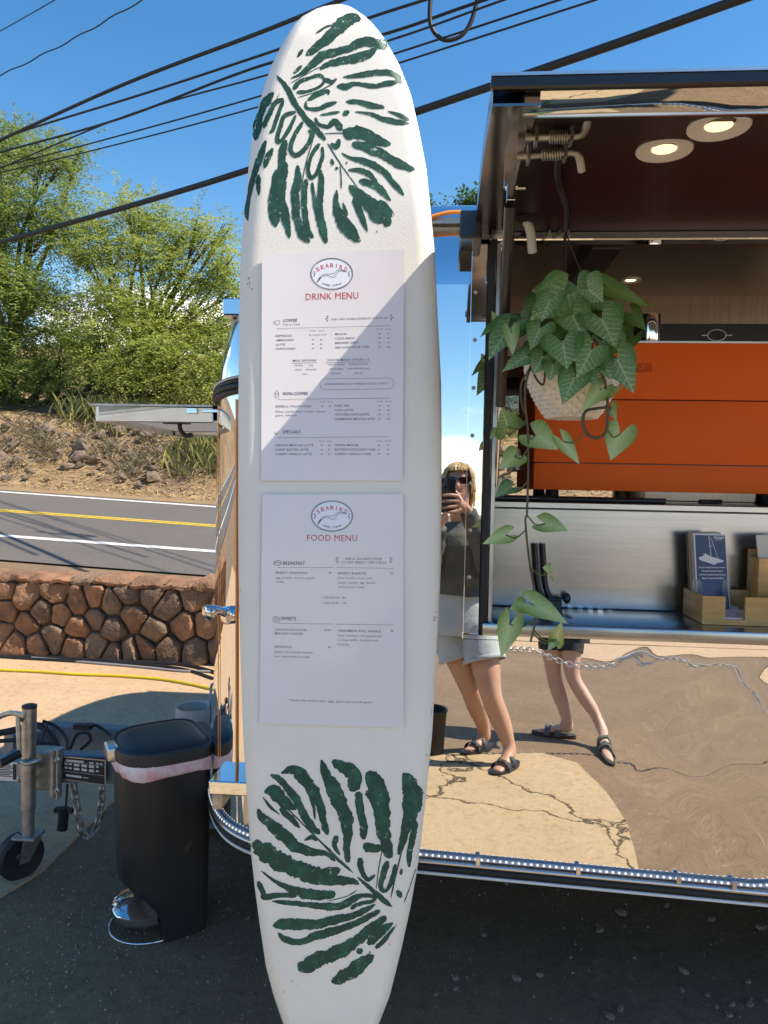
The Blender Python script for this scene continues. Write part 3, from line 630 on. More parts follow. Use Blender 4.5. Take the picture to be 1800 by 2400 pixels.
pm('lamp_glow', (1, .85, .5), .4, emit=.7, ecol=(1., .80, .45), var=0)
downlight(p, .034, 2.115, M_lamp)
# frame of the opening
mb = MB(); mb.bx(OX0-.003, OX1, -.012, .03, OZ1-.012, OZ1+.010); mb.build('header_lip', M_mirror, TR, bev=.003)
mb = MB(); mb.bx(OX0-.006, OX0+.012, -.014, .02, OZ0+.01, OZ1-.014); mb.build('gasket', M_rubber, TR, bev=.002)
mb = MB(); mb.bx(OX0-.048, OX0-.008, -.0065, -.002, OZ0+.0, OZ1-.02); js = mb.build('jamb_strip', M_mirror, TR, bev=.001)
for k in range(9):
    mb = MB(); mb.lathe([(.0055, 0), (.005, .002), (.001, .003)], (OX0-.036, -.0065, OZ0+.03+k*.122), (0, -1, 0), n=10); mb.build('screw', M_galv, js)
mb = MB(); mb.bx(OX0+.014, OX0+.026, .0, .02, OZ0+.01, OZ1-.014); mb.build('inner_trim', M_alu, TR, bev=.002)
# serving shelf, backsplash, machine platform
mb = MB(); mb.bx(OX0, OX1, -.035, .27, 1.052, 1.084); mb.build('serving_shelf', M_brushed, TR, bev=.004, bseg=2)
mb = MB(); mb.bx(OX0-.05, OX1, -.012, -.002, 1.036, 1.050); mb.build('shelf_edge', M_mirror, TR, bev=.002)
mb = MB(); mb.bx(OX0+.02, OX1, .262, .28, 1.084, 1.372); mb.build('backsplash', M_brushed, TR, bev=.003)
mb = MB(); mb.bx(OX0+.02, OX1, .255, .90, 1.372, 1.392); mb.build('machine_counter', M_brushed, TR, bev=.003)
h = MB(); a, b = lZ(1318, 1424, 1.086), lZ(1446, 1426, 1.086)
for k in range(11):
    t = (k+.5)/11; q = a+(b-a)*t
    if k % 2: h.box(q+V(0, -.002, .002), ((b-a)[0]/11*.98, .010, .006))
h.build('piano_hinge', M_chrome, TR); h2 = MB(); h2.box((a+b)/2+V(0, .004, .001), ((b-a)[0], .012, .003)); h2.build('hinge_leaf', M_bmetal, TR)
# black hook latch on the backsplash
q0 = lY(1258, 1290, .24); mb = MB()
for dx in (0, .022):
    mb.tube(spline([q0+V(dx-.006, 0, .02), q0+V(dx, 0, -.05), q0+V(dx+.006, 0, -.10), q0+V(dx+.022, -.005, -.135), q0+V(dx+.05, -.008, -.14)], 5), [.008]*20+[.007], 8)
mb.ball(q0+V(.088, -.01, -.135), (.011, .011, .016)); mb.box(q0+V(.045, -.01, -.165), (.055, .02, .045)); mb.build('hook_latch', M_black, TR, smooth=50)
# bottom trim: LED strip, silver rail, black seal, white edge
def bpath(o, dz, x1=.80):
    P = []
    for x in np.linspace(x1, -.25, 44): P.append((x, -o, zb(x)+dz))
    fr = front[1:len(front)//2+6]
    for i, p in enumerate(fr):
        a_, b_ = fr[max(i-1, 0)], fr[min(i+1, len(fr)-1)]; t = unit((b_[0]-a_[0], b_[1]-a_[1])); nrm = (t[1], -t[0])
        if np.dot(nrm, (p[0]-.4, p[1]-1.2)) < 0: nrm = (-nrm[0], -nrm[1])
        P.append((p[0]+nrm[0]*o, p[1]+nrm[1]*o, .456+dz))
    return P
arch = [(.90, -.008, zb(.9)+.085), (.875, -.008, zb(.87)+.045), (.845, -.008, zb(.84)+.018)]
M_clear = pm('led_strip_clear', (.55, .57, .6), .25, .2, var=.1, scale=30)
M_led = pm('led_bead', (.92, .92, .9), .2, var=0, emit=.35, ecol=(1, 1, 1))
P = arch+bpath(.008, .012); mb = MB(); mb.tube(P, .0058, 8); ls = mb.build('led_strip', M_clear, TR, smooth=60)
mb = MB(); acc = 0
for i in range(len(P)-1):
    a_, b_ = np.array(P[i]), np.array(P[i+1]); ln = np.linalg.norm(b_-a_); s_ = (.016-acc) % .016
    while s_ < ln:
        q = a_+(b_-a_)*s_/ln; mb.box(q+V(-.001, -.0055, .002), (.0055, .003, .005)); s_ += .016
    acc = (acc+ln) % .016
mb.build('led_bead', M_led, ls, kind='stuff')
for nm, o, dz, r, m in (('silver_rail', .007, -.006, .008, M_alu), ('black_seal', .004, -.022, .010, M_rubber), ('white_edge', .007, -.037, .0045, M_white)):
    mb = MB(); mb.tube([(x, -o, zb(x)+dz) for x in np.linspace(3.15, .9, 20)]+bpath(o, dz, .84), r, 8); mb.build(nm, m, TR, smooth=60)
for x in (1120, 1355, 1590, 1720):
    q = lY(x, 2005+(x-1000)*.095, -.012); mb = MB(); mb.box((q[0], -.014, zb(q[0])+.010), (.012, .006, .022)); mb.build('strip_clip', M_alu, TR, bev=.001)
mb = MB(); mb.bx(-.25, 3.1, .15, 2.25, .40, .45); mb.bx(-.2, 3.1, .45, .53, .32, .40); mb.bx(-.2, 3.1, 1.87, 1.95, .32, .40); mb.build('chassis', M_bmetal, TR)
q = lY(1775, 2100, .06); mb = MB(); mb.bx(q[0]-.02, q[0]+.02, .04, .10, q[2]-.012, .41);  mb.build('stabiliser', M_alu, TR, bev=.003)
for yy in (.16, 2.24):
    mb = MB(); mb.lathe([(.12, -.08), (.30, -.09), (.335, -.06), (.335, .06), (.30, .09), (.12, .08)], (1.62, yy, .295), (0, 1, 0), n=32); o = mb.build('wheel', M_rubber, TR, smooth=40)
    mb = MB(); mb.lathe([(.02, -.05), (.14, -.055), (.19, -.085), (.20, -.092), (.20, -.05)], (1.62, yy, .295), (0, 1, 0), n=24); mb.build('rim', M_alu, o, smooth=40)
# belt moulding round the front with bead trim
belt = [lev(p, 1.70, 0, 0) for p in front[4:-8]]
def ofs(P, o):
    out = []
    for i, p in enumerate(P):
        a_, b_ = P[max(i-1, 0)], P[min(i+1, len(P)-1)]; t = unit((b_[0]-a_[0], b_[1]-a_[1], 0)); nrm = np.array([t[1], -t[0], 0])
        if np.dot(nrm[:2], (p[0]-.4, p[1]-1.2)) < 0: nrm = -nrm
        out.append(np.array(p)+nrm*o)
    return out
mb = MB()
for dz, o, r in ((-.018, .005, .007), (-.004, .008, .008), (.010, .006, .007)): mb.tube([p+V(0, 0, dz) for p in ofs(belt, o)], r, 8)
bm_ = mb.build('belt_moulding', M_rubber, TR, smooth=60)
mb = MB()
for p in spline(ofs(belt, .008), 2)[::1]: mb.ball(p+V(0, 0, .020), (.005, .005, .0045), 6, 4)
mb.build('bead_trim', M_chrome, bm_, kind='stuff')
# thin orange strips modelled in place of lines reflected in the shell, handle, roof bracket, step on the front
M_or = pm('orange_trim_and_reflection', (1.0, .33, .045), .4, var=.1, scale=20)
def pxl(p):
    w_ = tow(p)-CAM; zc = w_ @ _F; return 900+FPX*(w_ @ _R)/zc, 1200-FPX*(w_ @ _U)/zc
def front_at(x, z, o=.003):
    best = None
    for i in range(2, len(front)//2):
        a_, b_ = front[i], front[i+1]; xa, xb = pxl((a_[0], a_[1], z))[0], pxl((b_[0], b_[1], z))[0]
        if (xa-x)*(xb-x) <= 0:
            t = (x-xa)/(xb-xa); q = V(a_[0]+(b_[0]-a_[0])*t, a_[1]+(b_[1]-a_[1])*t, z); d = unit((b_[0]-a_[0], b_[1]-a_[1])); nn_ = V(d[1], -d[0], 0)
            if np.dot(nn_[:2], (q[0]-.4, q[1]-1.2)) < 0: nn_ = -nn_
            return q+nn_*o
    return None
for x, z0 in ((514, .62), (556, .62)):
    P = [front_at(x, z) for z in np.linspace(z0, 1.66, 16)]; P = [p for p in P if p is not None]
    if len(P) > 3: mb = MB(); mb.tube(P, .0013 if x < 530 else .0026, 6); mb.build('orange_reflection', M_or, TR, smooth=60)
q = front_at(540, lY(540, 1443, .1)[2]); e = lY(478, 1440, q[1]-.06)
mb = MB(); mb.tube([q+(e-q)*t+V(0, 0, .012*sin(pi*t)) for t in np.linspace(0, 1, 13)], np.interp(np.linspace(0, 1, 13), [0, .45, .65, .85, .95, 1], [.012, .012, .017, .023, .020, .008]), 14); mb.lathe([(.026, 0), (.026, .012), (.018, .016)], q, (-.6, -.8, 0), 16); mb.build('grab_handle', M_chrome, TR, smooth=50)
a, b = lY(530, 745, .30), lY(600, 706, .30)
mb = MB(); mb.bx(a[0], a[0]+.20, .26, .46, a[2], b[2]); mb.build('roof_bracket', M_mirror, TR, bev=.004)
mb = MB(); mb.bx(a[0]+.015, a[0]+.16, .30, .42, a[2]-.035, a[2]-.001); mb.build('bracket_foot', M_galv, TR, bev=.004)
a = lY(488, 1862, -.02); b = lY(488, 1830, -.02)
mb = MB(); mb.bx(a[0], -.18, -.02, .16, a[2], b[2]); stp = mb.build('front_step', M_mirror, TR, bev=.003); mb = MB(); mb.bx(a[0]+.004, a[0]+.03, .005, .13, a[2]-.05, a[2]-.002); mb.build('step_bracket', M_galv, stp)
# propped front window hatch
z1 = lY(400, 952, .50)[2]
xa, xb = lY(236, 956, .50)[0], -.772
hp = MB(); hp.bx(xa, xb, .50, 1.2, z1-.045, z1-.035); hatch = hp.build('front_hatch', M_mirror, TR)
mb = MB(); mb.bx(xa, xb, .485, .50, z1-.055, z1-.004); mb.bx(xa, xb, 1.2, 1.215, z1-.055, z1-.004); mb.bx(xa-.012, xa, .485, 1.215, z1-.055, z1-.004); mb.build('hatch_frame', M_alu, hatch, bev=.003)
mb = MB(); mb.bx(xa-.03, xb, .48, 1.22, z1-.003, z1+.004); mb.build('hatch_skin', M_galv, hatch)
q = lY(415, 990, .62); mb = MB(); mb.box(q, (.09, .03, .012)); mb.tube(spline([q+V(.01, 0, 0), q+V(.012, 0, -.025), q+V(.03, 0, -.045), q+V(.055, 0, -.042)], 4), .008, 8); mb.build('hook', M_black, hatch, smooth=50)
q = lY(450, 957, .478); mb = MB(); mb.box(q+V(0, 0, -.008), (.035, .008, .018)); mb.box(q+V(.06, 0, -.008), (.05, .008, .01)); mb.build('latch', M_chrome, hatch, bev=.001)
# ------------------------------------------------------------------ awning over the serving hatch
AX0, AX1 = .058, 2.5
prof = [(.02, 2.110), (-.12, 2.120), (-.35, 2.122), (-.52, 2.108), (-.70, 2.078), (-.786, 2.058)]
AP = spline(prof, 4)
def sheet(name, P, x0, x1, th, mat, parent=TR, nx=2):
    mb = MB(); top = [[(x0+(x1-x0)*k/nx, y, z) for y, z in P] for k in range(nx+1)]
    bot = [[(x, y, z-th) for x, y, z in r][::-1] for r in top]
    mb.loft([r+s_ for r, s_ in zip(top, bot)], True, True); return mb.build(name, mat, parent, smooth=40)
aw = sheet('awning_hatch', AP, AX0, AX1, .006, M_mirror)
sheet('lining', [(y, z-.03) for y, z in AP if -.72 < y], AX0+.06, AX1, .004, M_awn, aw)
fl = [(y, z-.036) for y, z in AP]
M_flange = pm('awning_flange', (.34, .30, .28), .16, 1., var=.2, scale=5)
sheet('side_flange', fl, AX0, AX0+.074, .004, M_flange, aw)
mb = MB(); mb.add([(AX0, y, z) for y, z in AP]+[(AX0, y, z-.038) for y, z in AP], [(i, i+1, len(AP)+i+1, len(AP)+i) for i in range(len(AP)-1)]); mb.build('side_edge', M_bmetal, aw, smooth=40)
mb = MB(); mb.bx(AX0-.004, AX1, -.800, -.786, 2.038, 2.058); mb.build('front_edge', M_bmetal, aw, bev=.003)
mb = MB(); mb.bx(AX0-.004, AX1, -.802, -.780, 2.056, 2.061); mb.build('drip_edge', M_alu, aw)
# mirror rail: slightly wavy sheet under the front edge
vv = []; K = 60
for k in range(K+1):
    x = AX0+.05+(AX1-AX0-.05)*k/K
    for j in range(5): vv.append((x, -.786+.043*j/4, 2.040-.018*j/4-.002*sin(pi*j/4)+.0008*sin(x*14+j)))
mb = MB(); mb.add(vv, [(5*k+j, 5*k+j+1, 5*k+j+6, 5*k+j+5) for k in range(K) for j in range(4)]); mb.build('front_rail', M_mirror, aw, smooth=60)
mb = MB(); mb.bx(AX0+.05, AX1, -.745, -.741, 2.019, 2.055); mb.build('rail_lip', M_alu, aw)
zl = 2.075
def onl(x, y, dz=0.): return lZ(x, y, zl+dz)
def zlin(x, y):
    z = 2.07
    for _ in range(4): yy = lZ(x, y, z)[1]; z = float(np.interp(-yy, [-q[0] for q in AP], [q[1] for q in AP]))-.0345
    return z
for x, y in ((1685, 292), (1557, 347)): downlight(lZ(x, y, zlin(x, y)), .052, zlin(x, y), MATS['lamp_glow'], aw)
# spring latches
def latch(hx, hy, tx, ty, side):
    a_, b_ = lZ(hx, hy, 2.045), lZ(tx, ty, 2.045); mb = MB()
    up_ = lZ(tx+side[0], ty+side[1], 2.02 if side[1] > 0 else 2.06)
    d = unit(b_-a_); mb.tube([a_, b_-d*.012, b_-d*.004+(up_-b_)*.08, b_+(up_-b_)*.3, up_], .0075, 10)
    o = mb.build('latch_rod', M_galv, aw, smooth=50)
    mb = MB(); P = []; m_ = a_+(b_-a_)*.40; L_ = np.linalg.norm(b_-a_)*.34; u_ = V(0, 0, 1); v_ = np.cross(d, u_)
    for k in range(80): t = k/79; P.append(m_+d*L_*t+(u_*cos(t*2*pi*8)+v_*sin(t*2*pi*8))*.011)
    mb.tube(P, .0016, 5, cap=True); mb.build('spring', M_galv, o, smooth=60)
    mb = MB()
    for t in (.18, .78): c_ = a_+(b_-a_)*t; mb.box(c_+V(0, 0, .012), (.005, .032, .050))
    mb.box(a_+(b_-a_)*.48+V(0, 0, .036), (np.linalg.norm(b_-a_)*.62, .032, .004)); mb.build('bracket', M_galv, o)
latch(1213, 367, 1356, 355, (8, 46)); latch(1232, 322, 1368, 318, (12, -48))
# gas strut
a, b = lZ(1197, 458, 2.035), lY(1163, 1140, .035)
mid = a+(b-a)*.52
mb = MB(); mb.tube([a+(b-a)*.03, mid+(b-a)*.15], .0125, 14); st = mb.build('gas_strut', M_bmetal, TR, smooth=50)
mb = MB(); mb.tube([mid+(b-a)*.14, b], .006, 10); mb.build('piston_rod', M_chrome, st, smooth=50)
mb = MB(); mb.box(a+V(0, 0, .005), (.018, .018, .035)); mb.tube([a+V(-.012, 0, .015), a+V(.03, 0, .015)], .005, 8); mb.box(a+V(.0, .0, .035), (.03, .012, .04)); mb.build('strut_end', M_chrome, st, bev=.001)
mb = MB(); mb.box(b+V(0, .01, 0), (.03, .03, .05)); mb.build('strut_foot', M_galv, st, bev=.002)
# corrugated conduit, cable, bolts
p0, p1 = lZ(1232, 512, 2.09), lY(1248, 592, -.03)
P = spline([p0, p0*.6+p1*.4+V(.005, 0, 0), p1], 30); mb = MB(); mb.tube(P, [.0105+.0016*(i % 2) for i in range(len(P))], 10); mb.build('conduit', M_white, aw, smooth=0)
mb = MB(); mb.lathe([(.030, 0), (.030, .006), (.020, .010)], lZ(1232, 508, 2.090), (0, 0, -1), 20); mb.build('grommet', M_rubber, aw)
for x in (1288, 1312, 1332): p = lY(x, 548, -.018); mb = MB(); mb.lathe([(.007, 0), (.007, .006), (.0035, .008), (.0035, .022)], p+V(0, 0, -.006), (0, 0, 1), 8); mb.build('bolt', M_galv, aw)
a, b = lY(1076, 580, -.01), lY(1132, 516, -.01)
mb = MB(); mb.bx(a[0], b[0]-.004, -.085, .03, a[2], b[2]); mb.build('gutter_end', M_bmetal, TR, bev=.004)
P = spline([lY(x, y, .02) for x, y in ((985, 530), (1005, 512), (1030, 503), (1055, 498), (1080, 497))], 5); mb = MB(); mb.tube(P, .0055, 8); mb.build('rope_light', M_or, TR, smooth=50)
# ------------------------------------------------------------------ tongue, jack, plate, chain
jb = gnd(46, 2056); JY = jb[1]
jt, jm, jw = atY(69, 1658, JY), atY(66, 1955, JY), atY(62, 1985, JY)
Tl = toloc
wc = Tl(atY(46, 2005, JY)); R_w = np.linalg.norm(atY(46, 2005, JY)-atY(46, 2056, JY))
mb = MB(); mb.tube([Tl(jt), Tl(jt)*.2+Tl(jm)*.8], .0245, 16); jk = mb.build('jack_post', M_galv, TR, smooth=50)
mb = MB(); mb.tube([Tl(jt)*.25+Tl(jm)*.75, Tl(jm)], .0205, 16); mb.build('inner_tube', M_galv, jk, smooth=50)
mb = MB(); mb.lathe([(.0255, 0), (.0255, .008), (.018, .011)], Tl(jt), (0, 0, 1), 16); mb.build('post_cap', M_black, jk)
wax = unit(V(.80, -.60, 0)); fx = unit(V(.6, .8, 0))
mb = MB(); mb.lathe([(R_w*.50, -.022), (R_w*.86, -.028), (R_w, -.018), (R_w, .018), (R_w*.86, .028), (R_w*.5, .022)], wc, wax, 36); wh = mb.build('jack_wheel', M_rubber, TR, smooth=40)
mb = MB(); mb.lathe([(.012, -.03), (R_w*.42, -.014), (R_w*.52, -.02), (R_w*.52, .02), (R_w*.42, .014), (.012, .03)], wc, wax, 28); mb.build('rim', M_black, wh, smooth=40)
mb = MB()
for s_ in (-1, 1):
    o_ = wax*.037*s_; top = Tl(jm)+V(0, 0, -.004); e = np.cross(wax, V(0, 0, 1))
    mb.hexa([wc+o_+e*.018+V(0, 0, -.015), wc+o_-e*.018+V(0, 0, -.015), top+o_-e*.035, top+o_+e*.035], [wc+o_*1.1+e*.018+V(0, 0, -.015), wc+o_*1.1-e*.018+V(0, 0, -.015), top+o_*1.1-e*.035, top+o_*1.1+e*.035])
mb.box(Tl(jm)+V(0, 0, -.004), (.085, .075, .010)); mb.tube([wc-wax*.045, wc+wax*.045], .008, 10); mb.build('wheel_fork', M_galv, wh, bev=.002)
# crank
c0 = Tl(atY(55, 1690, JY-.01)); c1 = Tl(atY(42, 1680, JY-.05)); c2 = Tl(atY(45, 1762, JY-.06)); c3 = Tl(atY(0, 1790, JY-.12)); c4 = Tl(atY(46, 1766, JY-.065))
mb = MB(); mb.tube([c0, c1, c2], .008, 8); ck = mb.build('crank_arm', M_galv, jk, smooth=40); mb = MB(); mb.tube([c4, c3], .014, 12); mb.build('crank_grip', M_black, ck, smooth=50)
# beams
BY = JY+.10
def wl(x, y, Y): return Tl(atY(x, y, Y))
M_beam = pm('tongue_blue_grey', (.20, .24, .27), .45, .3, var=.2, scale=12)
b0, b1 = wl(136, 1768, BY), wl(136, 1838, BY); hz = (b0[2]-b1[2])
zc_ = (b0[2]+b1[2])/2; e0 = wl(-160, 1790, BY); e1 = V(-.3, b0[1]+.16, zc_)
dirb = unit(V(e1[0]-e0[0], e1[1]-e0[1], 0)); nb_ = V(dirb[1], -dirb[0], 0)*1.0
if nb_[1] > 0: nb_ = -nb_
def beam(name, p, q, hw, hh_, mat, parent=TR):
    d = unit(V(q[0]-p[0], q[1]-p[1], 0)); s_ = V(-d[1], d[0], 0)*hw; u_ = V(0, 0, hh_)
    mb = MB(); mb.hexa([p-s_-u_, p+s_-u_, p+s_+u_, p-s_+u_], [q-s_-u_, q+s_-u_, q+s_+u_, q-s_+u_]); return mb.build(name, mat, parent, bev=.004)
p = wl(20, 1800, BY+.03); p[2] = zc_; q = V(-.30, p[1]+.10, zc_)
beam('tongue_beam', p, q, .028, hz*.46, M_beam)
# coupler casting left of the jack and clamp plates
pc_ = wl(120, 1800, BY-.01); mb = MB(); mb.box(pc_+V(-.02, 0, 0), (.10, .075, hz*1.25)); mb.box(pc_+V(.030, -.045, 0), (.02, .02, hz*1.6)); mb.box(pc_+V(.052, -.045, 0), (.014, .03, hz*1.65)); mb.box(pc_+V(-.07, -.04, .01), (.035, .03, .06)); cl_ = mb.build('jack_clamp', M_galv, TR, bev=.005)
for dx, dz in ((-.05, .02), (-.05, -.03), (.052, .055), (.052, -.055), (-.085, -.02)):
    mb = MB(); mb.lathe([(.010, 0), (.010, .008), (.005, .010), (.005, .016)], pc_+V(dx, -.055, dz), (0, -1, 0), 6); mb.build('nut', M_galv, cl_, smooth=0)
mb = MB(); mb.tube(spline([Tl(atY(52, 1785, JY-.03)), Tl(atY(66, 1790, JY-.045)), Tl(atY(92, 1782, JY-.03)), pc_+V(-.03, -.02, .01)], 5), .008, 8); mb.build('swivel_pin', M_galv, cl_, smooth=50)
l0 = wl(-60, 1775, BY-.01); mb = MB(); mb.bx(l0[0]-.35, pc_[0]-.06, l0[1]-.035, l0[1]+.035, zc_-.028, zc_+.05); cp = mb.build('coupler_arm', M_galv, TR, bev=.006)
M_stick = pm('sticker', (.72, .66, .58), .6, var=.1)
a_ = wl(0, 1760, BY-.05); b_ = wl(46, 1812, BY-.05); mb = MB(); mb.bx(a_[0]-.05, b_[0], l0[1]-.0385, l0[1]-.036, zc_-.022, zc_+.046); sk = mb.build('warning_label', M_stick, cp)
M_ink = pm('ink_black', (.02, .02, .022), .6, var=0)
mb = MB()
for k in range(8): mb.bx(a_[0]-.04, b_[0]-.028+.008*(k % 3), l0[1]-.0398, l0[1]-.0386, zc_+.036-k*.006, zc_+.0385-k*.006)
mb.bx(b_[0]-.016, b_[0]-.003, l0[1]-.0398, l0[1]-.0386, zc_-.016, zc_+.040); mb.build('print', M_ink, sk)
# data plate with rows of print
P4 = [wl(*c_, BY-.03) for c_ in ((148, 1774), (246, 1783), (246, 1838), (148, 1824))]
mb = MB(); mb.hexa([P4[3], P4[2], P4[1], P4[0]], [x_+V(0, -.003, 0) for x_ in (P4[3], P4[2], P4[1], P4[0])]); dp = mb.build('data_plate', M_ink, TR)
def dpq(u, v): return P4[0]*(1-u)*(1-v)+P4[1]*u*(1-v)+P4[2]*u*v+P4[3]*(1-u)*v
mb = MB(); rp = [(.08, .50, .08, .17), (.64, .74, .10, .17), (.80, .86, .1, .17), (.89, .95, .1, .17), (.08, .45, .76, .86), (.48, .62, .80, .83)]
for r_ in (.24, .42): rp += [(.05, .12, r_, r_+.09), (.15, .22, r_, r_+.09), (.27, .40, r_, r_+.11), (.45, .58, r_, r_+.11), (.63, .75, r_, r_+.11), (.80, .86, r_, r_+.08)]
rp += [(.02, .98, .62, .635), (.02, .98, .20, .21)]
for u0, u1, v0, v1 in rp: mb.add([dpq(u0, v0)+V(0, -.0042, 0), dpq(u1, v0)+V(0, -.0042, 0), dpq(u1, v1)+V(0, -.0042, 0), dpq(u0, v1)+V(0, -.0042, 0)], [(0, 1, 2, 3)])
mb.build('print', M_stick, dp, smooth=0)
mb = MB()
for u0, u1, v0, v1 in ((-.03, 1.03, -.05, 0), (-.03, 1.03, 1, 1.05), (-.03, 0, 0, 1), (1, 1.03, 0, 1)): mb.add([dpq(u0, v0)+V(0, -.0036, 0), dpq(u1, v0)+V(0, -.0036, 0), dpq(u1, v1)+V(0, -.0036, 0), dpq(u0, v1)+V(0, -.0036, 0)], [(0, 1, 2, 3)])
mb.build('plate_border', M_alu, dp, smooth=0)
# safety chain
def chain(name, P, L_, r, mat, parent, each=True, up0=0):
    P = spline(P, 12); out = []; acc = 0; d = [0]
    for i in range(1, len(P)): d.append(d[-1]+np.linalg.norm(P[i]-P[i-1]))
    n_ = int(d[-1]/(L_*.68))
    me = None
    objs = []
    for k in range(n_):
        s_ = (k+.5)*d[-1]/n_; i = min(max(int(np.searchsorted(d, s_)), 1), len(P)-1); t = (s_-d[i-1])/(d[i]-d[i-1]); q = P[i-1]+(P[i]-P[i-1])*t; tg = unit(P[i]-P[i-1])
        ref = unit(np.cross(tg, V(.3, 1, .2))); ax = ref if k % 2 else np.cross(tg, ref)
        mb = MB(); mb.ring(q, ax, L_*.30, r, 14, 6, sx=1.6, ref=tg); objs.append(mb.build(name, mat, parent, smooth=60))
    return objs
chain('chain_link', [wl(172, 1838, BY), wl(182, 1900, BY-.02), wl(192, 1945, BY-.02), wl(208, 1962, BY-.02), wl(224, 1942, BY+.02), wl(236, 1890, BY+.04), wl(240, 1838, BY+.05)], .042, .0052, M_galv, TR)
# hanging plug
mb = MB(); mb.tube([wl(158, 1838, BY), wl(154, 1895, BY)], .004, 8); mb.build('plug_cable', M_rubber, TR)
a_, b_ = wl(150, 1895, BY), wl(146, 1944, BY); mb = MB(); mb.tube([a_, a_*.7+b_*.3, b_], [.022, .0185, .0185], 16); mb.box(a_+V(0, 0, -.006), (.068, .02, .016)); mb.build('trailer_plug', M_black, TR, smooth=40)
# second beam, junction cables, cross member behind
p = wl(120, 1722, JY+.55); q = V(-.2, p[1]-.05, p[2]); beam('tongue_beam', p, q, .035, .05, M_beam)
p2 = wl(20, 1745, JY+.35); beam('cross_member', p2, wl(130, 1728, JY+.55), .03, .045, M_beam)
mb = MB()
mb.tube(spline([wl(100, 1690, JY+.3), wl(130, 1702, JY+.3), wl(155, 1730, JY+.25), wl(158, 1765, JY+.15)], 6), .007, 8)
mb.tube(spline([wl(165, 1755, JY+.2), wl(180, 1722, JY+.25), wl(205, 1718, JY+.25), wl(212, 1735, JY+.25), wl(190, 1756, JY+.2)], 6), .006, 8)
mb.tube(spline([wl(180, 1702, JY+.45), wl(210, 1698, JY+.45), wl(235, 1705, JY+.45), wl(262, 1726, JY+.4)], 6), .007, 8)
mb.tube(spline([wl(-40, 1740, JY+.2), wl(40, 1735, JY+.2), wl(90, 1742, JY+.2), wl(140, 1750, JY+.2)], 6), .008, 8)
mb.tube(spline([wl(-40, 1726, JY+.25), wl(30, 1712, JY+.25), wl(90, 1700, JY+.25), wl(120, 1725, JY+.22), wl(135, 1752, JY+.2)], 6), .013, 8)
mb.tube([wl(92, 1745, JY+.1), wl(115, 1690, JY+.1)], .0035, 6); mb.build('wiring', M_rubber, TR, smooth=60)
mb = MB(); mb.box(wl(195, 1703, JY+.44), (.075, .03, .022)); mb.build('junction_block', M_black, TR, bev=.003)
mb = MB(); mb.tube(spline([wl(-40, 1700, JY+.2), wl(20, 1672, JY+.15), wl(60, 1680, JY+.05), Tl(atY(60, 1690, JY))], 6), .010, 8); mb.build('hand_rail', M_galv, TR, smooth=60)
# ------------------------------------------------------------------ surfboard with leaf prints
BP0 = V(0, 1.62, 0); BN = unit(V(0, -2.57, .31))      # front plane of the board, leaning back on the trailer
def onboard(x, y, off=0.): return onplane(x, y, BP0+BN*off, BN)
bl = [(10, 790), (13, 765), (20, 742), (42, 702), (72, 680), (108, 659), (152, 637), (203, 619), (253, 605), (318, 592), (387, 583), (470, 576), (550, 568), (633, 563), (800, 560), (1000, 558), (1200, 558), (1341, 559), (1522, 563), (1720, 570), (1863, 578), (1989, 587), (2080, 597), (2163, 608), (2264, 623), (2333, 641), (2400, 664), (2470, 695), (2540, 733), (2590, 760), (2615, 779)]
br = [(10, 800), (13, 815), (20, 829), (42, 861), (65, 882), (90, 901), (148, 934), (221, 963), (300, 981), (394, 999), (499, 1010), (579, 1018), (687, 1023), (861, 1032), (1050, 1034), (1200, 1033), (1371, 1030), (1552, 1022), (1720, 1013), (1790, 1006), (1899, 995), (2025, 980), (2123, 963), (2224, 941), (2333, 914), (2400, 888), (2470, 856), (2540, 822), (2590, 800), (2615, 785)]
BLy, BLx = np.array(bl, float).T; BRy, BRx = np.array(br, float).T
def bl_at(y): return float(np.interp(y, BLy, BLx))
def br_at(y): return float(np.interp(y, BRy, BRx))
TH = .066
def bfront(t):
    t = abs(t); return 0. if t < .80 else -(TH/2)*(1-sqrt(max(0, 1-((min(t, 1)-.80)/.20)**2)))
def bsurf(x, y, eps):
    l, r = bl_at(y), br_at(y); t = (2*x-l-r)/(r-l); k = min(1, max((r-l)/2, 1.)/110); return onboard(x, y, -(TH/2)*(1-k)*.8+bfront(min(max(t, -1), 1))*k+eps)
M_board = pm('board_white', (.84, .805, .72), .55, var=.05, scale=5, bump=.18, bscale=220, bdist=.003)
rows = sorted(set([10, 12, 15, 20, 30] + list(range(38, 2600, 16)) + [2600, 2610, 2615])); rings = []
ts = [-1, -.99, -.975, -.95, -.925, -.90, -.875, -.85, -.825, -.80, -.5, 0, .5, .80, .825, .85, .875, .90, .925, .95, .975, .99, 1]
for y in rows:
    l, r = bl_at(y), br_at(y); c, hw = (l+r)/2, max((r-l)/2, 1.); k = min(1, hw/110)
    f_ = [onboard(c+t*hw, y, -(TH/2)*(1-k)*.8+bfront(t)*1.0*k - 0*(1-k)) for t in ts]
    b_ = [onboard(c+t*hw, y, -TH/2-k*sqrt(max(0, 1-abs(t)**3.5))*TH*.52-(TH/2)*(1-k)*.15) for t in ts[-2:0:-1]]
    rings.append(f_+b_)
base = onboard(782, 2615)
board = thing('surfboard', 'white surfboard with green leaf prints leaning upright against the trailer', 'surfboard', (base[0], base[1], 0))
mb = MB(); mb.loft(rings, True, True); mb.build('board', M_board, board, smooth=70)
M_paint = pm('leaf_paint', (.006, .055, .034), .5, col2=(.022, .135, .082), scale=38, detail=8, lo=.48, hi=.74, bump=.3, bscale=120, bdist=.002)
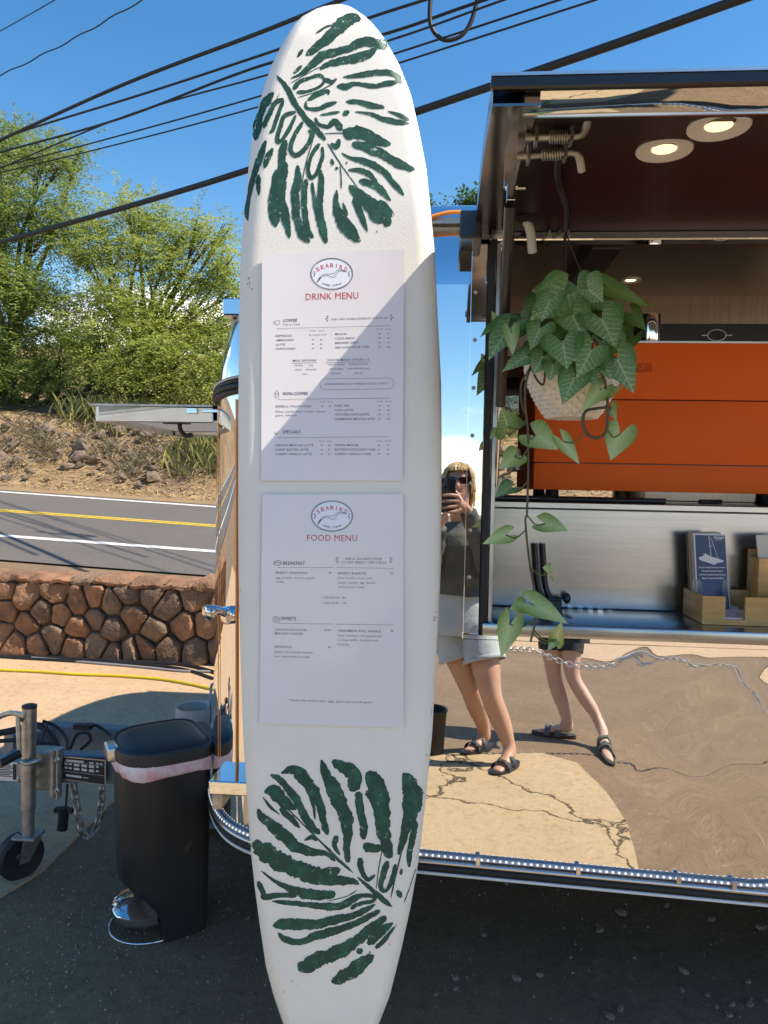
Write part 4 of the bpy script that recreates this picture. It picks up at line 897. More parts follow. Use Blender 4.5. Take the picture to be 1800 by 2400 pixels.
def worn(m, white=(.70, .68, .60), scale=70, thr=.60):
    "thin spots where the white board shows through the printed paint"
    t = m.node_tree; b = t.nodes['Principled BSDF']; src = b.inputs['Base Color'].links[0].from_socket
    c = t.nodes.new('ShaderNodeTexCoord'); n = t.nodes.new('ShaderNodeTexNoise'); n.inputs['Scale'].default_value = scale; n.inputs['Detail'].default_value = 9; n.inputs['Roughness'].default_value = .75; t.links.new(c.outputs['Object'], n.inputs['Vector'])
    r = t.nodes.new('ShaderNodeMapRange'); r.inputs[1].default_value = thr; r.inputs[2].default_value = thr+.10; t.links.new(n.outputs[0], r.inputs[0])
    x = t.nodes.new('ShaderNodeMix'); x.data_type = 'RGBA'; t.links.new(r.outputs[0], x.inputs[0]); t.links.new(src, x.inputs[6]); x.inputs[7].default_value = (*white, 1); t.links.new(x.outputs[2], b.inputs['Base Color'])
worn(M_paint); M_paint.node_tree.nodes['Principled BSDF'].inputs['Roughness'].default_value = .6
top_leaf = """
410,490,14 470,560,28 540,690,34 620,790,36 690,870,34 725,910,22
740,930,10 830,1070,7 935,1215,6
600,360,12 640,330,40 730,260,55 820,170,75 900,120,60 955,125,35
665,215,10 720,180,14 770,160,10
545,370,15 580,320,25
500,510,8 580,470,25 650,410,45 720,360,50 860,320,40 980,270,55 1090,290,60 1115,320,30
690,450,20 760,410,40 870,390,50 980,360,50 1060,310,30
520,475,20 575,425,20
500,540,5 640,460,5 760,400,5
840,500,12 940,490,30 1060,470,34 1170,480,36 1205,520,30 1215,545,15
800,560,20 850,560,40 930,545,26 1040,560,30 1130,540,34 1200,530,25
520,580,30 560,530,24 640,500,22 690,490,22 720,520,16 690,560,16 620,590,18 540,600,25
720,515,30 770,530,20 800,510,14
545,632,5 680,590,6 780,540,8
610,650,20 660,620,30 740,590,22 745,615,12
600,655,12 605,700,20 680,705,24 740,680,26 800,660,20
860,660,20 930,660,28 1010,680,34 1080,690,26 1110,700,12
920,725,12 1010,735,20 1090,765,30 1180,790,34 1270,800,20
1130,720,8 1200,745,24 1270,780,26
690,745,10 760,735,18 820,725,14
840,745,28 880,720,30
660,760,14 680,805,22 740,820,26 790,790,38 830,845,36
720,866,6 800,862,6 860,864,8
850,890,60 900,860,70 980,870,70 1060,910,60 1150,935,30
900,930,50 1000,960,60 1090,1000,55 1180,1050,50 1260,1085,40 1305,1100,16
760,930,22 800,950,32 815,900,22
830,990,8 890,1025,20 960,1040,35 1040,1070,40 1110,1120,36 1170,1190,34 1235,1265,20
875,1100,20 950,1105,28 1010,1130,34 1070,1195,18
945,1170,30 1010,1190,40 1080,1225,40 1150,1300,20
880,1200,20 930,1250,60 1000,1310,75 1060,1375,100 1120,1430,70 1115,1470,20
1060,1310,34 1110,1335,44 1150,1410,34
920,1270,46 940,1350,42 970,1430,32 1000,1500,12
390,600,28 345,650,48 310,720,38 290,790,45 280,860,40 270,910,18
455,640,24 400,668,26 350,770,28 325,830,18
455,650,22 420,740,22 385,840,20 362,862,10
430,605,4 330,780,5 300,870,4
535,725,24 465,750,24 430,830,24 415,915,26 450,900,22 500,820,22 535,745,18
340,910,24 310,1000,36 280,1080,36 250,1180,30 230,1280,24 215,1380,26 225,1430,10
385,960,30 350,1030,35 330,1090,20
295,1130,20 290,1200,30 295,1270,8
470,905,28 450,980,40 440,1080,40 420,1180,30
580,790,26 530,870,24 500,960,26 530,1005,28 590,970,26 640,880,26 620,840,22
410,1100,30 400,1200,45 385,1300,50 395,1400,60 405,1470,28
470,1050,30 450,1180,45 440,1290,45 460,1380,55 485,1500,30 495,1545,8
690,930,24 640,1000,22 615,1090,22 630,1150,24 670,1120,22 705,1020,22 708,950,20
545,1070,20 550,1150,40 530,1250,50 535,1350,45 550,1450,40 580,1530,45 625,1570,22
600,1160,28 590,1280,30 595,1400,34 610,1500,40 650,1540,18
640,1180,20 650,1260,20 670,1350,35 700,1450,50 730,1575,28
695,1100,26 700,1200,35 690,1290,40 690,1380,38 715,1480,36
800,1230,14 795,1320,34 820,1400,60 870,1480,70 920,1540,50 955,1565,12
840,1310,12 865,1400,26
820,1060,5 828,1140,6 830,1220,8
1010,1285,20 1026,1285,20
860,1055,16 870,1055,16
1056,1500,12 1064,1500,12
765,1030,22 775,1070,20
798,1080,20 802,1100,18
648,900,5 600,1060,5 575,1200,5 570,1350,4
470,1370,4 520,1425,4
1150,1350,6 1172,1395,8"""
bot_leaf = """
470,530,8 600,660,9 730,790,12 830,890,18 905,955,10
935,985,14 1040,1075,26 1110,1140,32 1160,1175,10
370,320,18 430,350,35 490,420,40 550,500,50 590,590,45 640,660,46 690,705,26
440,310,18 530,290,58 600,360,66 660,450,60 700,540,46 720,640,38 740,710,28
610,400,36 645,500,22 658,610,12
330,430,28 390,430,78 450,490,78 510,530,38 540,545,12
430,540,30 500,600,35 560,665,18
320,465,10 370,530,16 430,580,6
590,745,14 640,725,26 670,750,18
290,540,20 310,590,40 370,640,60 450,710,75 530,780,66 630,820,48 730,830,28 790,880,22
280,740,26 295,790,86 360,840,110 470,900,100 600,950,100 700,975,80 790,945,54 825,935,16
400,915,26 470,930,20
560,985,50 700,1010,46 810,1005,56 900,1010,38 945,1030,16
310,945,8 400,1010,20 500,1060,40 620,1095,60 740,1100,50 790,1085,36
290,1010,28 320,1080,30 340,1110,38 440,1100,26 540,1100,36
380,1140,12 480,1150,24 600,1160,30 720,1175,40 830,1170,40 900,1130,40 960,1105,28 1040,1110,24 1030,1140,22 940,1160,22 890,1190,26
740,1140,5 860,1110,5 930,1070,8
385,1300,18 440,1290,58 540,1290,66 660,1290,52 790,1260,50 890,1240,38 980,1200,34 1050,1160,12
420,1345,20 470,1390,38 560,1405,34 650,1370,46 760,1340,48 880,1300,38 980,1255,36 1080,1200,26
545,1550,36 600,1560,86 700,1510,86 820,1460,76 920,1400,62 1000,1330,54 1070,1280,46 1120,1240,36
765,1665,28 820,1640,66 900,1590,86 980,1530,70 1040,1490,26
1000,1420,36 1060,1360,54 1120,1310,38 1165,1280,12
1050,1445,28 1110,1390,26 1170,1305,10
930,1475,36 965,1450,38
1110,1410,5 1150,1350,6 1190,1290,4
700,225,26 730,320,56 780,420,86 830,520,86 860,610,76 870,690,56 865,790,40 872,890,36
800,715,38 785,780,26 820,840,18
770,230,36 840,270,66 910,330,86 900,430,56
940,430,46 950,540,46 970,640,46 972,740,46
1000,300,56 1050,380,86 1090,470,76 1100,570,76 1110,680,66 1120,790,66 1150,860,46
1000,420,44 1050,530,36 1070,640,36 1080,740,26
970,780,56 1040,795,46 1090,800,36
950,860,46 960,940,28 1000,1000,24 1050,970,16
1130,880,36 1100,970,32 1085,1050,28 1120,1070,22 1160,1000,28 1180,900,28
1230,310,26 1270,370,86 1290,460,106 1280,560,86 1250,660,56 1230,740,46 1200,840,22
1310,620,36 1290,740,36 1270,830,32 1270,920,20
1190,1070,36 1220,1115,36
1220,930,22 1215,970,18
1312,930,5 1270,1060,5 1235,1150,7
1095,800,5 1070,940,6 1055,1060,5
1280,610,6 1220,820,8 1180,980,8 1150,1120,8
1010,1470,16 1020,1472,16
1140,1418,12 1144,1416,12"""
def print_leaf(txt, ox, oy, sc, seed):
    rs = random.Random(seed); mb = MB()
    for n_, ln in enumerate(txt.strip().split('\n')):
        P = [tuple(map(float, q.split(','))) for q in ln.split()]
        S = spline(P, 6) if len(P) > 2 else [np.array(P[0])+(np.array(P[1])-np.array(P[0]))*t for t in np.linspace(0, 1, 5)]
        # resample finely so that the edge can be ragged
        F_ = []
        for i in range(len(S)-1):
            k = max(1, int(np.linalg.norm(S[i+1][:2]-S[i][:2])/9)); F_ += [S[i]+(S[i+1]-S[i])*t/k for t in range(k)]
        F_.append(S[-1]); sd = rs.random()*99; Lr = []
        for i, q in enumerate(F_):
            a_, b_ = F_[max(i-1, 0)], F_[min(i+1, len(F_)-1)]; d = unit(b_[:2]-a_[:2]); nn_ = V(-d[1], d[0]); w_ = q[2]/2
            end = min(i, len(F_)-1-i); w_ *= min(1, .45+.3*end)
            j1 = w_*(1.17+.34*mnoise.noise((i*.23, sd, 0))+.30*mnoise.noise((i*.8, sd, 3)))+1.6*mnoise.noise((i*1.3, sd, 5)); j2 = w_*(1.17+.34*mnoise.noise((i*.23, sd, 7))+.30*mnoise.noise((i*.8, sd, 11)))+1.6*mnoise.noise((i*1.3, sd, 15))
            Lr.append((q[:2]+nn_*j1, q[:2]-nn_*j2, q[:2]))
        vs = []; 
        for a_, b_, c_ in Lr:
            for q in (a_, a_*.67+c_*.33, a_*.33+c_*.67, c_, b_*.33+c_*.67, b_*.67+c_*.33, b_): vs.append(bsurf(ox+q[0]/sc, oy+q[1]/sc, .0005+.000008*n_))
        mb.add(vs, [f for i in range(len(Lr)-1) for f in [(7*i+k_, 7*i+k_+1, 7*i+k_+8, 7*i+k_+7) for k_ in range(6)]])
    return mb.build('leaf_print', M_paint, board, smooth=0)
print_leaf(top_leaf, 500, 0, 2.765, 1); print_leaf(bot_leaf, 500, 1700, 2.765, 2)
mb = MB(); rs = random.Random(5)       # scuffs and paint flecks on the board
for x, y, s in ((583, 658, 9), (588, 672, 7), (1022, 1440, 8), (1019, 1450, 6), (1016, 1668, 7), (685, 2300, 5), (697, 2310, 4), (665, 2327, 5), (1002, 1770, 5), (812, 590, 3), (700, 1775, 2), (740, 1776, 2), (565, 1385, 3), (985, 2210, 2), (900, 2320, 2), (870, 2345, 2), (655, 2250, 2), (930, 2165, 2)):
    for k in range(4):
        cx, cy = x+rs.uniform(-s, s)*.6, y+rs.uniform(-s, s); l, r = bl_at(cy)+4, br_at(cy)-4; cx = min(max(cx, l), r); q = [(cx+rs.uniform(.3, 1)*s*.25*cos(a_), cy+rs.uniform(.3, 1)*s*.3*sin(a_)) for a_ in (0, 1.2, 2.5, 3.8, 5.1)]
        mb.add([bsurf(*p_, .0005+.0001*k) for p_ in q], [(4, 3, 2, 1, 0)])
mb.build('scuff', pm('scuff', (.10, .10, .09), .7, var=.3), board, smooth=0)

# ------------------------------------------------------------------ menus
_tc = {}
def text_px(s, x0, x1, yb, cap, slope=0., shear=0., bold=0., space=1.0):
    "flat text mesh in crop pixels: between x0 and x1, baseline yb, capital height cap"
    key = (s, round(bold, 4), space)
    if key not in _tc:
        cu = bpy.data.curves.new('t', 'FONT'); cu.body = s; cu.size = 1; cu.space_character = space; cu.offset = bold; cu.resolution_u = 2
        ob = bpy.data.objects.new('t', cu); me = bpy.data.meshes.new_from_object(ob); v = np.array([q.co[:2] for q in me.vertices]); f = [tuple(p.vertices) for p in me.polygons]
        bpy.data.objects.remove(ob); bpy.data.curves.remove(cu); bpy.data.meshes.remove(me); _tc[key] = (v, f)
    v, f = _tc[key]; lo, hi = v[:, 0].min(), v[:, 0].max()
    X = x0+(v[:, 0]-lo)/(hi-lo)*(x1-x0); Yy = v[:, 1]/.70*cap
    return np.stack([X+shear*Yy, yb-Yy+slope*(X-x0)], 1), f
M_paper = pm('laminated_paper', (.82, .77, .765), .35, var=.03, scale=8, coat=.55, bump=.06, bscale=5, bdist=.02)
M_logo = pm('logo_white', (.86, .87, .93), .4, var=.02, coat=.5); M_red = pm('menu_red', (.58, .045, .03), .45, var=0, coat=.4)
M_ink2 = pm('menu_ink', (.018, .02, .03), .5, var=0, coat=.3); M_mgreen = pm('menu_green', (.01, .09, .07), .5, var=0)
class Menu:
    def __init__(s, name, label, corners, ox, oy, slope):
        s.ox, s.oy, s.slope = ox, oy, slope; s.sc = 3.318; s.n = 0
        c0 = onboard(*[(corners[2][i]+corners[3][i])/2 for i in (0, 1)], .004)
        s.t = thing(name, label, 'menu', c0, 'menus on the surfboard' if False else None)
        nx, ny = 10, 16; vs = []
        for j in range(ny+1):
            for i in range(nx+1):
                u, v = i/nx, j/ny; q = (np.array(corners[0])*(1-u)+np.array(corners[1])*u)*(1-v)+(np.array(corners[3])*(1-u)+np.array(corners[2])*u)*v
                vs.append(onboard(q[0], q[1], s.z(u, v)))
        m = len(vs); vs2 = vs+[p-BN*.0006 for p in vs]; idx = lambda i, j: j*(nx+1)+i
        fs = [(idx(i, j), idx(i, j+1), idx(i+1, j+1), idx(i+1, j)) for j in range(ny) for i in range(nx)]
        fs += [tuple(m+k for k in f[::-1]) for f in fs]
        rim = [idx(i, 0) for i in range(nx+1)]+[idx(nx, j) for j in range(1, ny+1)]+[idx(i, ny) for i in range(nx-1, -1, -1)]+[idx(0, j) for j in range(ny-1, 0, -1)]
        fs += [(rim[k], rim[(k+1) % len(rim)], m+rim[(k+1) % len(rim)], m+rim[k]) for k in range(len(rim))]
        mb = MB(); mb.add(vs2, fs); mb.build('sheet', M_paper, s.t, smooth=40); s.corners = corners
        s.parts = {}
    def z(s, u, v): return .0042+.0022*abs(2*u-1)**3+.0010*sin(7*v+3*u)
    def zpx(s, x, y):
        c = s.corners; u = (x-(c[0][0]+c[3][0])/2)/((c[1][0]+c[2][0]-c[0][0]-c[3][0])/2); v = (y-(c[0][1]+c[1][1])/2)/((c[2][1]+c[3][1]-c[0][1]-c[1][1])/2)
        return s.z(min(max(u, 0), 1), min(max(v, 0), 1))+.0004
    def P(s, x, y, e=0.): X, Y_ = s.ox+x/s.sc, s.oy+y/s.sc; return onboard(X, Y_, s.zpx(X, Y_)+e)
    def poly(s, part, pts, fs, e=0.): s.parts.setdefault(part, MB()).add([s.P(q[0], q[1], e) for q in pts], fs)
    def text(s, txt, x0, x1, yb, cap, part='body_text', shear=0., bold=.0, space=1.12):
        v, f = text_px(txt, x0, x1, yb, cap, s.slope(yb), shear, bold, space); s.poly(part, v, f)
    def line(s, x0, y0, x1, y1, w=2.2, part='rule'): s.poly(part, [(x0, y0-w/2), (x1, y1-w/2), (x1, y1+w/2), (x0, y0+w/2)], [(0, 1, 2, 3)])
    def path(s, pts, w=3., part='drawing', closed=False):
        pts = [V(*p) for p in pts]; n_ = len(pts); o = []
        for i, p in enumerate(pts):
            a_, b_ = (pts[i-1] if closed or i else p), (pts[(i+1) % n_] if closed or i < n_-1 else p); d = unit(b_-a_); nn_ = V(-d[1], d[0])*w/2; o += [p+nn_, p-nn_]
        k = n_ if closed else n_-1; s.poly(part, o, [(2*i, 2*((i+1) % n_), 2*((i+1) % n_)+1, 2*i+1) for i in range(k)], .0001)
    def logo(s, cx, cy, rx, ry):
        el = lambda k, n_=56: [(cx+rx*k*cos(2*pi*i/n_), cy+ry*k*sin(2*pi*i/n_)) for i in range(n_)]
        s.poly('logo_disc', el(.99), [tuple(range(56))], -.0002)
        s.path(el(1.), 4.2, closed=True); s.path(el(.955), 2.6, closed=True)
        def arc(txt, r, a0, a1, cap, part, top):
            for i, ch in enumerate(txt):
                if ch == ' ': continue
                a_ = a0+(a1-a0)*i/(len(txt)-1); v, f = text_px(ch, -cap*.36 if ch != 'I' else -cap*.09, cap*.36 if ch != 'I' else cap*.09, 0, cap, 0, 0, .0)
                th = a_ if top else a_; X, Y_ = cx+rx*r*sin(th), cy-ry*r*cos(th)*(1 if top else -1); ro = th*.75*(1 if top else -1)
                s.poly(part, [(X+q[0]*cos(ro)-q[1]*sin(ro), Y_+q[0]*sin(ro)+q[1]*cos(ro)) for q in v], f)
        for i, ch in enumerate('SEABIRD'):
            x = -103+206*i/6; w2 = 13 if ch != 'I' else 3.2; v, f = text_px(ch, -w2, w2, 0, 31, 0, 0, .012); k = rx/164; ro = x/103*.42
            s.poly('logo_lettering', [(cx+(x+q[0]*cos(ro)-q[1]*sin(ro))*k, cy+(-52+30*(x/103)**2+q[0]*sin(ro)+q[1]*cos(ro))*k) for q in v], f)
        arc('COFFEE COMPANY', .80, -.62, .62, 15, 'body_text', False)
        bd = [(-115, 66), (-96, 30), (-70, 6), (-40, 0), (-12, 2), (20, -6), (40, -26), (66, -34), (90, -28), (118, -14), (92, -20), (66, -24), (48, -14), (36, 2), (14, 12), (38, 22), (10, 26), (-14, 20), (-34, 12), (-60, 14), (-84, 30), (-108, 62)]
        s.path([(cx+x*rx/164, cy+y*rx/164) for x, y in bd], 3.4, closed=True); s.poly('drawing', [(cx+x*rx/164, cy+y*rx/164) for x, y in ((-118, 68), (-100, 34), (-84, 22), (-92, 40), (-108, 66))], [(0, 1, 2, 3, 4)], .0002)
        for sg in (-1, 1):
            for a_ in (-.6, 0, .6):
                X, Y_ = cx+sg*(rx*.80+9*abs(a_)), cy+24*a_; s.poly('drawing', [(X-7*sg, Y_-2), (X, Y_-6), (X+9*sg*cos(a_), Y_+9*sin(a_)), (X, Y_+6)], [(0, 1, 2, 3)], .0001)
    def burst(s, x, y, sg):
        for a_ in (-.9, 0, .9):
            d = V(sg*cos(a_), sin(a_)); n_ = V(-d[1], d[0]); p = V(x, y)+d*10; s.poly('burst', [p, p+d*9+n_*5, p+d*24, p+d*9-n_*5], [(0, 1, 2, 3)])
    def done(s):
        mm = {'heading': M_red, 'logo_lettering': M_red, 'logo_disc': M_logo, 'burst': M_mgreen}
        for k, mb in s.parts.items(): mb.build(k, mm.get(k, M_ink2), s.t, smooth=0, kind='stuff' if k in ('body_text', 'drawing', 'burst', 'rule') else None)
dm = Menu('drink_menu', 'laminated drink menu sheet taped to the surfboard above the food menu', [(614, 597), (948, 583), (943, 1127), (612, 1127)], 540, 560, lambda y: -.045*(1-min(1, y/1500)))
dm.logo(788, 272, 164, 122); dm.text('DRINK MENU', 586, 995, 476, 52, 'heading', bold=.0, space=1.05)
dm.text('COFFEE', 408, 516, 645, 22, bold=.014, shear=.2); dm.text('(hot or iced)', 408, 540, 673, 15)
dm.text('SUB 100% KONA ESPRESSO FOR $1.00', 783, 1220, 633, 16, shear=.25); dm.burst(768, 620, -1); dm.burst(1236, 610, 1)
dm.line(358, 697, 1250, 675)
def prices(m, rows, xs, cap=11):
    for y, vals in rows:
        for x, v in zip(xs, vals): m.text(v, x-(20 if len(v) > 2 else 9), x+(20 if len(v) > 2 else 9), y, cap, bold=.006)
prices(dm, [(719, ('12 oz', '16 oz'))], (642, 707), 10); prices(dm, [(706, ('12 oz', '16 oz'))], (1160, 1230), 10)
dm.text('$3 (double shot)', 612, 745, 752, 12); prices(dm, [(788, ('$5', '$6')), (823, ('$5', '$6')), (857, ('$5', '$6'))], (642, 707)); prices(dm, [(742, ('$6', '$7')), (776, ('$5', '$6')), (811, ('$4', '$5')), (846, ('$7', '$8'))], (1160, 1230))
for t, x0, x1, y in (('ESPRESSO', 353, 480, 762), ('AMERICANO', 353, 492, 796), ('LATTE', 353, 425, 830), ('CAPPUCCINO', 353, 505, 863), ('MOCHA', 815, 908, 748), ('COLD BREW', 815, 968, 782), ('BREWED DRIP', 815, 993, 817), ('100% KONA POUR OVER', 815, 1078, 852), ('MILK OPTIONS', 486, 668, 955), ('HOUSE MADE SYRUPS +1', 756, 1075, 950)): dm.text(t, x0, x1, y, 16, bold=.006)
dm.line(478, 968, 672, 962); dm.line(738, 962, 1088, 956)
for t, x0, x1, y in (('whole', 500, 562, 990), ('soy', 610, 645, 988), ('skim', 505, 555, 1023), ('almond', 588, 666, 1021), ('oat', 560, 594, 1056), ('vanilla bean', 756, 888, 983), ('butterscotch', 925, 1065, 980), ('chocolate', 770, 875, 1017), ('macadamia nut', 912, 1078, 1014), ('haupia', 785, 858, 1051), ('cherry', 960, 1030, 1049)): dm.text(t, x0, x1, y, 15)
rr = [(1230+42*cos(a_), 1124+42*sin(a_)) for a_ in np.linspace(-pi/2, pi/2, 12)]+[(738+42*cos(a_), 1130+42*sin(a_)) for a_ in np.linspace(pi/2, 3*pi/2, 12)]; dm.path(rr, 2.2, closed=True)
dm.text('HAWAIIAN SEA SALT VANILLA COLD FOAM +1', 733, 1230, 1136, 15, shear=.25)
dm.text('NON-COFFEE', 407, 600, 1215, 24, bold=.014, shear=.12); dm.line(365, 1248, 1235, 1238)
prices(dm, [(1271, ('12 oz', '16 oz'))], (716, 776), 10); prices(dm, [(1267, ('12 oz', '16 oz'))], (1160, 1230), 10); prices(dm, [(1306, ('$6', '$7'))], (716, 776)); prices(dm, [(1301, ('$4', '$5')), (1336, ('$5', '$6')), (1370, ('$4', '$5')), (1404, ('$7', '$8'))], (1160, 1230))
for t, x0, x1, y in (('REDBULL ITALIAN SODA', 352, 632, 1310), ('ICED TEA', 812, 924, 1305), ('CHAI LATTE', 812, 953, 1339), ('HOT/ICED CHOCOLATE', 812, 1078, 1373), ('CEREMONIAL MATCHA LATTE', 812, 1123, 1408)): dm.text(t, x0, x1, y, 16, bold=.006)
dm.text('lilikoi, vanilla bean, haupia, cherry,', 350, 745, 1350, 16); dm.text('guava, hibiscus', 350, 517, 1379, 16)
dm.text('SPECIALS', 406, 540, 1512, 24, bold=.014, shear=.12); dm.line(358, 1546, 1230, 1538)
prices(dm, [(1577, ('12 oz', '16 oz'))], (712, 770), 10); prices(dm, [(1575, ('12 oz', '16 oz'))], (1157, 1225), 10)
prices(dm, [(1610, ('$7', '$8')), (1644, ('$6', '$7')), (1678, ('$6', '$7'))], (712, 770)); prices(dm, [(1609, ('$6', '$7')), (1643, ('$7', '$8')), (1677, ('$5', '$6'))], (1157, 1225))
for t, x0, x1, y in (('HIBISCUS MATCHA LATTE', 350, 645, 1612), ('HONEY BUTTER LATTE', 350, 606, 1647), ('CHERRY VANILLA LATTE', 350, 632, 1681), ('HAUPIA MOCHA', 812, 998, 1611), ('BUTTERSCOTCH DIRTY CHAI', 812, 1127, 1646), ('CHERRY VANILLA COKE', 812, 1092, 1680)): dm.text(t, x0, x1, y, 16, bold=.006)
dm.path([(345, 640), (382, 634), (380, 662), (366, 670), (350, 662)], 3, closed=True); dm.path([(345, 645), (336, 650), (348, 660)], 3); dm.path([(346, 1190), (376, 1190), (372, 1234), (350, 1236)], 3, closed=True); dm.path([(360, 1190), (360, 1172)], 3); dm.path([(342, 1206), (378, 1206)], 3)
dm.path([(340, 1500), (352, 1514), (366, 1512), (376, 1492)], 3); dm.path([(350, 1528), (356, 1514), (366, 1526)], 3)
dm.done()
fm = Menu('food_menu', 'laminated food menu sheet taped to the surfboard below the drink menu', [(615, 1159), (945, 1158), (946, 1706), (608, 1695)], 540, 1130, lambda y: .03*y/1800)
fm.logo(790, 264, 161, 119); fm.text('FOOD MENU', 596, 986, 456, 48, 'heading', bold=.0, space=1.05)
fm.text('BREAKFAST', 408, 578, 642, 26, bold=.014, shear=.1); fm.text('ADD A 12oz DRIP COFFEE', 888, 1178, 604, 18, shear=.25); fm.text('TO ANY BREKKY ITEM FOR $2', 864, 1210, 632, 18, shear=.25); fm.burst(845, 605, -1); fm.burst(1232, 605, 1)
fm.line(366, 664, 798, 664); fm.line(820, 664, 1270, 670)
for t, x0, x1, y in (('BREKKY SANDWICH', 353, 596, 712), ('BREKKY BURRITO', 836, 1057, 716), ('CHOCOLATE CHUNK', 345, 594, 1154), ('MAC NUT COOKIE', 345, 562, 1184), ('CINNAMON ROLL WAFFLE', 836, 1170, 1163), ('AFFOGATO', 342, 476, 1288)): fm.text(t, x0, x1, y, 17, bold=.006)
for t, x0, x1, y in (('egg, cheddar, aioli on english', 353, 652, 750), ('muffin', 353, 420, 783), ('flour tortilla, onion, bell', 836, 1098, 752), ('pepper, potato, egg, cheese,', 836, 1128, 787), ('mexican sour cream', 836, 1042, 821), ('fresh cinnamon roll toasted into', 834, 1176, 1199), ('a crispy waffle, drizzled with', 834, 1144, 1233), ('frosting', 834, 920, 1268), ('double shot of fresh espresso', 342, 640, 1326), ('over local vanilla ice cream', 342, 618, 1361), ('**foods may contain dairy, eggs, gluten and nut allergens**', 452, 1112, 1702)): fm.text(t, x0, x1, y, 16, bold=.0)
for t, x0, x1, y in (('+ ADD BACON  +$2', 710, 894, 903), ('+ SIDE SALSA  +.50', 706, 898, 945)): fm.text(t, x0, x1, y, 14, shear=.2, bold=.004)
for t, x, y in (('$9', 776, 712), ('$12', 1254, 716), ('$4.50', 756, 1156), ('$7', 771, 1290), ('$8', 1258, 1164)): fm.text(t, x-9*len(t)/2, x+9*len(t)/2, y, 15, bold=.006)
fm.text('SWEETS', 392, 510, 1072, 26, bold=.014, shear=.08); fm.line(366, 1098, 798, 1104); fm.line(820, 1104, 1270, 1112)
fm.path([(336, 636), (340, 620), (366, 610), (392, 616), (398, 632), (380, 645), (350, 645)], 4, closed=True); fm.path([(340, 632), (360, 624), (396, 630)], 4); fm.path([(330, 1068), (340, 1050), (362, 1048), (382, 1058), (384, 1078), (362, 1090), (340, 1084)], 4, closed=True); fm.path([(345, 1070), (356, 1062), (362, 1076), (374, 1066)], 4)
fm.done()
# ------------------------------------------------------------------ espresso machine on the counter
M_oran = pm('orange_paint', (.80, .125, .008), .62, var=.04, scale=3, spec=.3)
mx0, mx1, my0, my1 = .262, 1.22, .36, .86
EM = thing('espresso_machine', 'orange panelled espresso machine standing on the steel counter', 'coffee machine', (.7, .6, 1.392), trailer=True)
def zpx(y, x=1500, ly=.36): return lY(x, y, ly)[2]
zt, za, zb_, zc = zpx(801), zpx(937), zpx(1088), zpx(1152)
for z0, z1, dy in ((za+.0015, zt, 0), (zb_+.0015, za-.0015, 0), (zc, zb_-.0015, -.006)):
    mb = MB(); mb.bx(mx0, mx1, my0+dy, my0+.02+dy, z0, z1); mb.build('front_panel', M_oran, EM, bev=.003, bseg=2)
    mb = MB(); k = .012 if dy == 0 else 0; mb.hexa([(mx0+.001, my0+.02, z0), (mx0+.001, my0+.022, z0), (mx0-.004, my1, z0), (mx0-.012, my1-.3, z0)][::-1], [(mx0+.001, my0+.02, z1), (mx0+.001, my0+.022, z1), (mx0-.004, my1, z1), (mx0-.012, my1-.3, z1)][::-1]); mb.build('side_panel', M_oran, EM, smooth=0)
mb = MB(); mb.bx(mx0+.006, mx1-.01, my0+.018, my1, zc+.002, zt-.006); mb.build('body', M_bmetal, EM, bev=.004)
mb = MB(); mb.bx(mx0-.03, mx0+.02, my0+.30, my0+.42, zc+.06, zc+.14); mb.build('steel_block', M_brushed, EM, bev=.004)
mb = MB(); mb.bx(mx0+.02, mx1-.02, my0+.10, my0+.13, zt-.004, zpx(762, 1650, .48)); bk = mb.build('back_guard', M_bmetal, EM, bev=.003)
mb = MB(); mb.bx(mx0+.0, mx1, my0-.002, my0+.05, zt-.004, zt+.003); mb.build('cup_tray', M_alu, EM, bev=.001)
q = lY(1680, 786, .43); mb = MB(); mb.ring(q, (0, 1, 0), .017, .0016, 24, 6, sx=1.6, ref=(1, 0, 0)); mb.tube([q+V(-.045, 0, 0), q+V(-.027, 0, 0)], .002, 6); mb.tube([q+V(.027, 0, 0), q+V(.045, 0, 0)], .002, 6); mb.build('badge_ring', M_alu, bk, smooth=60)
for x in (.33, 1.1):
    for y in (.44, .78): mb = MB(); mb.lathe([(.028, 0), (.022, .012), (.02, zc-1.392)], (x, y, 1.392), n=16); mb.build('foot', M_black, EM)
mb = MB(); em = lambda x, y: lY(1440+x/4.608, 740+y/4.608, my0-.0008)     # pressed lettering
def edge(P, w=.0011):
    for a_, b_ in zip(P[:-1], P[1:]): mb.tube([em(*a_), em(*b_)], w, 4)
edge([(232, 605), (390, 605), (398, 598), (398, 530), (388, 522), (248, 522), (240, 530), (240, 600)]); edge([(330, 585), (258, 585), (252, 578), (252, 548), (262, 540), (290, 540), (290, 560), (268, 560)]); edge([(330, 585), (330, 540)]); edge([(350, 585), (374, 585), (374, 545), (350, 545), (350, 585)])
mb.build('pressed_lettering', pm('orange_groove', (.30, .05, .012), .5, var=0), EM, smooth=0)
c = lY(1530, 798, .40); r = .030; mb = MB()
pr = [(r*.9, 0), (r*.97, .012), (r, .05), (r*.98, .082), (r*.94, .085), (r*.9, .08), (r*.88, .01), (.004, .006)]
cup = setT(tag(MB().lathe(pr, (c[0]-.008, c[1], zt+.003), n=32).build('steel_cup', M_chrome, smooth=50, origin=(c[0], c[1], zt)), 'shiny metal cup standing on top of the orange machine', 'cup'))
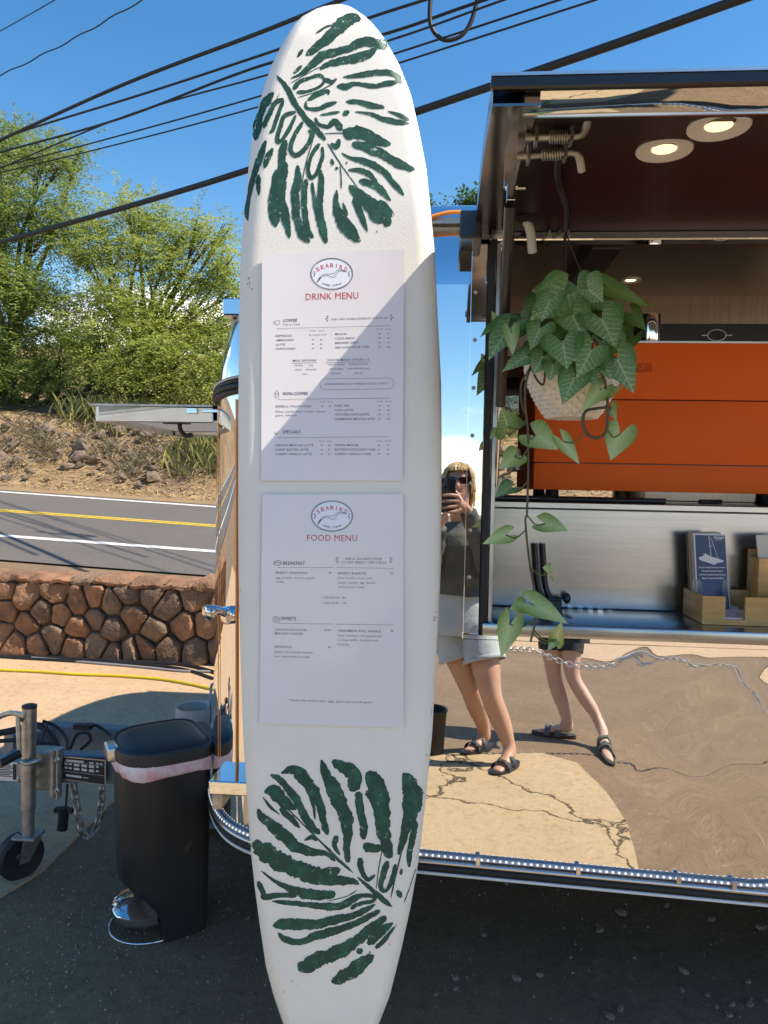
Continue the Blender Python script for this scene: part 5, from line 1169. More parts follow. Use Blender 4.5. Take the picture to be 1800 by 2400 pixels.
# hoses on the counter below the machine
M_hose = pm('hose_black', (.02, .02, .022), .35, var=.1)
for i, (pts, r_, lb) in enumerate((([(1150, 1178, .30), (1230, 1172, .33), (1330, 1168, .345), (1450, 1166, .345), (1560, 1162, .347)], .008, 'black hose lying along the counter edge under the orange machine'), ([(1160, 1170, .34), (1260, 1166, .335), (1380, 1168, .325), (1440, 1173, .32), (1500, 1176, .32)], .006, 'thinner black hose curling under the orange machine'), ([(1640, 1180, .31), (1670, 1168, .345), (1690, 1160, .40)], .007, 'short black hose slanting under the right of the orange machine'))):
    P = [lY(*q) for q in pts]; P = [V(p[0], p[1], 1.392+r_+.001*i) for p in P]
    mb = MB(); mb.tube(spline(P, 8), r_, 8); setT(tag(mb.build('hose', M_hose, smooth=60, origin=P[0]), lb, 'hose'))

# ------------------------------------------------------------------ napkin box, leaflets on the shelf
M_wood = pm('bamboo', (.60, .34, .10), .45, var=.2, scale=9, stretch=(1, 1, 7), col2=(.46, .24, .07), coat=.15)
f0 = lZ(1645, 1463, 1.0852); bx_, by_ = f0[0], max(f0[1], -.02); hbx = .074
NB = thing('napkin_box', 'open bamboo napkin box with a notch in its front', 'box', (bx_+.12, by_+.08, 1.0852), trailer=True)
z0, z1 = 1.0852, 1.0852+hbx; bw, bd, th = .245, .165, .010
n0, n1 = bx_+.058, bx_+.108
def part(nm, *a, mat=M_wood, parent=NB, bev=.0025): mb = MB(); mb.bx(*a); return mb.build(nm, mat, parent, bev=bev, bseg=2)
mb = MB(); fr = [(bx_, z0), (bx_+bw, z0), (bx_+bw, z1), (n1, z1), (n1, z0+.014), (n0, z0+.014), (n0, z1), (bx_, z1)]
mb.add([(x, by_, z) for x, z in fr]+[(x, by_+th, z) for x, z in fr], [(0, 5, 6, 7), (0, 1, 4, 5), (1, 2, 3, 4), (15, 14, 13, 8), (13, 12, 9, 8), (12, 11, 10, 9)]+[(i, 8+i, 8+(i+1) % 8, (i+1) % 8) for i in range(8)]); mb.build('front_board', M_wood, NB, smooth=0)
part('side_board', bx_, bx_+th, by_+th+.0005, by_+bd-th-.0005, z0, z1); part('side_board', bx_+bw-th, bx_+bw, by_+th+.0005, by_+bd-th-.0005, z0, z1); part('back_board', bx_, bx_+bw, by_+bd-th, by_+bd, z0, z1); part('floor_board', bx_+th, bx_+bw-th, by_+th, by_+bd-th, z0, z0+.008)
mb = MB(); mb.lathe([(.004, 0), (.003, .001)], (bx_-.0003, by_+bd-.018, z1-.016), (-1, 0, 0), 12); mb.build('dowel', pm('dowel', (.22, .12, .05), .6), NB)
M_nap = pm('napkin', (.72, .66, .68), .8, var=.05, bump=.3, bscale=60)
vs = []; nx_, ny_ = 14, 10
for j in range(ny_+1):
    for i in range(nx_+1):
        u, v = i/nx_, j/ny_; x = n0-.03+(.11)*u; y = by_+th+.003+.12*v
        vs.append((x, y, z0+.026+.012*mnoise.noise((u*3, v*3, 1))+.008*mnoise.noise((u*8, v*7, 4))-.010*(1-v)+.004))
m_ = len(vs); fs = [(j*(nx_+1)+i, j*(nx_+1)+i+1, (j+1)*(nx_+1)+i+1, (j+1)*(nx_+1)+i) for j in range(ny_) for i in range(nx_)]
mb = MB(); mb.add(vs, fs); mb.bx(n0-.03, n0+.08, by_+th+.002, by_+th+.122, z0+.0082, z0+.018)
setT(tag(mb.build('paper_napkins', M_nap, smooth=40, origin=(n0, by_+.05, z0+.0082)), 'crumpled white paper napkins lying in the bamboo box', 'napkin'))
HD = .16   # leaflet plane
def lf(x, y, d=HD): return lY(1560+x/6.91, 1220+y/6.91, d)
M_blue = pm('leaflet_blue', (.012, .06, .16), .4, var=.12, scale=30, coat=.3); M_lw = pm('leaflet_white', (.72, .70, .72), .5, var=.03)
bl0 = lf(740, 1075); LB = thing('brochure', 'blue sailing brochure with a white catamaran printed on it', 'brochure', (bl0[0], bl0[1], 1.0852), trailer=True)
def quadpx(nm, Q, mat, parent, d, e=.0008):
    P = [lf(x, y, d) for x, y in Q]; mb = MB(); mb.hexa([p+V(0, e, 0) for p in P], P); return mb.build(nm, mat, parent, smooth=0)
def sl(y): return HD-.0+.0*(y)
crd = quadpx('card', [(450, 208), (968, 225), (1055, 1075+480), (520, 1075+480)], M_lw, LB, HD)
quadpx('blue_print', [(476, 232), (958, 245), (1046, 1540), (540, 1540)], M_blue, LB, HD-.0006, .0004)
mb = MB(); e_ = HD-.0016
def pl_(pts): mb.add([lf(x, y, e_) for x, y in pts], [tuple(range(len(pts)))])
def ln_(a_, b_, w): d = unit(V(b_[0]-a_[0], b_[1]-a_[1])); n_ = V(-d[1], d[0])*w/2; pl_([V(*a_)+n_, V(*b_)+n_, V(*b_)-n_, V(*a_)-n_])
ln_((700, 250), (738, 590), 10); ln_((742, 300), (850, 615), 7); ln_((690, 420), (760, 408), 6); ln_((706, 262), (742, 300), 5)
pl_([(530, 600), (640, 560), (720, 575), (800, 600), (945, 650), (930, 672), (830, 690), (790, 720), (740, 700), (560, 640)]); pl_([(600, 540), (640, 535), (720, 572), (640, 566)])
for t, x0, x1, y in (('Family Friendly Snorkel Cruises', 540, 965, 770), ('Romantic Sunset Cruises', 588, 926, 828), ('Full Moon Rainbow Boat Cruises', 548, 970, 886), ('Beach Toys and Activities', 594, 934, 944)):
    v, f = text_px(t, x0, x1, y, 24, 0, 0, .03); mb.add([lf(q[0], q[1], e_) for q in v], f)
v, f = text_px('Ocean', 770, 940, 292, 42, 0, .15, .03); mb.add([lf(q[0], q[1], e_) for q in v], f); v, f = text_px('SPORTS', 800, 915, 320, 18, 0, .2, .02); mb.add([lf(q[0], q[1], e_) for q in v], f)
mb.build('white_print', M_lw, LB, smooth=0)
M_acr = pm('clear_acrylic', (.85, .92, .95), .05, trans=.95, var=0, ior=1.45)
AH = thing('leaflet_holder', 'clear acrylic holder with rounded lugs holding the brochures', 'holder', lf(760, 1500), trailer=True)
for x in ((440, 590), (915, 1050)):
    mb = MB(); pts = [(x[0], 960), (x[1]-35, 960), (x[1]-10, 985), (x[1], 1030), (x[1], 1550), (x[0], 1550)] if x[0] < 600 else [(x[0]+35, 960), (x[1], 960), (x[1], 1550), (x[0], 1550), (x[0], 1030), (x[0]+10, 985)]
    P = [lf(a_, b_, HD-.006) for a_, b_ in pts]; mb.hexa([p+V(0, .002, 0) for p in P], P); mb.build('front_lug', M_acr, AH, smooth=0)
for k, (a_, lb) in enumerate((((335, 190, 25), 'dark edged leaflet leaning at the back of the brochure stack'), ((370, 195, 40), 'tan leaflet leaning behind the blue brochure'), ((415, 205, 26), 'pinkish leaflet leaning just behind the blue brochure'))):
    x, y, w_ = a_; mb = MB(); dd = HD+.012*(3-k); P = [lf(*q, dd) for q in ((x, y), (x+480, y-10), (x+580, 1540), (x+60, 1540))]; mb.hexa([p+V(0, .006, 0) for p in P], P)
    setT(tag(mb.build('leaflet', pm('leaflet_%d' % k, ((.20, .15, .12), (.50, .36, .22), (.62, .52, .52))[k], .6, var=.1), smooth=0, origin=(P[2]+P[3])/2), lb, 'leaflet'))
p0 = lf(1490, 1160, .15); p1 = lf(1505, 612, .15)
WB = thing('wooden_holder', 'upright bamboo leaflet holder standing behind the napkin box', 'holder', (p0[0]+.06, .18, 1.0852), trailer=True)
part('front_board', p0[0], p0[0]+.16, .150, .160, 1.0852, p1[2], parent=WB); part('side_board', p0[0], p0[0]+.01, .1605, .22, 1.0852, p1[2], parent=WB); part('back_board', p0[0], p0[0]+.16, .2205, .23, 1.0852, p1[2]+.02, parent=WB); part('floor_board', p0[0]+.0105, p0[0]+.15, .1605, .22, 1.0852, 1.092, parent=WB)
for k in range(4):
    P = [lf(1465+k*58, 232-k*6, .175+.008*k), lf(1500+k*58, 236-k*6, .175+.008*k), lf(1590+k*40, 700, .175+.008*k), lf(1550+k*40, 700, .175+.008*k)]
    P = [P[0], P[0]+V(.09, 0, .0), P[3]+V(.09, 0, -.05), P[3]+V(0, 0, -.05)]
    mb = MB(); mb.hexa([p+V(0, .004, 0) for p in P], P); setT(tag(mb.build('leaflet', pm('leaflet_cream', (.66, .60, .50), .6, var=.08), smooth=0, origin=(P[2]+P[3])/2), 'cream leaflet fanned in the upright bamboo holder', 'leaflet', 'cream leaflets in the bamboo holder'))

# ------------------------------------------------------------------ hanging plant
px0, py0 = .275, -.25
PL = thing('hanging_plant', 'trailing arrowhead plant in a white wicker pot hanging from the awning', 'plant', (px0, py0, 1.588), trailer=True)
M_wick = pm('wicker', (.80, .73, .63), .65, var=.12, scale=60, bump=.2, bscale=90)
rings = []
for j in range(27):
    t = j/26; R_ = .053+.052*sin(t*pi/2*.98)**.85; z = 1.588+.124*t; rings.append([(px0+(R_+.0042*cos(i*pi*.5+(pi if j//2 % 2 else 0)))*cos(2*pi*i/88), py0+(R_+.0042*cos(i*pi*.5+(pi if j//2 % 2 else 0)))*sin(2*pi*i/88), z) for i in range(88)])
rings.append([(px0+.098*cos(2*pi*i/88), py0+.098*sin(2*pi*i/88), 1.713) for i in range(88)]); rings.append([(px0+.092*cos(2*pi*i/88), py0+.092*sin(2*pi*i/88), 1.69) for i in range(88)])
mb = MB(); mb.loft(rings, True, True); pot = mb.build('pot', M_wick, PL, smooth=0)
mb = MB(); mb.lathe([(.001, 1.693), (.092, 1.692)], (px0, py0, 0), n=24, cap=False); mb.build('soil', pm('soil', (.03, .02, .013), .95, bump=.8, bscale=80), PL)
# hanger
top = lZ(1310, 372, 2.045); M_wire = M_cab
k1, k2 = lY(1308, 420, -.32), lY(1327, 485, -.27); k3 = lY(1326, 545, -.25)
mb = MB(); mb.tube(spline([top+V(.02, 0, .03), top, k1, k2, k3], 6), [.007]*18+[.005]*7, 8); mb.build('hanger_cord', M_wire, PL, smooth=60)
mb = MB(); kn = V(px0+.005, py0, k3[2])
mb.tube([k3, V(px0-.085, py0-.04, 1.713)], .0018, 5); mb.tube([k3, V(px0+.085, py0-.03, 1.713)], .0018, 5); mb.tube([k3, V(px0, py0+.095, 1.713)], .0018, 5); mb.build('hanger_wire', M_wire, PL, smooth=60)
def veinmat(name, base, base2, vein, vamt):
    m = bpy.data.materials.new(name); m.use_nodes = True; t = m.node_tree; lk = t.links.new; nn = t.nodes.new; b = t.nodes['Principled BSDF']; b.inputs['Roughness'].default_value = .38; b.inputs['Specular IOR Level'].default_value = .4
    uv = nn('ShaderNodeUVMap'); sp = nn('ShaderNodeSeparateXYZ'); lk(uv.outputs[0], sp.inputs[0])
    def mth(op, a_, b_=None, c_=None):
        n_ = nn('ShaderNodeMath'); n_.operation = op
        for i, q in enumerate((a_, b_, c_)):
            if q is None: continue
            if isinstance(q, (int, float)): n_.inputs[i].default_value = q
            else: lk(q, n_.inputs[i])
        return n_.outputs[0]
    nz_ = nn('ShaderNodeTexNoise'); nz_.inputs['Scale'].default_value = 7; nz_.inputs['Detail'].default_value = 4; lk(uv.outputs[0], nz_.inputs['Vector'])
    au = mth('ABSOLUTE', sp.outputs[0]); v_ = mth('ADD', sp.outputs[1], mth('MULTIPLY', nz_.outputs[0], .16))
    side = mth('ABSOLUTE', mth('SUBTRACT', mth('FRACT', mth('MULTIPLY', mth('SUBTRACT', v_, mth('MULTIPLY', au, .42)), 5.5)), .5))
    sv = mth('LESS_THAN', side, mth('MULTIPLY_ADD', au, -.08, .085)); mr = mth('LESS_THAN', au, mth('MULTIPLY_ADD', sp.outputs[1], -.035, .05))
    fade = mth('LESS_THAN', au, .62); vv_ = mth('MAXIMUM', mth('MULTIPLY', sv, fade), mr)
    fine = nn('ShaderNodeTexVoronoi'); fine.feature = 'DISTANCE_TO_EDGE'; fine.inputs['Scale'].default_value = 13; lk(uv.outputs[0], fine.inputs['Vector'])
    fl_ = mth('MULTIPLY', mth('LESS_THAN', fine.outputs['Distance'], .05), .5); vv_ = mth('MULTIPLY', mth('MAXIMUM', vv_, mth('MULTIPLY', fl_, mth('LESS_THAN', au, .75))), vamt)
    x1 = nn('ShaderNodeMix'); x1.data_type = 'RGBA'; r1 = nn('ShaderNodeMapRange'); r1.inputs[1].default_value = .3; r1.inputs[2].default_value = .75; lk(mth('MULTIPLY_ADD', au, .5, mth('MULTIPLY', nz_.outputs[0], .55)), r1.inputs[0]); lk(r1.outputs[0], x1.inputs[0]); x1.inputs[6].default_value = (*base, 1); x1.inputs[7].default_value = (*base2, 1)
    x2 = nn('ShaderNodeMix'); x2.data_type = 'RGBA'; lk(vv_, x2.inputs[0]); lk(x1.outputs[2], x2.inputs[6]); x2.inputs[7].default_value = (*vein, 1); lk(x2.outputs[2], b.inputs['Base Color'])
    tr = nn('ShaderNodeBsdfTranslucent'); lk(x2.outputs[2], tr.inputs[0]); ms = nn('ShaderNodeMixShader'); ms.inputs[0].default_value = .22; lk(b.outputs[0], ms.inputs[1]); lk(tr.outputs[0], ms.inputs[2]); lk(ms.outputs[0], t.nodes['Material Output'].inputs[0]); return m
ML_d = veinmat('leaf_dark_veined', (.17, .29, .095), (.085, .185, .04), (.62, .70, .42), .55); ML_p = veinmat('leaf_pale', (.52, .62, .26), (.22, .34, .06), (.55, .62, .36), .5); ML_g = veinmat('leaf_plain', (.16, .25, .05), (.09, .16, .03), (.22, .31, .09), .6)
SV = [-.48, -.36, -.20, -.05, .08, .22, .38, .54, .70, .85, 1.0]; UO = [.55, .80, .97, 1.0, .97, .88, .74, .56, .37, .18, .0]; UI = [.50, .34, .18, .07, 0, 0, 0, 0, 0, 0, 0]
lr = random.Random(3)
def leaf(B, T, W_, mat, fold=.25, droop=.25, twist=0., stem=None, parent=PL):
    a_ = T-B; Ln = np.linalg.norm(a_); a_ = a_/Ln; c_ = unit(CL-B); c_ = unit(c_*1.0+V(0, 0, .45)+V(*(lr.uniform(-.3, .3) for _ in range(3)))); n_ = unit(c_-a_*np.dot(c_, a_)); s_ = np.cross(a_, n_)
    n_, s_ = n_*cos(twist)+s_*sin(twist), s_*cos(twist)-n_*sin(twist); V_, F_, UVv = [], [], []
    for sg in (-1, 1):
        b0 = len(V_)
        for sv, uo, ui in zip(SV, UO, UI):
            for k in range(4):
                u = (ui+(uo-ui)*k/3); h_ = fold*(u**1.3)*W_/2*.7-droop*max(0, sv)**2*Ln*.35-droop*.5*max(0, -sv)*Ln+.03*W_*sin(9*sv+3*sg)*u
                V_.append(B+a_*sv*Ln+s_*sg*u*W_/2+n_*h_); UVv.append((sg*u, sv))
        for r_ in range(len(SV)-1):
            for k in range(3):
                f = (b0+r_*4+k, b0+r_*4+k+1, b0+(r_+1)*4+k+1, b0+(r_+1)*4+k); F_.append(f if sg > 0 else f[::-1])
    mb = MB(); mb.add(V_, F_); me_uv = [UVv[i] for f in F_ for i in f]; mb.uv = me_uv
    return mb.build('leaf', mat, parent, smooth=180)
def c7(x, y, d): return lY(1080+x/3.318, 600+y/3.318, d)
def c8(x, y, d): return lY(1000+x/2.074, 1150+y/2.074, d)
LF = [ # base, tip, width, depth, material  (crop 7)
 (790, 300, 545, 490, 300, -.34, 'd'), (985, 255, 1105, 350, 230, -.33, 'd'), (700, 330, 620, 500, 190, -.37, 'd'), (900, 230, 980, 420, 200, -.27, 'd'), (460, 560, 350, 700, 160, -.27, 'd'), (1060, 330, 1230, 420, 170, -.27, 'd'), (620, 560, 540, 720, 180, -.36, 'd'), (1180, 600, 1290, 760, 150, -.30, 'd'), (700, 760, 620, 850, 150, -.30, 'g'), (1130, 235, 1475, 388, 130, -.28, 'g'), (860, 440, 960, 655, 240, -.35, 'd'), (1090, 480, 1200, 690, 280, -.36, 'd'),
 (790, 670, 830, 868, 270, -.39, 'd'), (1020, 720, 915, 935, 230, -.39, 'd'), (885, 940, 790, 1145, 210, -.40, 'd'), (1215, 800, 1348, 1058, 225, -.37, 'd'), (520, 775, 320, 888, 160, -.35, 'd'),
 (370, 560, 212, 795, 215, -.30, 'd'), (290, 520, 150, 612, 95, -.27, 'g'), (390, 590, 405, 762, 110, -.33, 'p'), (270, 505, 245, 430, 60, -.26, 'p'), (1330, 450, 1435, 572, 120, -.27, 'g'), (1170, 445, 1325, 480, 110, -.25, 'd'), (1350, 630, 1308, 742, 110, -.26, 'g'),
 (365, 1330, 325, 1188, 200, -.31, 'd'), (580, 1395, 755, 1500, 210, -.32, 'p'), (800, 1445, 925, 1620, 110, -.34, 'p'), (1240, 1385, 1165, 1588, 195, -.35, 'p'), (420, 1560, 300, 1650, 150, -.30, 'p'), (390, 1800, 272, 1862, 140, -.30, 'd'),
 (1085, 1040, 945, 1202, 130, -.37, 'p'), (1140, 1070, 1262, 1012, 100, -.33, 'p'), (1170, 1175, 1205, 1272, 80, -.33, 'p'), (270, 1370, 225, 1425, 60, -.28, 'p'),
 (640, 620, 520, 660, 170, -.26, 'g'), (700, 560, 560, 520, 180, -.25, 'g'), (1000, 590, 1110, 600, 180, -.25, 'g'), (900, 330, 800, 420, 200, -.26, 'g'), (1240, 640, 1180, 760, 160, -.24, 'g'), (460, 480, 520, 600, 150, -.25, 'd'), (760, 500, 640, 430, 160, -.22, 'g'), (1020, 420, 1110, 470, 160, -.22, 'g'), (600, 400, 500, 520, 200, -.24, 'd'), (430, 520, 300, 480, 120, -.24, 'd'),
 (60, 1000, 25, 1170, 110, .02, 'g'), (1100, 660, 990, 640, 150, -.30, 'd'), (930, 820, 1010, 880, 150, -.3, 'g'), (560, 700, 480, 760, 130, -.22, 'g'), (640, 780, 560, 920, 170, -.36, 'd'), (1080, 800, 1180, 960, 170, -.36, 'd'), (960, 860, 1060, 1010, 160, -.38, 'd'), (720, 840, 690, 960, 150, -.37, 'd'), (1250, 560, 1300, 700, 150, -.22, 'g'), (690, 300, 560, 260, 200, -.25, 'd'), (830, 560, 720, 640, 190, -.3, 'g')]
ends = []
for bx, by, tx, ty, w_, d, k in LF:
    if d > 0: continue
    B = c7(bx, by, d); T = c7(tx, ty, d-.02+lr.uniform(-.02, .01)); Wm = 1.2*w_/3.318/1800*np.linalg.norm(B-CL)
    leaf(B, T, Wm, {'d': ML_d, 'p': ML_p, 'g': ML_g}[k], fold=lr.uniform(.12, .35), droop=lr.uniform(.1, .35), twist=lr.uniform(-.25, .25)); ends.append((B, by))
for bx, by, tx, ty, w_, d in ((575, 160, 688, 190, 115, -.32), (385, 215, 273, 256, 90, -.33), (600, 395, 568, 372, 95, -.33), (520, 555, 690, 640, 130, -.36), (465, 560, 405, 575, 90, -.34), (405, 650, 362, 812, 120, -.34), (630, 725, 655, 640, 75, -.33), (620, 735, 590, 775, 50, -.33)):
    B = c8(bx, by, d); T = c8(tx, ty, d-.02); leaf(B, T, w_/2.074/1800*np.linalg.norm(B-CL), ML_p, fold=.25, droop=.25, twist=lr.uniform(-.2, .2)); ends.append((B, 2500+by))
M_stem = pm('vine_stem', (.10, .075, .04), .6, var=.3, scale=40); M_stg = pm('petiole', (.10, .13, .04), .5, var=.2)
vine = spline([c7(600, 800, -.34), c7(545, 860, -.345), c7(505, 1000, -.35), c7(500, 1150, -.34), c7(520, 1350, -.33), c7(525, 1600, -.33), c7(515, 1990, -.33), c8(480, 150, -.33), c8(500, 350, -.33), c8(525, 500, -.335), c8(530, 620, -.34), c8(505, 735, -.335)], 8)
mb = MB(); mb.tube(vine, [.0030]*20+[.0026]*(len(vine)-20), 6); mb.build('vine', M_stem, PL, smooth=60)
v2 = spline([c7(530, 880, -.34), c7(470, 1000, -.335), c7(470, 1120, -.335), c7(490, 1200, -.335), c7(505, 1230, -.335)], 6); mb = MB(); mb.tube(v2, .002, 5); mb.build('vine', M_stem, PL, smooth=60)
v3 = spline([c7(1050, 840, -.35), c7(1110, 950, -.37), c7(1138, 1100, -.36), c7(1142, 1250, -.355), c7(1125, 1370, -.35), c7(1060, 1415, -.35), c7(985, 1385, -.35), c7(950, 1300, -.35), c7(970, 1210, -.35), c7(1060, 1185, -.34), c7(1160, 1175, -.335)], 7); mb = MB(); mb.tube(v3, .0034, 6); mb.build('vine', M_stem, PL, smooth=60)
v4 = spline([c7(545, 870, -.34), c7(590, 960, -.345), c7(640, 1000, -.345), c7(655, 900, -.345), c7(655, 800, -.33)], 6); mb = MB(); mb.tube(v4, .0026, 5); mb.build('vine', M_stem, PL, smooth=60)
allv = list(vine)+list(v3); crown = V(px0, py0, 1.72)
for B, by in ends:
    if by > 1150: q = min(allv, key=lambda p: np.linalg.norm(p-B)+abs(p[2]-B[2]-.02)*.3); P = spline([q, (q+B)/2+V(0, 0, -.012), B], 4)
    else: q = crown+V(lr.uniform(-.06, .06), lr.uniform(-.05, .04), 0); P = spline([q, (q*.5+B*.5)+V(0, .01, .03), B], 4)
    mb = MB(); mb.tube(P, .0017, 5); mb.build('petiole', M_stg, PL, smooth=60)

# ------------------------------------------------------------------ pedal bin
bc = gnd(392, 2150); fd = unit(V(-.86, -.51, 0)); ld_ = V(-fd[1], fd[0], 0)
BIN = thing('pedal_bin', 'black plastic pedal bin with a white and pink liner showing under its lid', 'bin', (bc[0], bc[1], 0))
def binring(z, k=1., lim=9., grow=0.):
    r = []
    for i in range(56):
        t = 2*pi*i/56; c_, s_ = cos(t), sin(t); e = 2/2.9 if c_ > 0 else 2/4.2
        a_ = abs(c_)**e*(.158 if c_ > 0 else -.118); b_ = (1 if s_ >= 0 else -1)*abs(s_)**e*.143
        a_ = min(a_*k+(grow if c_ > 0 else -grow), lim); b_ = b_*k+(grow if s_ > 0 else -grow if s_ < 0 else 0)
        p = bc+fd*a_+ld_*b_; r.append((p[0], p[1], z))
    return r
M_binp = pm('bin_black', (.016, .016, .017), .48, var=.1, scale=8, bump=.05, bscale=200)
mb = MB(); mb.loft([binring(z, .93+.07*z/.54, lim) for z, lim in ((.004, .045), (.03, .045), (.09, .055), (.125, .085), (.155, .125), (.18, .17), (.3, 9), (.42, 9), (.535, 9), (.54, 9))], True, True); mb.build('body', M_binp, BIN, smooth=40)
M_liner = pm('bin_liner', (.80, .72, .74), .35, var=.2, scale=14, col2=(.72, .38, .40), spec=.6, bump=.5, bscale=30, bdist=.01, lo=.4, hi=.6)
rr_ = []
for z, g in ((.525, .003), (.530, .007), (.545, .008), (.562, .008), (.575, .004)):
    rg = binring(z, 1., 9, g); rr_.append([(p[0]+.0025*sin(i*1.7+z*90), p[1]+.0025*cos(i*2.3+z*50), p[2]+(.006*sin(i*.45+1) if z < .535 else 0)) for i, p in enumerate(rg)])
mb = MB(); mb.loft(rr_, True, True); mb.build('liner', M_liner, BIN, smooth=60)
mb = MB(); mb.loft([binring(.566, 1.03), binring(.568, 1.06), binring(.598, 1.065), binring(.604, 1.05), binring(.606, .98), binring(.600, .95), binring(.606, .90), binring(.613, .70), binring(.616, .4), binring(.617, .05)], True, True); lid = mb.build('lid', pm('lid_black', (.020, .021, .023), .5, var=.1, scale=8), BIN, smooth=50)
a_ = bc+fd*.176+V(0, 0, .584); mb = MB(); rot = Matrix.Rotation(atan2(fd[1], fd[0]), 3, 'Z'); mb.box(a_+fd*-.006, (.035, .075, .046), rot); mb.build('lid_latch', M_alu, lid, bev=.008, bseg=3)
a_ = bc-fd*.13+ld_*0+V(0, 0, .59); mb = MB(); mb.box(a_, (.04, .16, .03), rot); mb.build('hinge', M_black, lid, bev=.005)
P = []
for i in range(17): t = -pi/2+pi*i/16; P.append(bc+fd*(.055+.115*cos(t)**.8 if cos(t) > 0 else .055)+ld_*.105*sin(t))
mb = MB(); mb.loft([[(p[0], p[1], .052) for p in P], [(p[0]+fd[0]*.004, p[1]+fd[1]*.004, .066) for p in P], [(p[0], p[1], .076) for p in P], [(p[0]*.75+(bc+fd*.06)[0]*.25, p[1]*.75+(bc+fd*.06)[1]*.25, .086) for p in P], [(p[0]*.2+(bc+fd*.06)[0]*.8, p[1]*.2+(bc+fd*.06)[1]*.8, .090) for p in P]], True, True); mb.build('pedal', M_chrome, BIN, smooth=50)
P = [bc+fd*(.045+.135*cos(t))+ld_*.122*sin(t)+V(0, 0, .006) for t in np.linspace(-pi/2, pi/2, 24)]; mb = MB(); mb.tube(P, .0035, 8); mb.build('base_wire', M_chrome, BIN, smooth=60)
# ------------------------------------------------------------------ gas bottle on the tongue
gc = atY(455, 1662, 3.05); gz = gc[2]
GB = thing('gas_bottle', 'grey gas bottle with collar and valve on the trailer tongue', 'gas bottle', (gc[0], gc[1], gz-.42))
M_gas = pm('gas_grey', (.50, .50, .48), .45, var=.15, scale=15)
mb = MB(); mb.lathe([(.09, 0), (.10, .02), (.135, .05), (.15, .09), (.15, .26), (.135, .31), (.09, .345), (.03, .355)], (gc[0], gc[1], gz-.42), n=32); mb.build('tank', M_gas, GB, smooth=40)
mb = MB(); P1, P2 = [], []
for i in range(29):
    t = .6+2*pi*.86*i/28; P1.append(t)
for z in (.33, .40, .43, .435): P2.append([(gc[0]+.073*cos(t), gc[1]+.073*sin(t), gz-.42+z) for t in P1])
P2 += [[(gc[0]+.068*cos(t), gc[1]+.068*sin(t), gz-.42+z) for t in P1] for z in (.43, .33)]; mb.loft(P2, False, False); mb.build('collar', M_gas, GB, smooth=40)
mb = MB(); mb.lathe([(.018, .35), (.016, .385), (.024, .39), (.024, .41), (.012, .415)], (gc[0], gc[1], gz-.42), n=16); mb.tube([(gc[0], gc[1], gz-.05), (gc[0]+.05, gc[1]-.03, gz-.04)], .013, 10); mb.build('valve', pm('brass', (.45, .32, .14), .35, .9, var=.2), GB, smooth=40)
mb = MB(); mb.tube(spline([(gc[0]+.05, gc[1]-.03, gz-.04), (gc[0]+.06, gc[1]+.02, gz+.03), (gc[0]+.045, gc[1]+.15, gz+.06), (gc[0]+.10, gc[1]+.3, gz-.05)], 6), .006, 8); mb.build('gas_hose', pm('grey_hose', (.35, .35, .34), .5), GB, smooth=60)
mb = MB(); mb.bx(gc[0]-.12, gc[0]+.3, gc[1]-.12, gc[1]+.12, gz-.44, gz-.4205); tray = mb.build('bottle_tray', M_beam, smooth=0, origin=(gc[0], gc[1], gz-.44)); tag(tray, 'blue grey steel tray carrying the gas bottle on the tongue', 'tray')
# ------------------------------------------------------------------ cords on the pad
def cord(name, pts, r, mat, label, cat, wob=.0):
    P = []
    for x, y in pts: p = gnd(x, y, .008+r); P.append(p)
    P = [P[0]*2-P[1]]+P; mb = MB(); mb.tube(spline(P, 8), r, 8); return tag(mb.build(name, mat, smooth=60, origin=P[0]), label, cat)
cord('extension_cord', [(0, 1570), (90, 1574), (180, 1580), (280, 1584), (380, 1592), (450, 1604), (520, 1618), (640, 1630)], .010, pm('cord_yellow', (.62, .48, .02), .5, var=.1), 'yellow extension cord lying across the tan concrete', 'cord')
cord('power_cable', [(0, 1538), (120, 1541), (260, 1549), (380, 1553), (450, 1561), (520, 1580)], .012, M_cab, 'black cable lying closest to the foot of the rock wall', 'cable')
cord('power_cable', [(100, 1545), (220, 1552), (330, 1556), (430, 1568), (500, 1590)], .010, M_cab, 'black cable bowing out beside the cable at the wall foot', 'cable')
cord('power_cable', [(200, 1552), (330, 1563), (420, 1572), (490, 1574), (560, 1580)], .009, pm('cable_grey', (.25, .25, .25), .5), 'grey cable lying next to the black cables', 'cable')
# ------------------------------------------------------------------ white car across the road, seen through the trailer
cw = march(1232, 1000); cyaw = atan2(RD[1], RD[0])
CAR = thing('parked_car', 'white car parked across the road, glimpsed through the trailer window', 'car', (cw[0]+.5, cw[1], zbank(cw[0]+.5, cw[1])))
o_ = np.array(CAR.location); cx_, sx_ = cos(cyaw), sin(cyaw); Z0 = o_[2]+.05
def cp_(x, y, z): return (o_[0]+x*cx_-y*sx_, o_[1]+x*sx_+y*cx_, Z0+z)
M_carw = pm('car_white', (.72, .72, .70), .25, var=.02, coat=.6); M_glass = pm('dark_glass', (.02, .03, .035), .05, var=0, spec=.8)
sec = [(-2.1, .45, .62), (-2.05, .35, .85), (-1.2, .30, .95), (-.9, .28, .98), (.6, .28, .98), (1.3, .28, .96), (2.0, .32, .88), (2.15, .45, .60)]
mb = MB(); mb.loft([[cp_(x, -.85, a_), cp_(x, .85, a_), cp_(x, .88, (a_+b_)/2), cp_(x, .80, b_), cp_(x, -.80, b_), cp_(x, -.88, (a_+b_)/2)] for x, a_, b_ in sec], True, True); mb.build('body', M_carw, CAR, bev=.03, bseg=2)
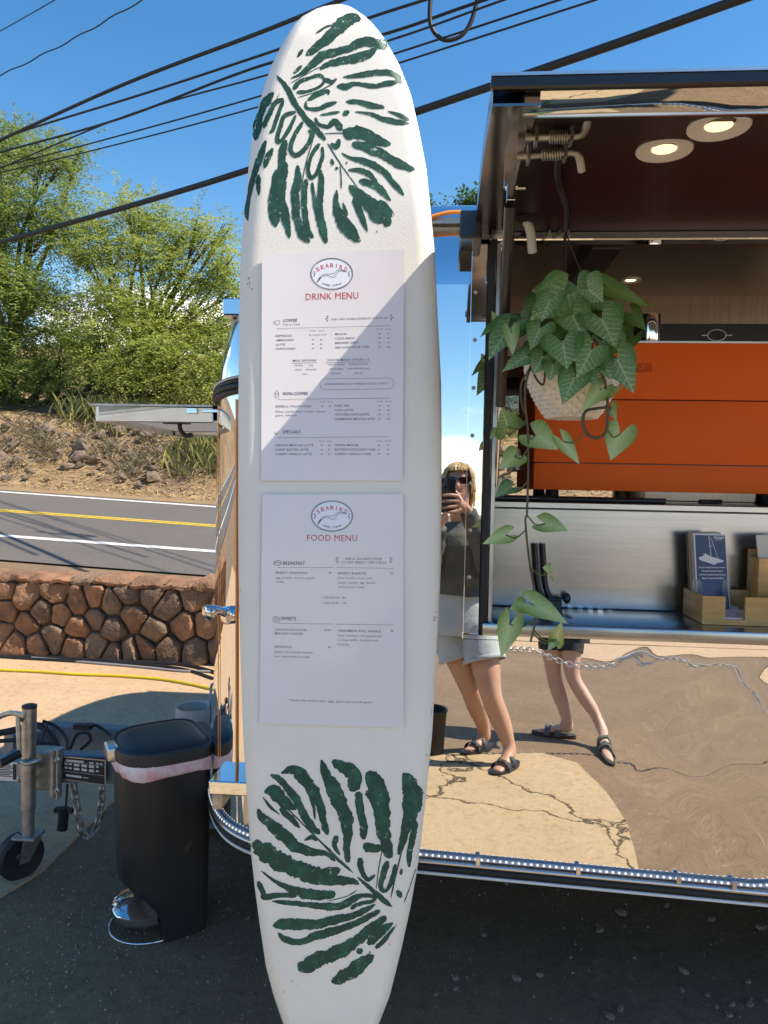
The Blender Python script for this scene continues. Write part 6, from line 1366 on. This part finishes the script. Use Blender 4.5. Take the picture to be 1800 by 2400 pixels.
mb = MB(); mb.hexa([cp_(-1.3, -.78, .95), cp_(1.1, -.78, .96), cp_(1.1, .78, .96), cp_(-1.3, .78, .95)], [cp_(-.8, -.62, 1.42), cp_(.35, -.62, 1.42), cp_(.35, .62, 1.42), cp_(-.8, .62, 1.42)]); mb.build('windows', M_glass, CAR, bev=.03)
mb = MB(); mb.hexa([cp_(-.86, -.66, 1.40), cp_(.42, -.66, 1.40), cp_(.42, .66, 1.40), cp_(-.86, .66, 1.40)], [cp_(-.75, -.58, 1.46), cp_(.28, -.58, 1.46), cp_(.28, .58, 1.46), cp_(-.75, .58, 1.46)]); mb.build('roof', M_carw, CAR, bev=.02)
mb = MB()
for sy in (-1, 1):
    for xa, xb in ((-1.28, -.80), (1.12, .36), (-.15, -.15)): mb.tube([cp_(xa, .79*sy, .95), cp_(xb, .635*sy, 1.42)], .035, 6)
mb.build('pillar', M_carw, CAR)
for x in (-1.35, 1.35):
    for y in (-.80, .80): mb = MB(); mb.lathe([(.1, -.09), (.27, -.1), (.31, -.07), (.31, .07), (.27, .1), (.1, .09)], cp_(x, y, .26), (-sx_, cx_, 0), 24); mb.build('wheel', M_rubber, CAR)
# ------------------------------------------------------------------ chain barrier across the lot (seen in the polished wall)
ca, cb = mirA(1245, 1527, 2.42), mirA(1345, 1556, 2.45)
PZ = []
for x, y, l in ((1245, 1524, 2.36), (1300, 1543, 2.40), (1350, 1556, 2.42), (1420, 1556, 2.45), (1500, 1552, 2.47), (1600, 1572, 2.48), (1800, 1625, 2.50)): PZ.append(mirA(x, y, l))
dirc = unit(PZ[-1]-PZ[-2]); PZ = [mirA(915, 1490, 2.95), mirA(1150, 1520, 2.62)]+PZ+[PZ[-1]+V(.5, .0, -.06), PZ[-1]+V(1.3, -.1, .12)]
CH = thing('barrier_chain', 'pale steel chain slung low between two posts in front of the trailer', 'chain', (PZ[0][0], PZ[0][1], 0))
M_chn = pm('chain_pale', (.62, .60, .56), .4, .6, var=.2)
chain('chain_link', PZ, .050, .0042, M_chn, CH)
for p in (PZ[0], PZ[-1]): mb = MB(); mb.lathe([(.12, 0), (.12, .02), (.02, .03), (.02, p[2]+.03), (.012, p[2]+.04)], (p[0], p[1], 0), n=16); mb.build('post', M_galv, CH, smooth=40)

# dark waste bin standing in the lot, its edge mirrored beside the surfboard
wb_ = mirG(1004, 1764); WBN = thing('waste_bin', 'dark brown waste bin standing in the lot behind the photographer', 'bin', (wb_[0], wb_[1], 0))
M_wbin = pm('waste_brown', (.035, .026, .02), .55, var=.2)
mb = MB(); mb.lathe([(.085, .004), (.088, .02), (.105, .24), (.108, .25), (.100, .25), (.085, .03), (.01, .025)], (wb_[0], wb_[1], 0), n=28); mb.build('tub', M_wbin, WBN, smooth=40)
mb = MB(); mb.ring((wb_[0], wb_[1], .252), (0, 0, 1), .107, .007, 32, 8); mb.build('rim', M_wbin, WBN, smooth=60)
# ------------------------------------------------------------------ people (seen in the polished wall)
M_skin = pm('skin', (.56, .33, .215), .5, var=.12, scale=9, col2=(.50, .27, .18), sss=.08)
M_skin2 = pm('skin_pale', (.60, .38, .27), .5, var=.1, scale=9, sss=.08)
def skin_obj(name, J, E, R_, rootj, mat, parent, extra=None, sub=2):
    names = list(J); idx = {k: i for i, k in enumerate(names)}; off = OFF[root(parent).name]
    me = bpy.data.meshes.new(name); me.from_pydata([tuple(np.array(J[k])-off) for k in names], [(idx[a], idx[b]) for a, b in E], []); me.update()
    o = bpy.data.objects.new(name, me); COL.objects.link(o); md = o.modifiers.new('skin', 'SKIN'); md.use_smooth_shade = True; md.branch_smoothing = .6
    for k in names:
        sv = me.skin_vertices[0].data[idx[k]]; r = R_[k]; sv.radius = r if hasattr(r, '__len__') else (r, r); sv.use_root = (k == rootj); sv.use_loose = False
    sb = o.modifiers.new('sub', 'SUBSURF'); sb.levels = sub; sb.render_levels = sub
    dg = bpy.context.evaluated_depsgraph_get(); m2 = bpy.data.meshes.new_from_object(o.evaluated_get(dg)); bpy.data.objects.remove(o)
    if extra is not None:
        b = bmesh.new(); b.from_mesh(m2); t = bpy.data.meshes.new('x'); t.from_pydata((np.array(extra.v)-off).tolist(), [], extra.f); b.from_mesh(t); b.to_mesh(m2); b.free()
    m2.name = name; m2.materials.clear(); m2.materials.append(mat); m2.shade_smooth()
    o2 = bpy.data.objects.new(name, m2); COL.objects.link(o2); o2.parent = parent; return o2
def ering(c, ax, rx, ay, ry, n=20): return [c+ax*rx*cos(2*pi*k/n)+ay*ry*sin(2*pi*k/n) for k in range(n)]
FWD = unit(V(TY[0], TY[1], 0)); RGT = V(FWD[1], -FWD[0], 0); UPW = V(0, 0, 1)
def legs(J, R_, toes):
    for s_ in 'RL':
        h, t = toes[s_]; J['heel'+s_] = h+V(0, 0, .035); d = unit(t-h); J['ball'+s_] = h+(t-h)*.66+V(0, 0, .028); J['toe'+s_] = t-d*.02+V(0, 0, .020)
        R_['heel'+s_] = .032; R_['ball'+s_] = (.036, .020); R_['toe'+s_] = (.028, .014)
def calf(J, s_): # bulge points along the leg
    k, a = J['knee'+s_], J['ankle'+s_]; h = J['hip'+s_]; bk = -FWD*.018
    J['calf'+s_] = k*.68+a*.32+bk; J['thigh'+s_] = h*.5+k*.5+FWD*.01
def leg_edges(s_): return [('pelvis', 'hip'+s_), ('hip'+s_, 'thigh'+s_), ('thigh'+s_, 'knee'+s_), ('knee'+s_, 'calf'+s_), ('calf'+s_, 'ankle'+s_), ('ankle'+s_, 'heel'+s_), ('ankle'+s_, 'ball'+s_), ('ball'+s_, 'toe'+s_)]
def sandal(parent, h, t, mat, strapmat, ankle=None, w_=.052, tilt=0.):
    d = unit(t-h); s_ = np.cross(d, UPW); s_ = unit(s_); h = h-d*.03; t = t+d*.012; Ln = np.linalg.norm(t-h); up = np.cross(s_, d); mb = MB(); rb, rt = [], []
    for i in range(28):
        a_ = 2*pi*i/28; u = .5-.5*cos(a_); ww = w_*(.80+.25*sin(pi*u*.9+.2))*abs(sin(a_))**.75*(1 if sin(a_) >= 0 else -1); p = h+d*Ln*u+s_*ww; rb.append(p+up*.002); rt.append(p+up*.024)
    mb.hexa(rb, rt); o = mb.build('sole', mat, parent, smooth=40)
    for u, hh in ((.42, .062), (.64, .050)):
        c = h+d*Ln*u; P = [c+s_*w_*1.0*cos(a_)+up*(.014+hh*sin(a_)*.95) for a_ in np.linspace(0, pi, 12)]; mb = MB(); rings = []
        for p in P: rings.append([p+d*.016, p+d*.016+unit(p-c)*.004, p-d*.016+unit(p-c)*.004, p-d*.016])
        mb.loft(rings, True, True); st = mb.build('strap', strapmat, o, smooth=40)
        mb = MB(); mb.box(P[4]+unit(P[4]-c)*.006, (.012, .016, .010)); mb.build('buckle', M_alu, st, bev=.002)
    return o
def footprep(hx, hy, tx, ty): return mirG(hx, hy), mirG(tx, ty)
lyof = lambda p: -toloc(p)[1]
# ---- the photographer
tp = {'R': footprep(1206, 1793, 1160, 1819), 'L': footprep(1147, 1750, 1090, 1771)}
J, R_ = {}, {}
J['pelvis'] = mirA(1084, 1432, 2.31); J['hipR'] = mirA(1118, 1472, 2.27); J['hipL'] = mirA(1054, 1470, 2.33)
J['kneeR'] = mirA(1152, 1640, 2.14); J['kneeL'] = mirA(1104, 1618, 2.27)
J['ankleR'] = tp['R'][0]+V(-.012, .02, .085); J['ankleL'] = tp['L'][0]+V(-.012, .02, .085)
J['waist'] = mirA(1078, 1372, 2.30); J['chest'] = mirA(1074, 1285, 2.29); J['neck'] = mirA(1076, 1228, 2.285); J['jaw'] = mirA(1075, 1185, 2.24); J['skull'] = mirA(1075, 1128, 2.255); J['crown'] = mirA(1073, 1095, 2.27)
J['shR'] = mirA(1126, 1248, 2.29); J['shL'] = mirA(1024, 1250, 2.31); J['elR'] = mirA(1146, 1338, 2.17); J['elL'] = mirA(1003, 1335, 2.19)
J['wrR'] = mirA(1097, 1194, 2.055); J['paR'] = mirA(1083, 1180, 2.025); J['wrL'] = mirA(1030, 1232, 2.08); J['paL'] = mirA(1036, 1216, 2.05)
R_.update(pelvis=.125, hipR=.088, hipL=.088, kneeR=.054, kneeL=.054, ankleR=.034, ankleL=.034, waist=(.115, .09), chest=(.13, .10), neck=.050, jaw=(.056, .062), skull=(.076, .088), crown=(.062, .070), shR=.052, shL=.052, elR=.040, elL=.040, wrR=.025, wrL=.025, paR=(.030, .016), paL=(.030, .016))
legs(J, R_, tp)
for s_ in 'RL': calf(J, s_); R_['calf'+s_] = .059; R_['thigh'+s_] = .086
E_ = leg_edges('R')+leg_edges('L')+[('pelvis', 'waist'), ('waist', 'chest'), ('chest', 'neck'), ('neck', 'jaw'), ('jaw', 'skull'), ('skull', 'crown'), ('chest', 'shR'), ('shR', 'elR'), ('elR', 'wrR'), ('wrR', 'paR'), ('chest', 'shL'), ('shL', 'elL'), ('elL', 'wrL'), ('wrL', 'paL')]
fing = [((1076, 1160), (1056, 1158), (1038, 1160)), ((1074, 1172), (1052, 1172), (1034, 1175)), ((1074, 1184), (1053, 1187), (1037, 1190)), ((1077, 1195), (1060, 1199), (1046, 1202))]
for i, (a_, b_, c_) in enumerate(fing):
    for n_, q, l, r in (('a', a_, 2.004, .0095), ('b', b_, 1.984, .0085), ('c', c_, 1.986, .0070)): J['f%d%s' % (i, n_)] = mirA(*q, l); R_['f%d%s' % (i, n_)] = r
    E_ += [('paR', 'f%da' % i), ('f%da' % i, 'f%db' % i), ('f%db' % i, 'f%dc' % i)]
for n_, q, l, r in (('a', (1080, 1163), 2.045, .011), ('b', (1070, 1150), 2.05, .010), ('c', (1060, 1146), 2.045, .008)): J['t'+n_] = mirA(*q, l); R_['t'+n_] = r
E_ += [('paR', 'ta'), ('ta', 'tb'), ('tb', 'tc')]
for i, (a_, b_) in enumerate((((1040, 1205), (1047, 1200)), ((1042, 1210), (1050, 1207)), ((1043, 1215), (1051, 1213)), ((1042, 1221), (1049, 1220)))):
    for n_, q, l, r in (('a', a_, 2.03, .0095), ('b', b_, 1.99, .008)): J['g%d%s' % (i, n_)] = mirA(*q, l); R_['g%d%s' % (i, n_)] = r
    E_ += [('paL', 'g%da' % i), ('g%da' % i, 'g%db' % i)]
J['gt'] = mirA(1045, 1203, 2.055); R_['gt'] = .010; E_ += [('paL', 'gt')]
PH = thing('person', 'person in grey green jacket and pale shorts photographing with a phone', 'person', ((tp['R'][0]+tp['L'][0])/2)*np.array([1, 1, 0]))
hc = J['skull']; ex = MB(); ex.tube([hc+FWD*.075+V(0, 0, -.005), hc+FWD*.098+V(0, 0, -.030), hc+FWD*.085+V(0, 0, -.042)], [.008, .013, .008], 8)
for s_ in (-1, 1): ex.ball(hc+RGT*.078*s_+V(0, 0, -.015), (.008, .018, .028), 10, 8)
ex.tube([hc+FWD*.078+RGT*-.025+V(0, 0, -.068), hc+FWD*.088+V(0, 0, -.066), hc+FWD*.078+RGT*.025+V(0, 0, -.068)], [.003, .006, .003], 6)
skin_obj('body', J, E_, R_, 'pelvis', M_skin, PH, ex)
M_jack = pm('jacket', (.105, .112, .095), .75, var=.3, scale=6, bump=.5, bscale=9, bdist=.03); M_short = pm('shorts', (.46, .50, .50), .8, var=.12, scale=8, bump=.4, bscale=16, bdist=.02)
def cloth(name, rings, mat, parent, amp=.008, sd=0, sub=1):
    rg = spline_rings(rings, 4); out = []
    for r in rg:
        c = np.mean(r, 0); out.append([p+unit(p-c)*amp*(mnoise.noise(Vector(p*14)+Vector((sd, 0, 0)))+.5*mnoise.noise(Vector(p*30)+Vector((sd, 3, 0)))) for p in r])
    mb = MB(); mb.loft(out, True, False); inner = [[p*.96+np.mean(r, 0)*.04 for p in r] for r in (out[-1], out[-3])]; mb.loft([out[-1]]+inner, True, False); return mb.build(name, mat, parent, smooth=80)
def spline_rings(rings, n):
    cols = [spline([r[k] for r in rings], n) for k in range(len(rings[0]))]; return [[c[i] for c in cols] for i in range(len(cols[0]))]
hem = mirA(1080, 1392, 2.30)
jk_ = cloth('jacket', [ering(J['neck']+V(0, 0, .012), RGT, .062, FWD, .066), ering(J['neck']*.8+J['chest']*.2, RGT, .12, FWD, .085), ering(J['neck']*.5+J['chest']*.5, RGT, .185, FWD, .115), ering(J['chest'], RGT, .185, FWD, .14), ering(J['chest']*.4+J['waist']*.6, RGT, .165, FWD, .14), ering(J['waist'], RGT, .16, FWD, .135), ering(hem, RGT, .165, FWD, .14)], M_jack, PH, .012)
def frame(a, b): d = unit(b-a); u = unit(np.cross(d, FWD+V(.01, .02, .03))); return u, np.cross(d, u)
for s_ in 'RL':
    a_, b_, c_ = J['sh'+s_], J['el'+s_], J['wr'+s_]; u1, v1 = frame(a_, b_); u2, v2 = frame(b_, c_)
    if np.dot(u1, u2) < 0: u2, v2 = -u2, -v2
    P = spline([a_*.85+J['chest']*.15, a_*.6+b_*.4, b_, b_*.5+c_*.5, c_*.93+b_*.07], 4); mb = MB(); R0 = np.interp(np.linspace(0, 1, len(P)), [0, .25, .5, .75, .92, 1], [.07, .066, .062, .056, .046, .040])
    R0 = [r*(1+.10*sin(i*2.1)) for i, r in enumerate(R0)]; mb.tube(P, R0, 16); mb.build('sleeve', M_jack, jk_, smooth=80)
    q = c_*.93+b_*.07; d_ = unit(c_-b_); mb = MB(); mb.tube([q-d_*.02, q-d_*.01, q+d_*.012, q+d_*.016], [.041, .044, .043, .036], 16); mb.build('cuff', M_jack, jk_, smooth=80)
crotch = (J['hipR']+J['hipL'])/2+V(0, 0, -.045)
wb = mirA(1080, 1384, 2.305)
sh_ = cloth('shorts', [ering(wb, RGT, .150, FWD, .125), ering(J['pelvis']+V(0, 0, .03), RGT, .172, FWD, .140), ering((J['hipR']+J['hipL'])/2+V(0, 0, .02), RGT, .185, FWD, .145), ering((J['hipR']+J['hipL'])/2+V(0, 0, -.03), RGT, .187, FWD, .14)], M_short, PH, .006, 4)
for s_ in 'RL':
    h, k = J['hip'+s_], J['knee'+s_]; d = unit(k-h); u, v = unit(np.cross(d, FWD)), None; v = np.cross(d, u); e = h+(k-h)*.47
    cloth('shorts_leg', [ering(h+V(0, 0, .0), u, .098, v, .118), ering(h+(k-h)*.18, u, .104, v, .115), ering(h+(k-h)*.33, u, .108, v, .115), ering(e, u, .112, v, .118)], M_short, sh_, .007, 9)
    mb = MB(); mb.tube([e-d*.02, e-d*.017, e+d*.004, e+d*.006], [.112, .117, .118, .112], 24, cap=False); mb.build('hem', M_short, sh_, smooth=80)
mb = MB(); mb.tube([wb+FWD*.127+V(0, 0, -.005), wb+FWD*.146+V(0, 0, -.09)], .004, 6); mb.build('fly_seam', pm('seam', (.36, .40, .40), .8), sh_)
M_sand = pm('sandal_black', (.02, .02, .02), .55, var=.1)
for s_ in 'RL': sandal(PH, tp[s_][0], tp[s_][1], M_sand, M_sand)
M_hair = pm('hair_blond', (.66, .47, .22), .42, var=.3, scale=30, stretch=(1, 1, .3), col2=(.45, .29, .12), bump=.6, bscale=60)
# hair: cap of many strands swept back from the forehead
mb = MB(); hr = random.Random(9)
for i in range(420):
    th_ = hr.uniform(-pi, pi); ph = hr.uniform(.05, 1.0); c_ = hc+V(0, 0, .004)
    def hp_(t, p): return c_+RGT*.084*sin(p)*sin(t)+FWD*.096*sin(p)*cos(t)*(.98)+UPW*.098*cos(p)
    front_lim = 1.02 if abs(th_) < 1.0 else 1.75
    P = [hp_(th_, .15+(front_lim-.15)*u*hr.uniform(.85, 1.0))+V(hr.uniform(-.003, .003), hr.uniform(-.003, .003), hr.uniform(0, .006)) for u in (0, .25, .5, .75, 1)]
    if abs(th_) >= 1.0: P.append(P[-1]+V(hr.uniform(-.012, .012), hr.uniform(-.01, .01), -.06-.10*(abs(th_) > 1.7)*hr.random())-FWD*.004)
    mb.tube(P, [.006]*(len(P)-1)+[.002], 5)
mb.build('hair', M_hair, PH, smooth=60)
sg = hc+FWD*.086+V(0, 0, .006); mb = MB()
for s_ in (-1, 1):
    c_ = sg+RGT*.036*s_-FWD*.006; mb.loft([[c_+RGT*x*.031+UPW*z*.021-FWD*(.010*x*s_ if x*s_ > 0 else 0)+FWD*o for x, z in ((-1, .75), (-.3, .95), (.6, .9), (1, .45), (.85, -.5), (.2, -1), (-.6, -.85), (-1, -.1))] for o in (0, .004)], True, True)
    mb.tube([c_+RGT*.031*s_+UPW*.012-FWD*.008, hc+RGT*.080*s_+UPW*.006-FWD*.0], .0035, 6)
mb.tube([sg-RGT*.01+UPW*.004, sg+RGT*.01+UPW*.004], .003, 6); mb.build('sunglasses', pm('sunglass_black', (.008, .008, .010), .12, var=0, spec=.8), PH, smooth=40)
# phone in the hand: the camera looks out of its lens
pc_ = [mirA(*q, 2.012) for q in ((1032, 1118), (1072, 1120), (1070, 1203), (1030, 1201))]; nrm_ = np.array(TY)
PHN = thing('phone', 'black phone held up in front of the face of the person in the jacket', 'phone', pc_[3])
mb = MB(); mb.hexa([p-nrm_*.004 for p in pc_], [p+nrm_*.004 for p in pc_]); bd_ = mb.build('case', pm('phone_black', (.012, .012, .014), .25, var=0, coat=.5), PHN, bev=.003, bseg=2)
for x, y in ((1046, 1140), (1038, 1128), (1040, 1146)): mb = MB(); mb.lathe([(.009, .0), (.009, .004), (.006, .0045), (.006, .002)], mirA(x, y, 2.008), nrm_, 16); mb.build('lens', M_glass, bd_, smooth=40)
# ---- second person, legs walking
tp2 = {'L': footprep(1338, 1733, 1248, 1722), 'R': footprep(1422, 1752, 1440, 1786)}
J2, R2 = {}, {}
J2['hipL'] = mirA(1296, 1452, 2.86); J2['hipR'] = mirA(1344, 1455, 2.84); J2['pelvis'] = mirA(1320, 1425, 2.88)
J2['kneeL'] = mirA(1297, 1578, 2.80); J2['kneeR'] = mirA(1346, 1588, 2.72)
J2['ankleL'] = tp2['L'][0]+V(-.02, .02, .085); J2['ankleR'] = tp2['R'][0]+V(0, -.01, .12)
zt2 = J2['pelvis']
J2['waist'] = zt2+V(.03, -.02, .16); J2['chest'] = zt2+V(.06, -.04, .36); J2['neck'] = zt2+V(.08, -.04, .54); J2['jaw'] = zt2+V(.08, 0, .62); J2['skull'] = zt2+V(.08, -.01, .71); J2['crown'] = zt2+V(.08, -.02, .76)
for s_, k in (('R', 1), ('L', -1)): J2['sh'+s_] = zt2+V(.07+.18*k, -.05, .47); J2['el'+s_] = zt2+V(.06+.23*k, -.04, .20); J2['wr'+s_] = zt2+V(.06+.20*k, .14, .08); J2['pa'+s_] = zt2+V(.06+.19*k, .20, .06)
R2.update(pelvis=.12, hipR=.082, hipL=.082, kneeR=.050, kneeL=.050, ankleR=.032, ankleL=.032, waist=(.11, .09), chest=(.125, .10), neck=.050, jaw=(.056, .062), skull=(.076, .088), crown=(.062, .07), shR=.05, shL=.05, elR=.038, elL=.038, wrR=.024, wrL=.024, paR=(.03, .016), paL=(.03, .016))
h2 = dict(tp2); h2['R'] = (tp2['R'][0]+V(0, 0, .035), tp2['R'][1]); legs(J2, R2, h2)
for s_ in 'RL': calf(J2, s_); R2['calf'+s_] = .058; R2['thigh'+s_] = .080
E2 = leg_edges('R')+leg_edges('L')+[('pelvis', 'waist'), ('waist', 'chest'), ('chest', 'neck'), ('neck', 'jaw'), ('jaw', 'skull'), ('skull', 'crown'), ('chest', 'shR'), ('shR', 'elR'), ('elR', 'wrR'), ('wrR', 'paR'), ('chest', 'shL'), ('shL', 'elL'), ('elL', 'wrL'), ('wrL', 'paL')]
for s_, k in (('R', 1), ('L', -1)):
    for i in range(4):
        for n_, dd in (('a', .05), ('b', .085)): key = 'h%s%d%s' % (s_, i, n_); J2[key] = J2['pa'+s_]+V(.012*(i-1.5), dd, -.01*(n_ == 'b')-.008); R2[key] = .009-.0015*(n_ == 'b')
        E2 += [('pa'+s_, 'h%s%da' % (s_, i)), ('h%s%da' % (s_, i), 'h%s%db' % (s_, i))]
    J2['ht'+s_] = J2['pa'+s_]+V(-.03*k, .035, .0); R2['ht'+s_] = .010; E2 += [('pa'+s_, 'ht'+s_)]
PB = thing('person', 'person in black shorts and strapped sandals stepping beside the photographer', 'person', ((tp2['R'][0]+tp2['L'][0])/2)*np.array([1, 1, 0]))
hc2 = J2['skull']; ex = MB(); ex.tube([hc2+FWD*.075, hc2+FWD*.098+V(0, 0, -.03), hc2+FWD*.085+V(0, 0, -.042)], [.008, .013, .008], 8)
for s_ in (-1, 1): ex.ball(hc2+RGT*.078*s_+V(0, 0, -.015), (.008, .018, .028), 10, 8); ex.ball(hc2+RGT*.03*s_+FWD*.078+V(0, 0, .002), (.013, .008, .008), 8, 6)
skin_obj('body', J2, E2, R2, 'pelvis', M_skin2, PB, ex)
M_bsh = pm('shorts_black', (.018, .019, .022), .7, var=.2, bump=.4, bscale=20, bdist=.02); M_tee = pm('dark_tee', (.06, .065, .07), .8, var=.2, bump=.4, bscale=12, bdist=.02)
mid = (J2['hipR']+J2['hipL'])/2
sb_ = cloth('shorts', [ering(J2['waist']*.4+J2['pelvis']*.6, RGT, .145, FWD, .12), ering(J2['pelvis'], RGT, .165, FWD, .135), ering(mid+V(0, 0, .02), RGT, .170, FWD, .138), ering(mid+V(0, 0, -.03), RGT, .165, FWD, .13)], M_bsh, PB, .006, 2)
for s_ in 'RL':
    h, k = J2['hip'+s_], J2['knee'+s_]; d = unit(k-h); u = unit(np.cross(d, FWD)); v = np.cross(d, u)
    cloth('shorts_leg', [ering(h, u, .09, v, .11), ering(h+(k-h)*.25, u, .094, v, .105), ering(h+(k-h)*.42, u, .092, v, .10), ering(h+(k-h)*.55, u, .088, v, .096)], M_bsh, sb_, .005, 3)
cloth('shirt', [ering(J2['neck']+V(0, 0, .01), RGT, .065, FWD, .066), ering(J2['neck']*.55+J2['chest']*.45, RGT, .18, FWD, .11), ering(J2['chest'], RGT, .175, FWD, .135), ering(J2['waist'], RGT, .155, FWD, .13), ering(J2['pelvis']+V(0, 0, .02), RGT, .172, FWD, .142)], M_tee, PB, .008, 6)
mb = MB()
for i in range(200):
    th_ = hr.uniform(-pi, pi); P = []
    for u in (0, .33, .66, 1): p = .12+(1.0 if abs(th_) < 1 else 1.7)*u; P.append(hc2+RGT*.084*sin(p)*sin(th_)+FWD*.095*sin(p)*cos(th_)+UPW*(.098*cos(p)+.004))
    mb.tube(P, [.008, .008, .008, .003], 5)
mb.build('hair', pm('hair_brown', (.12, .07, .035), .5, var=.3, scale=30), PB, smooth=60)
M_strap = pm('strap_teal', (.02, .16, .15), .6, var=.3, scale=40, col2=(.16, .11, .06)); M_sole2 = pm('sole_brown', (.05, .042, .035), .7)
for s_ in 'RL': sandal(PB, h2[s_][0], h2[s_][1], M_sole2, M_strap, w_=.046)
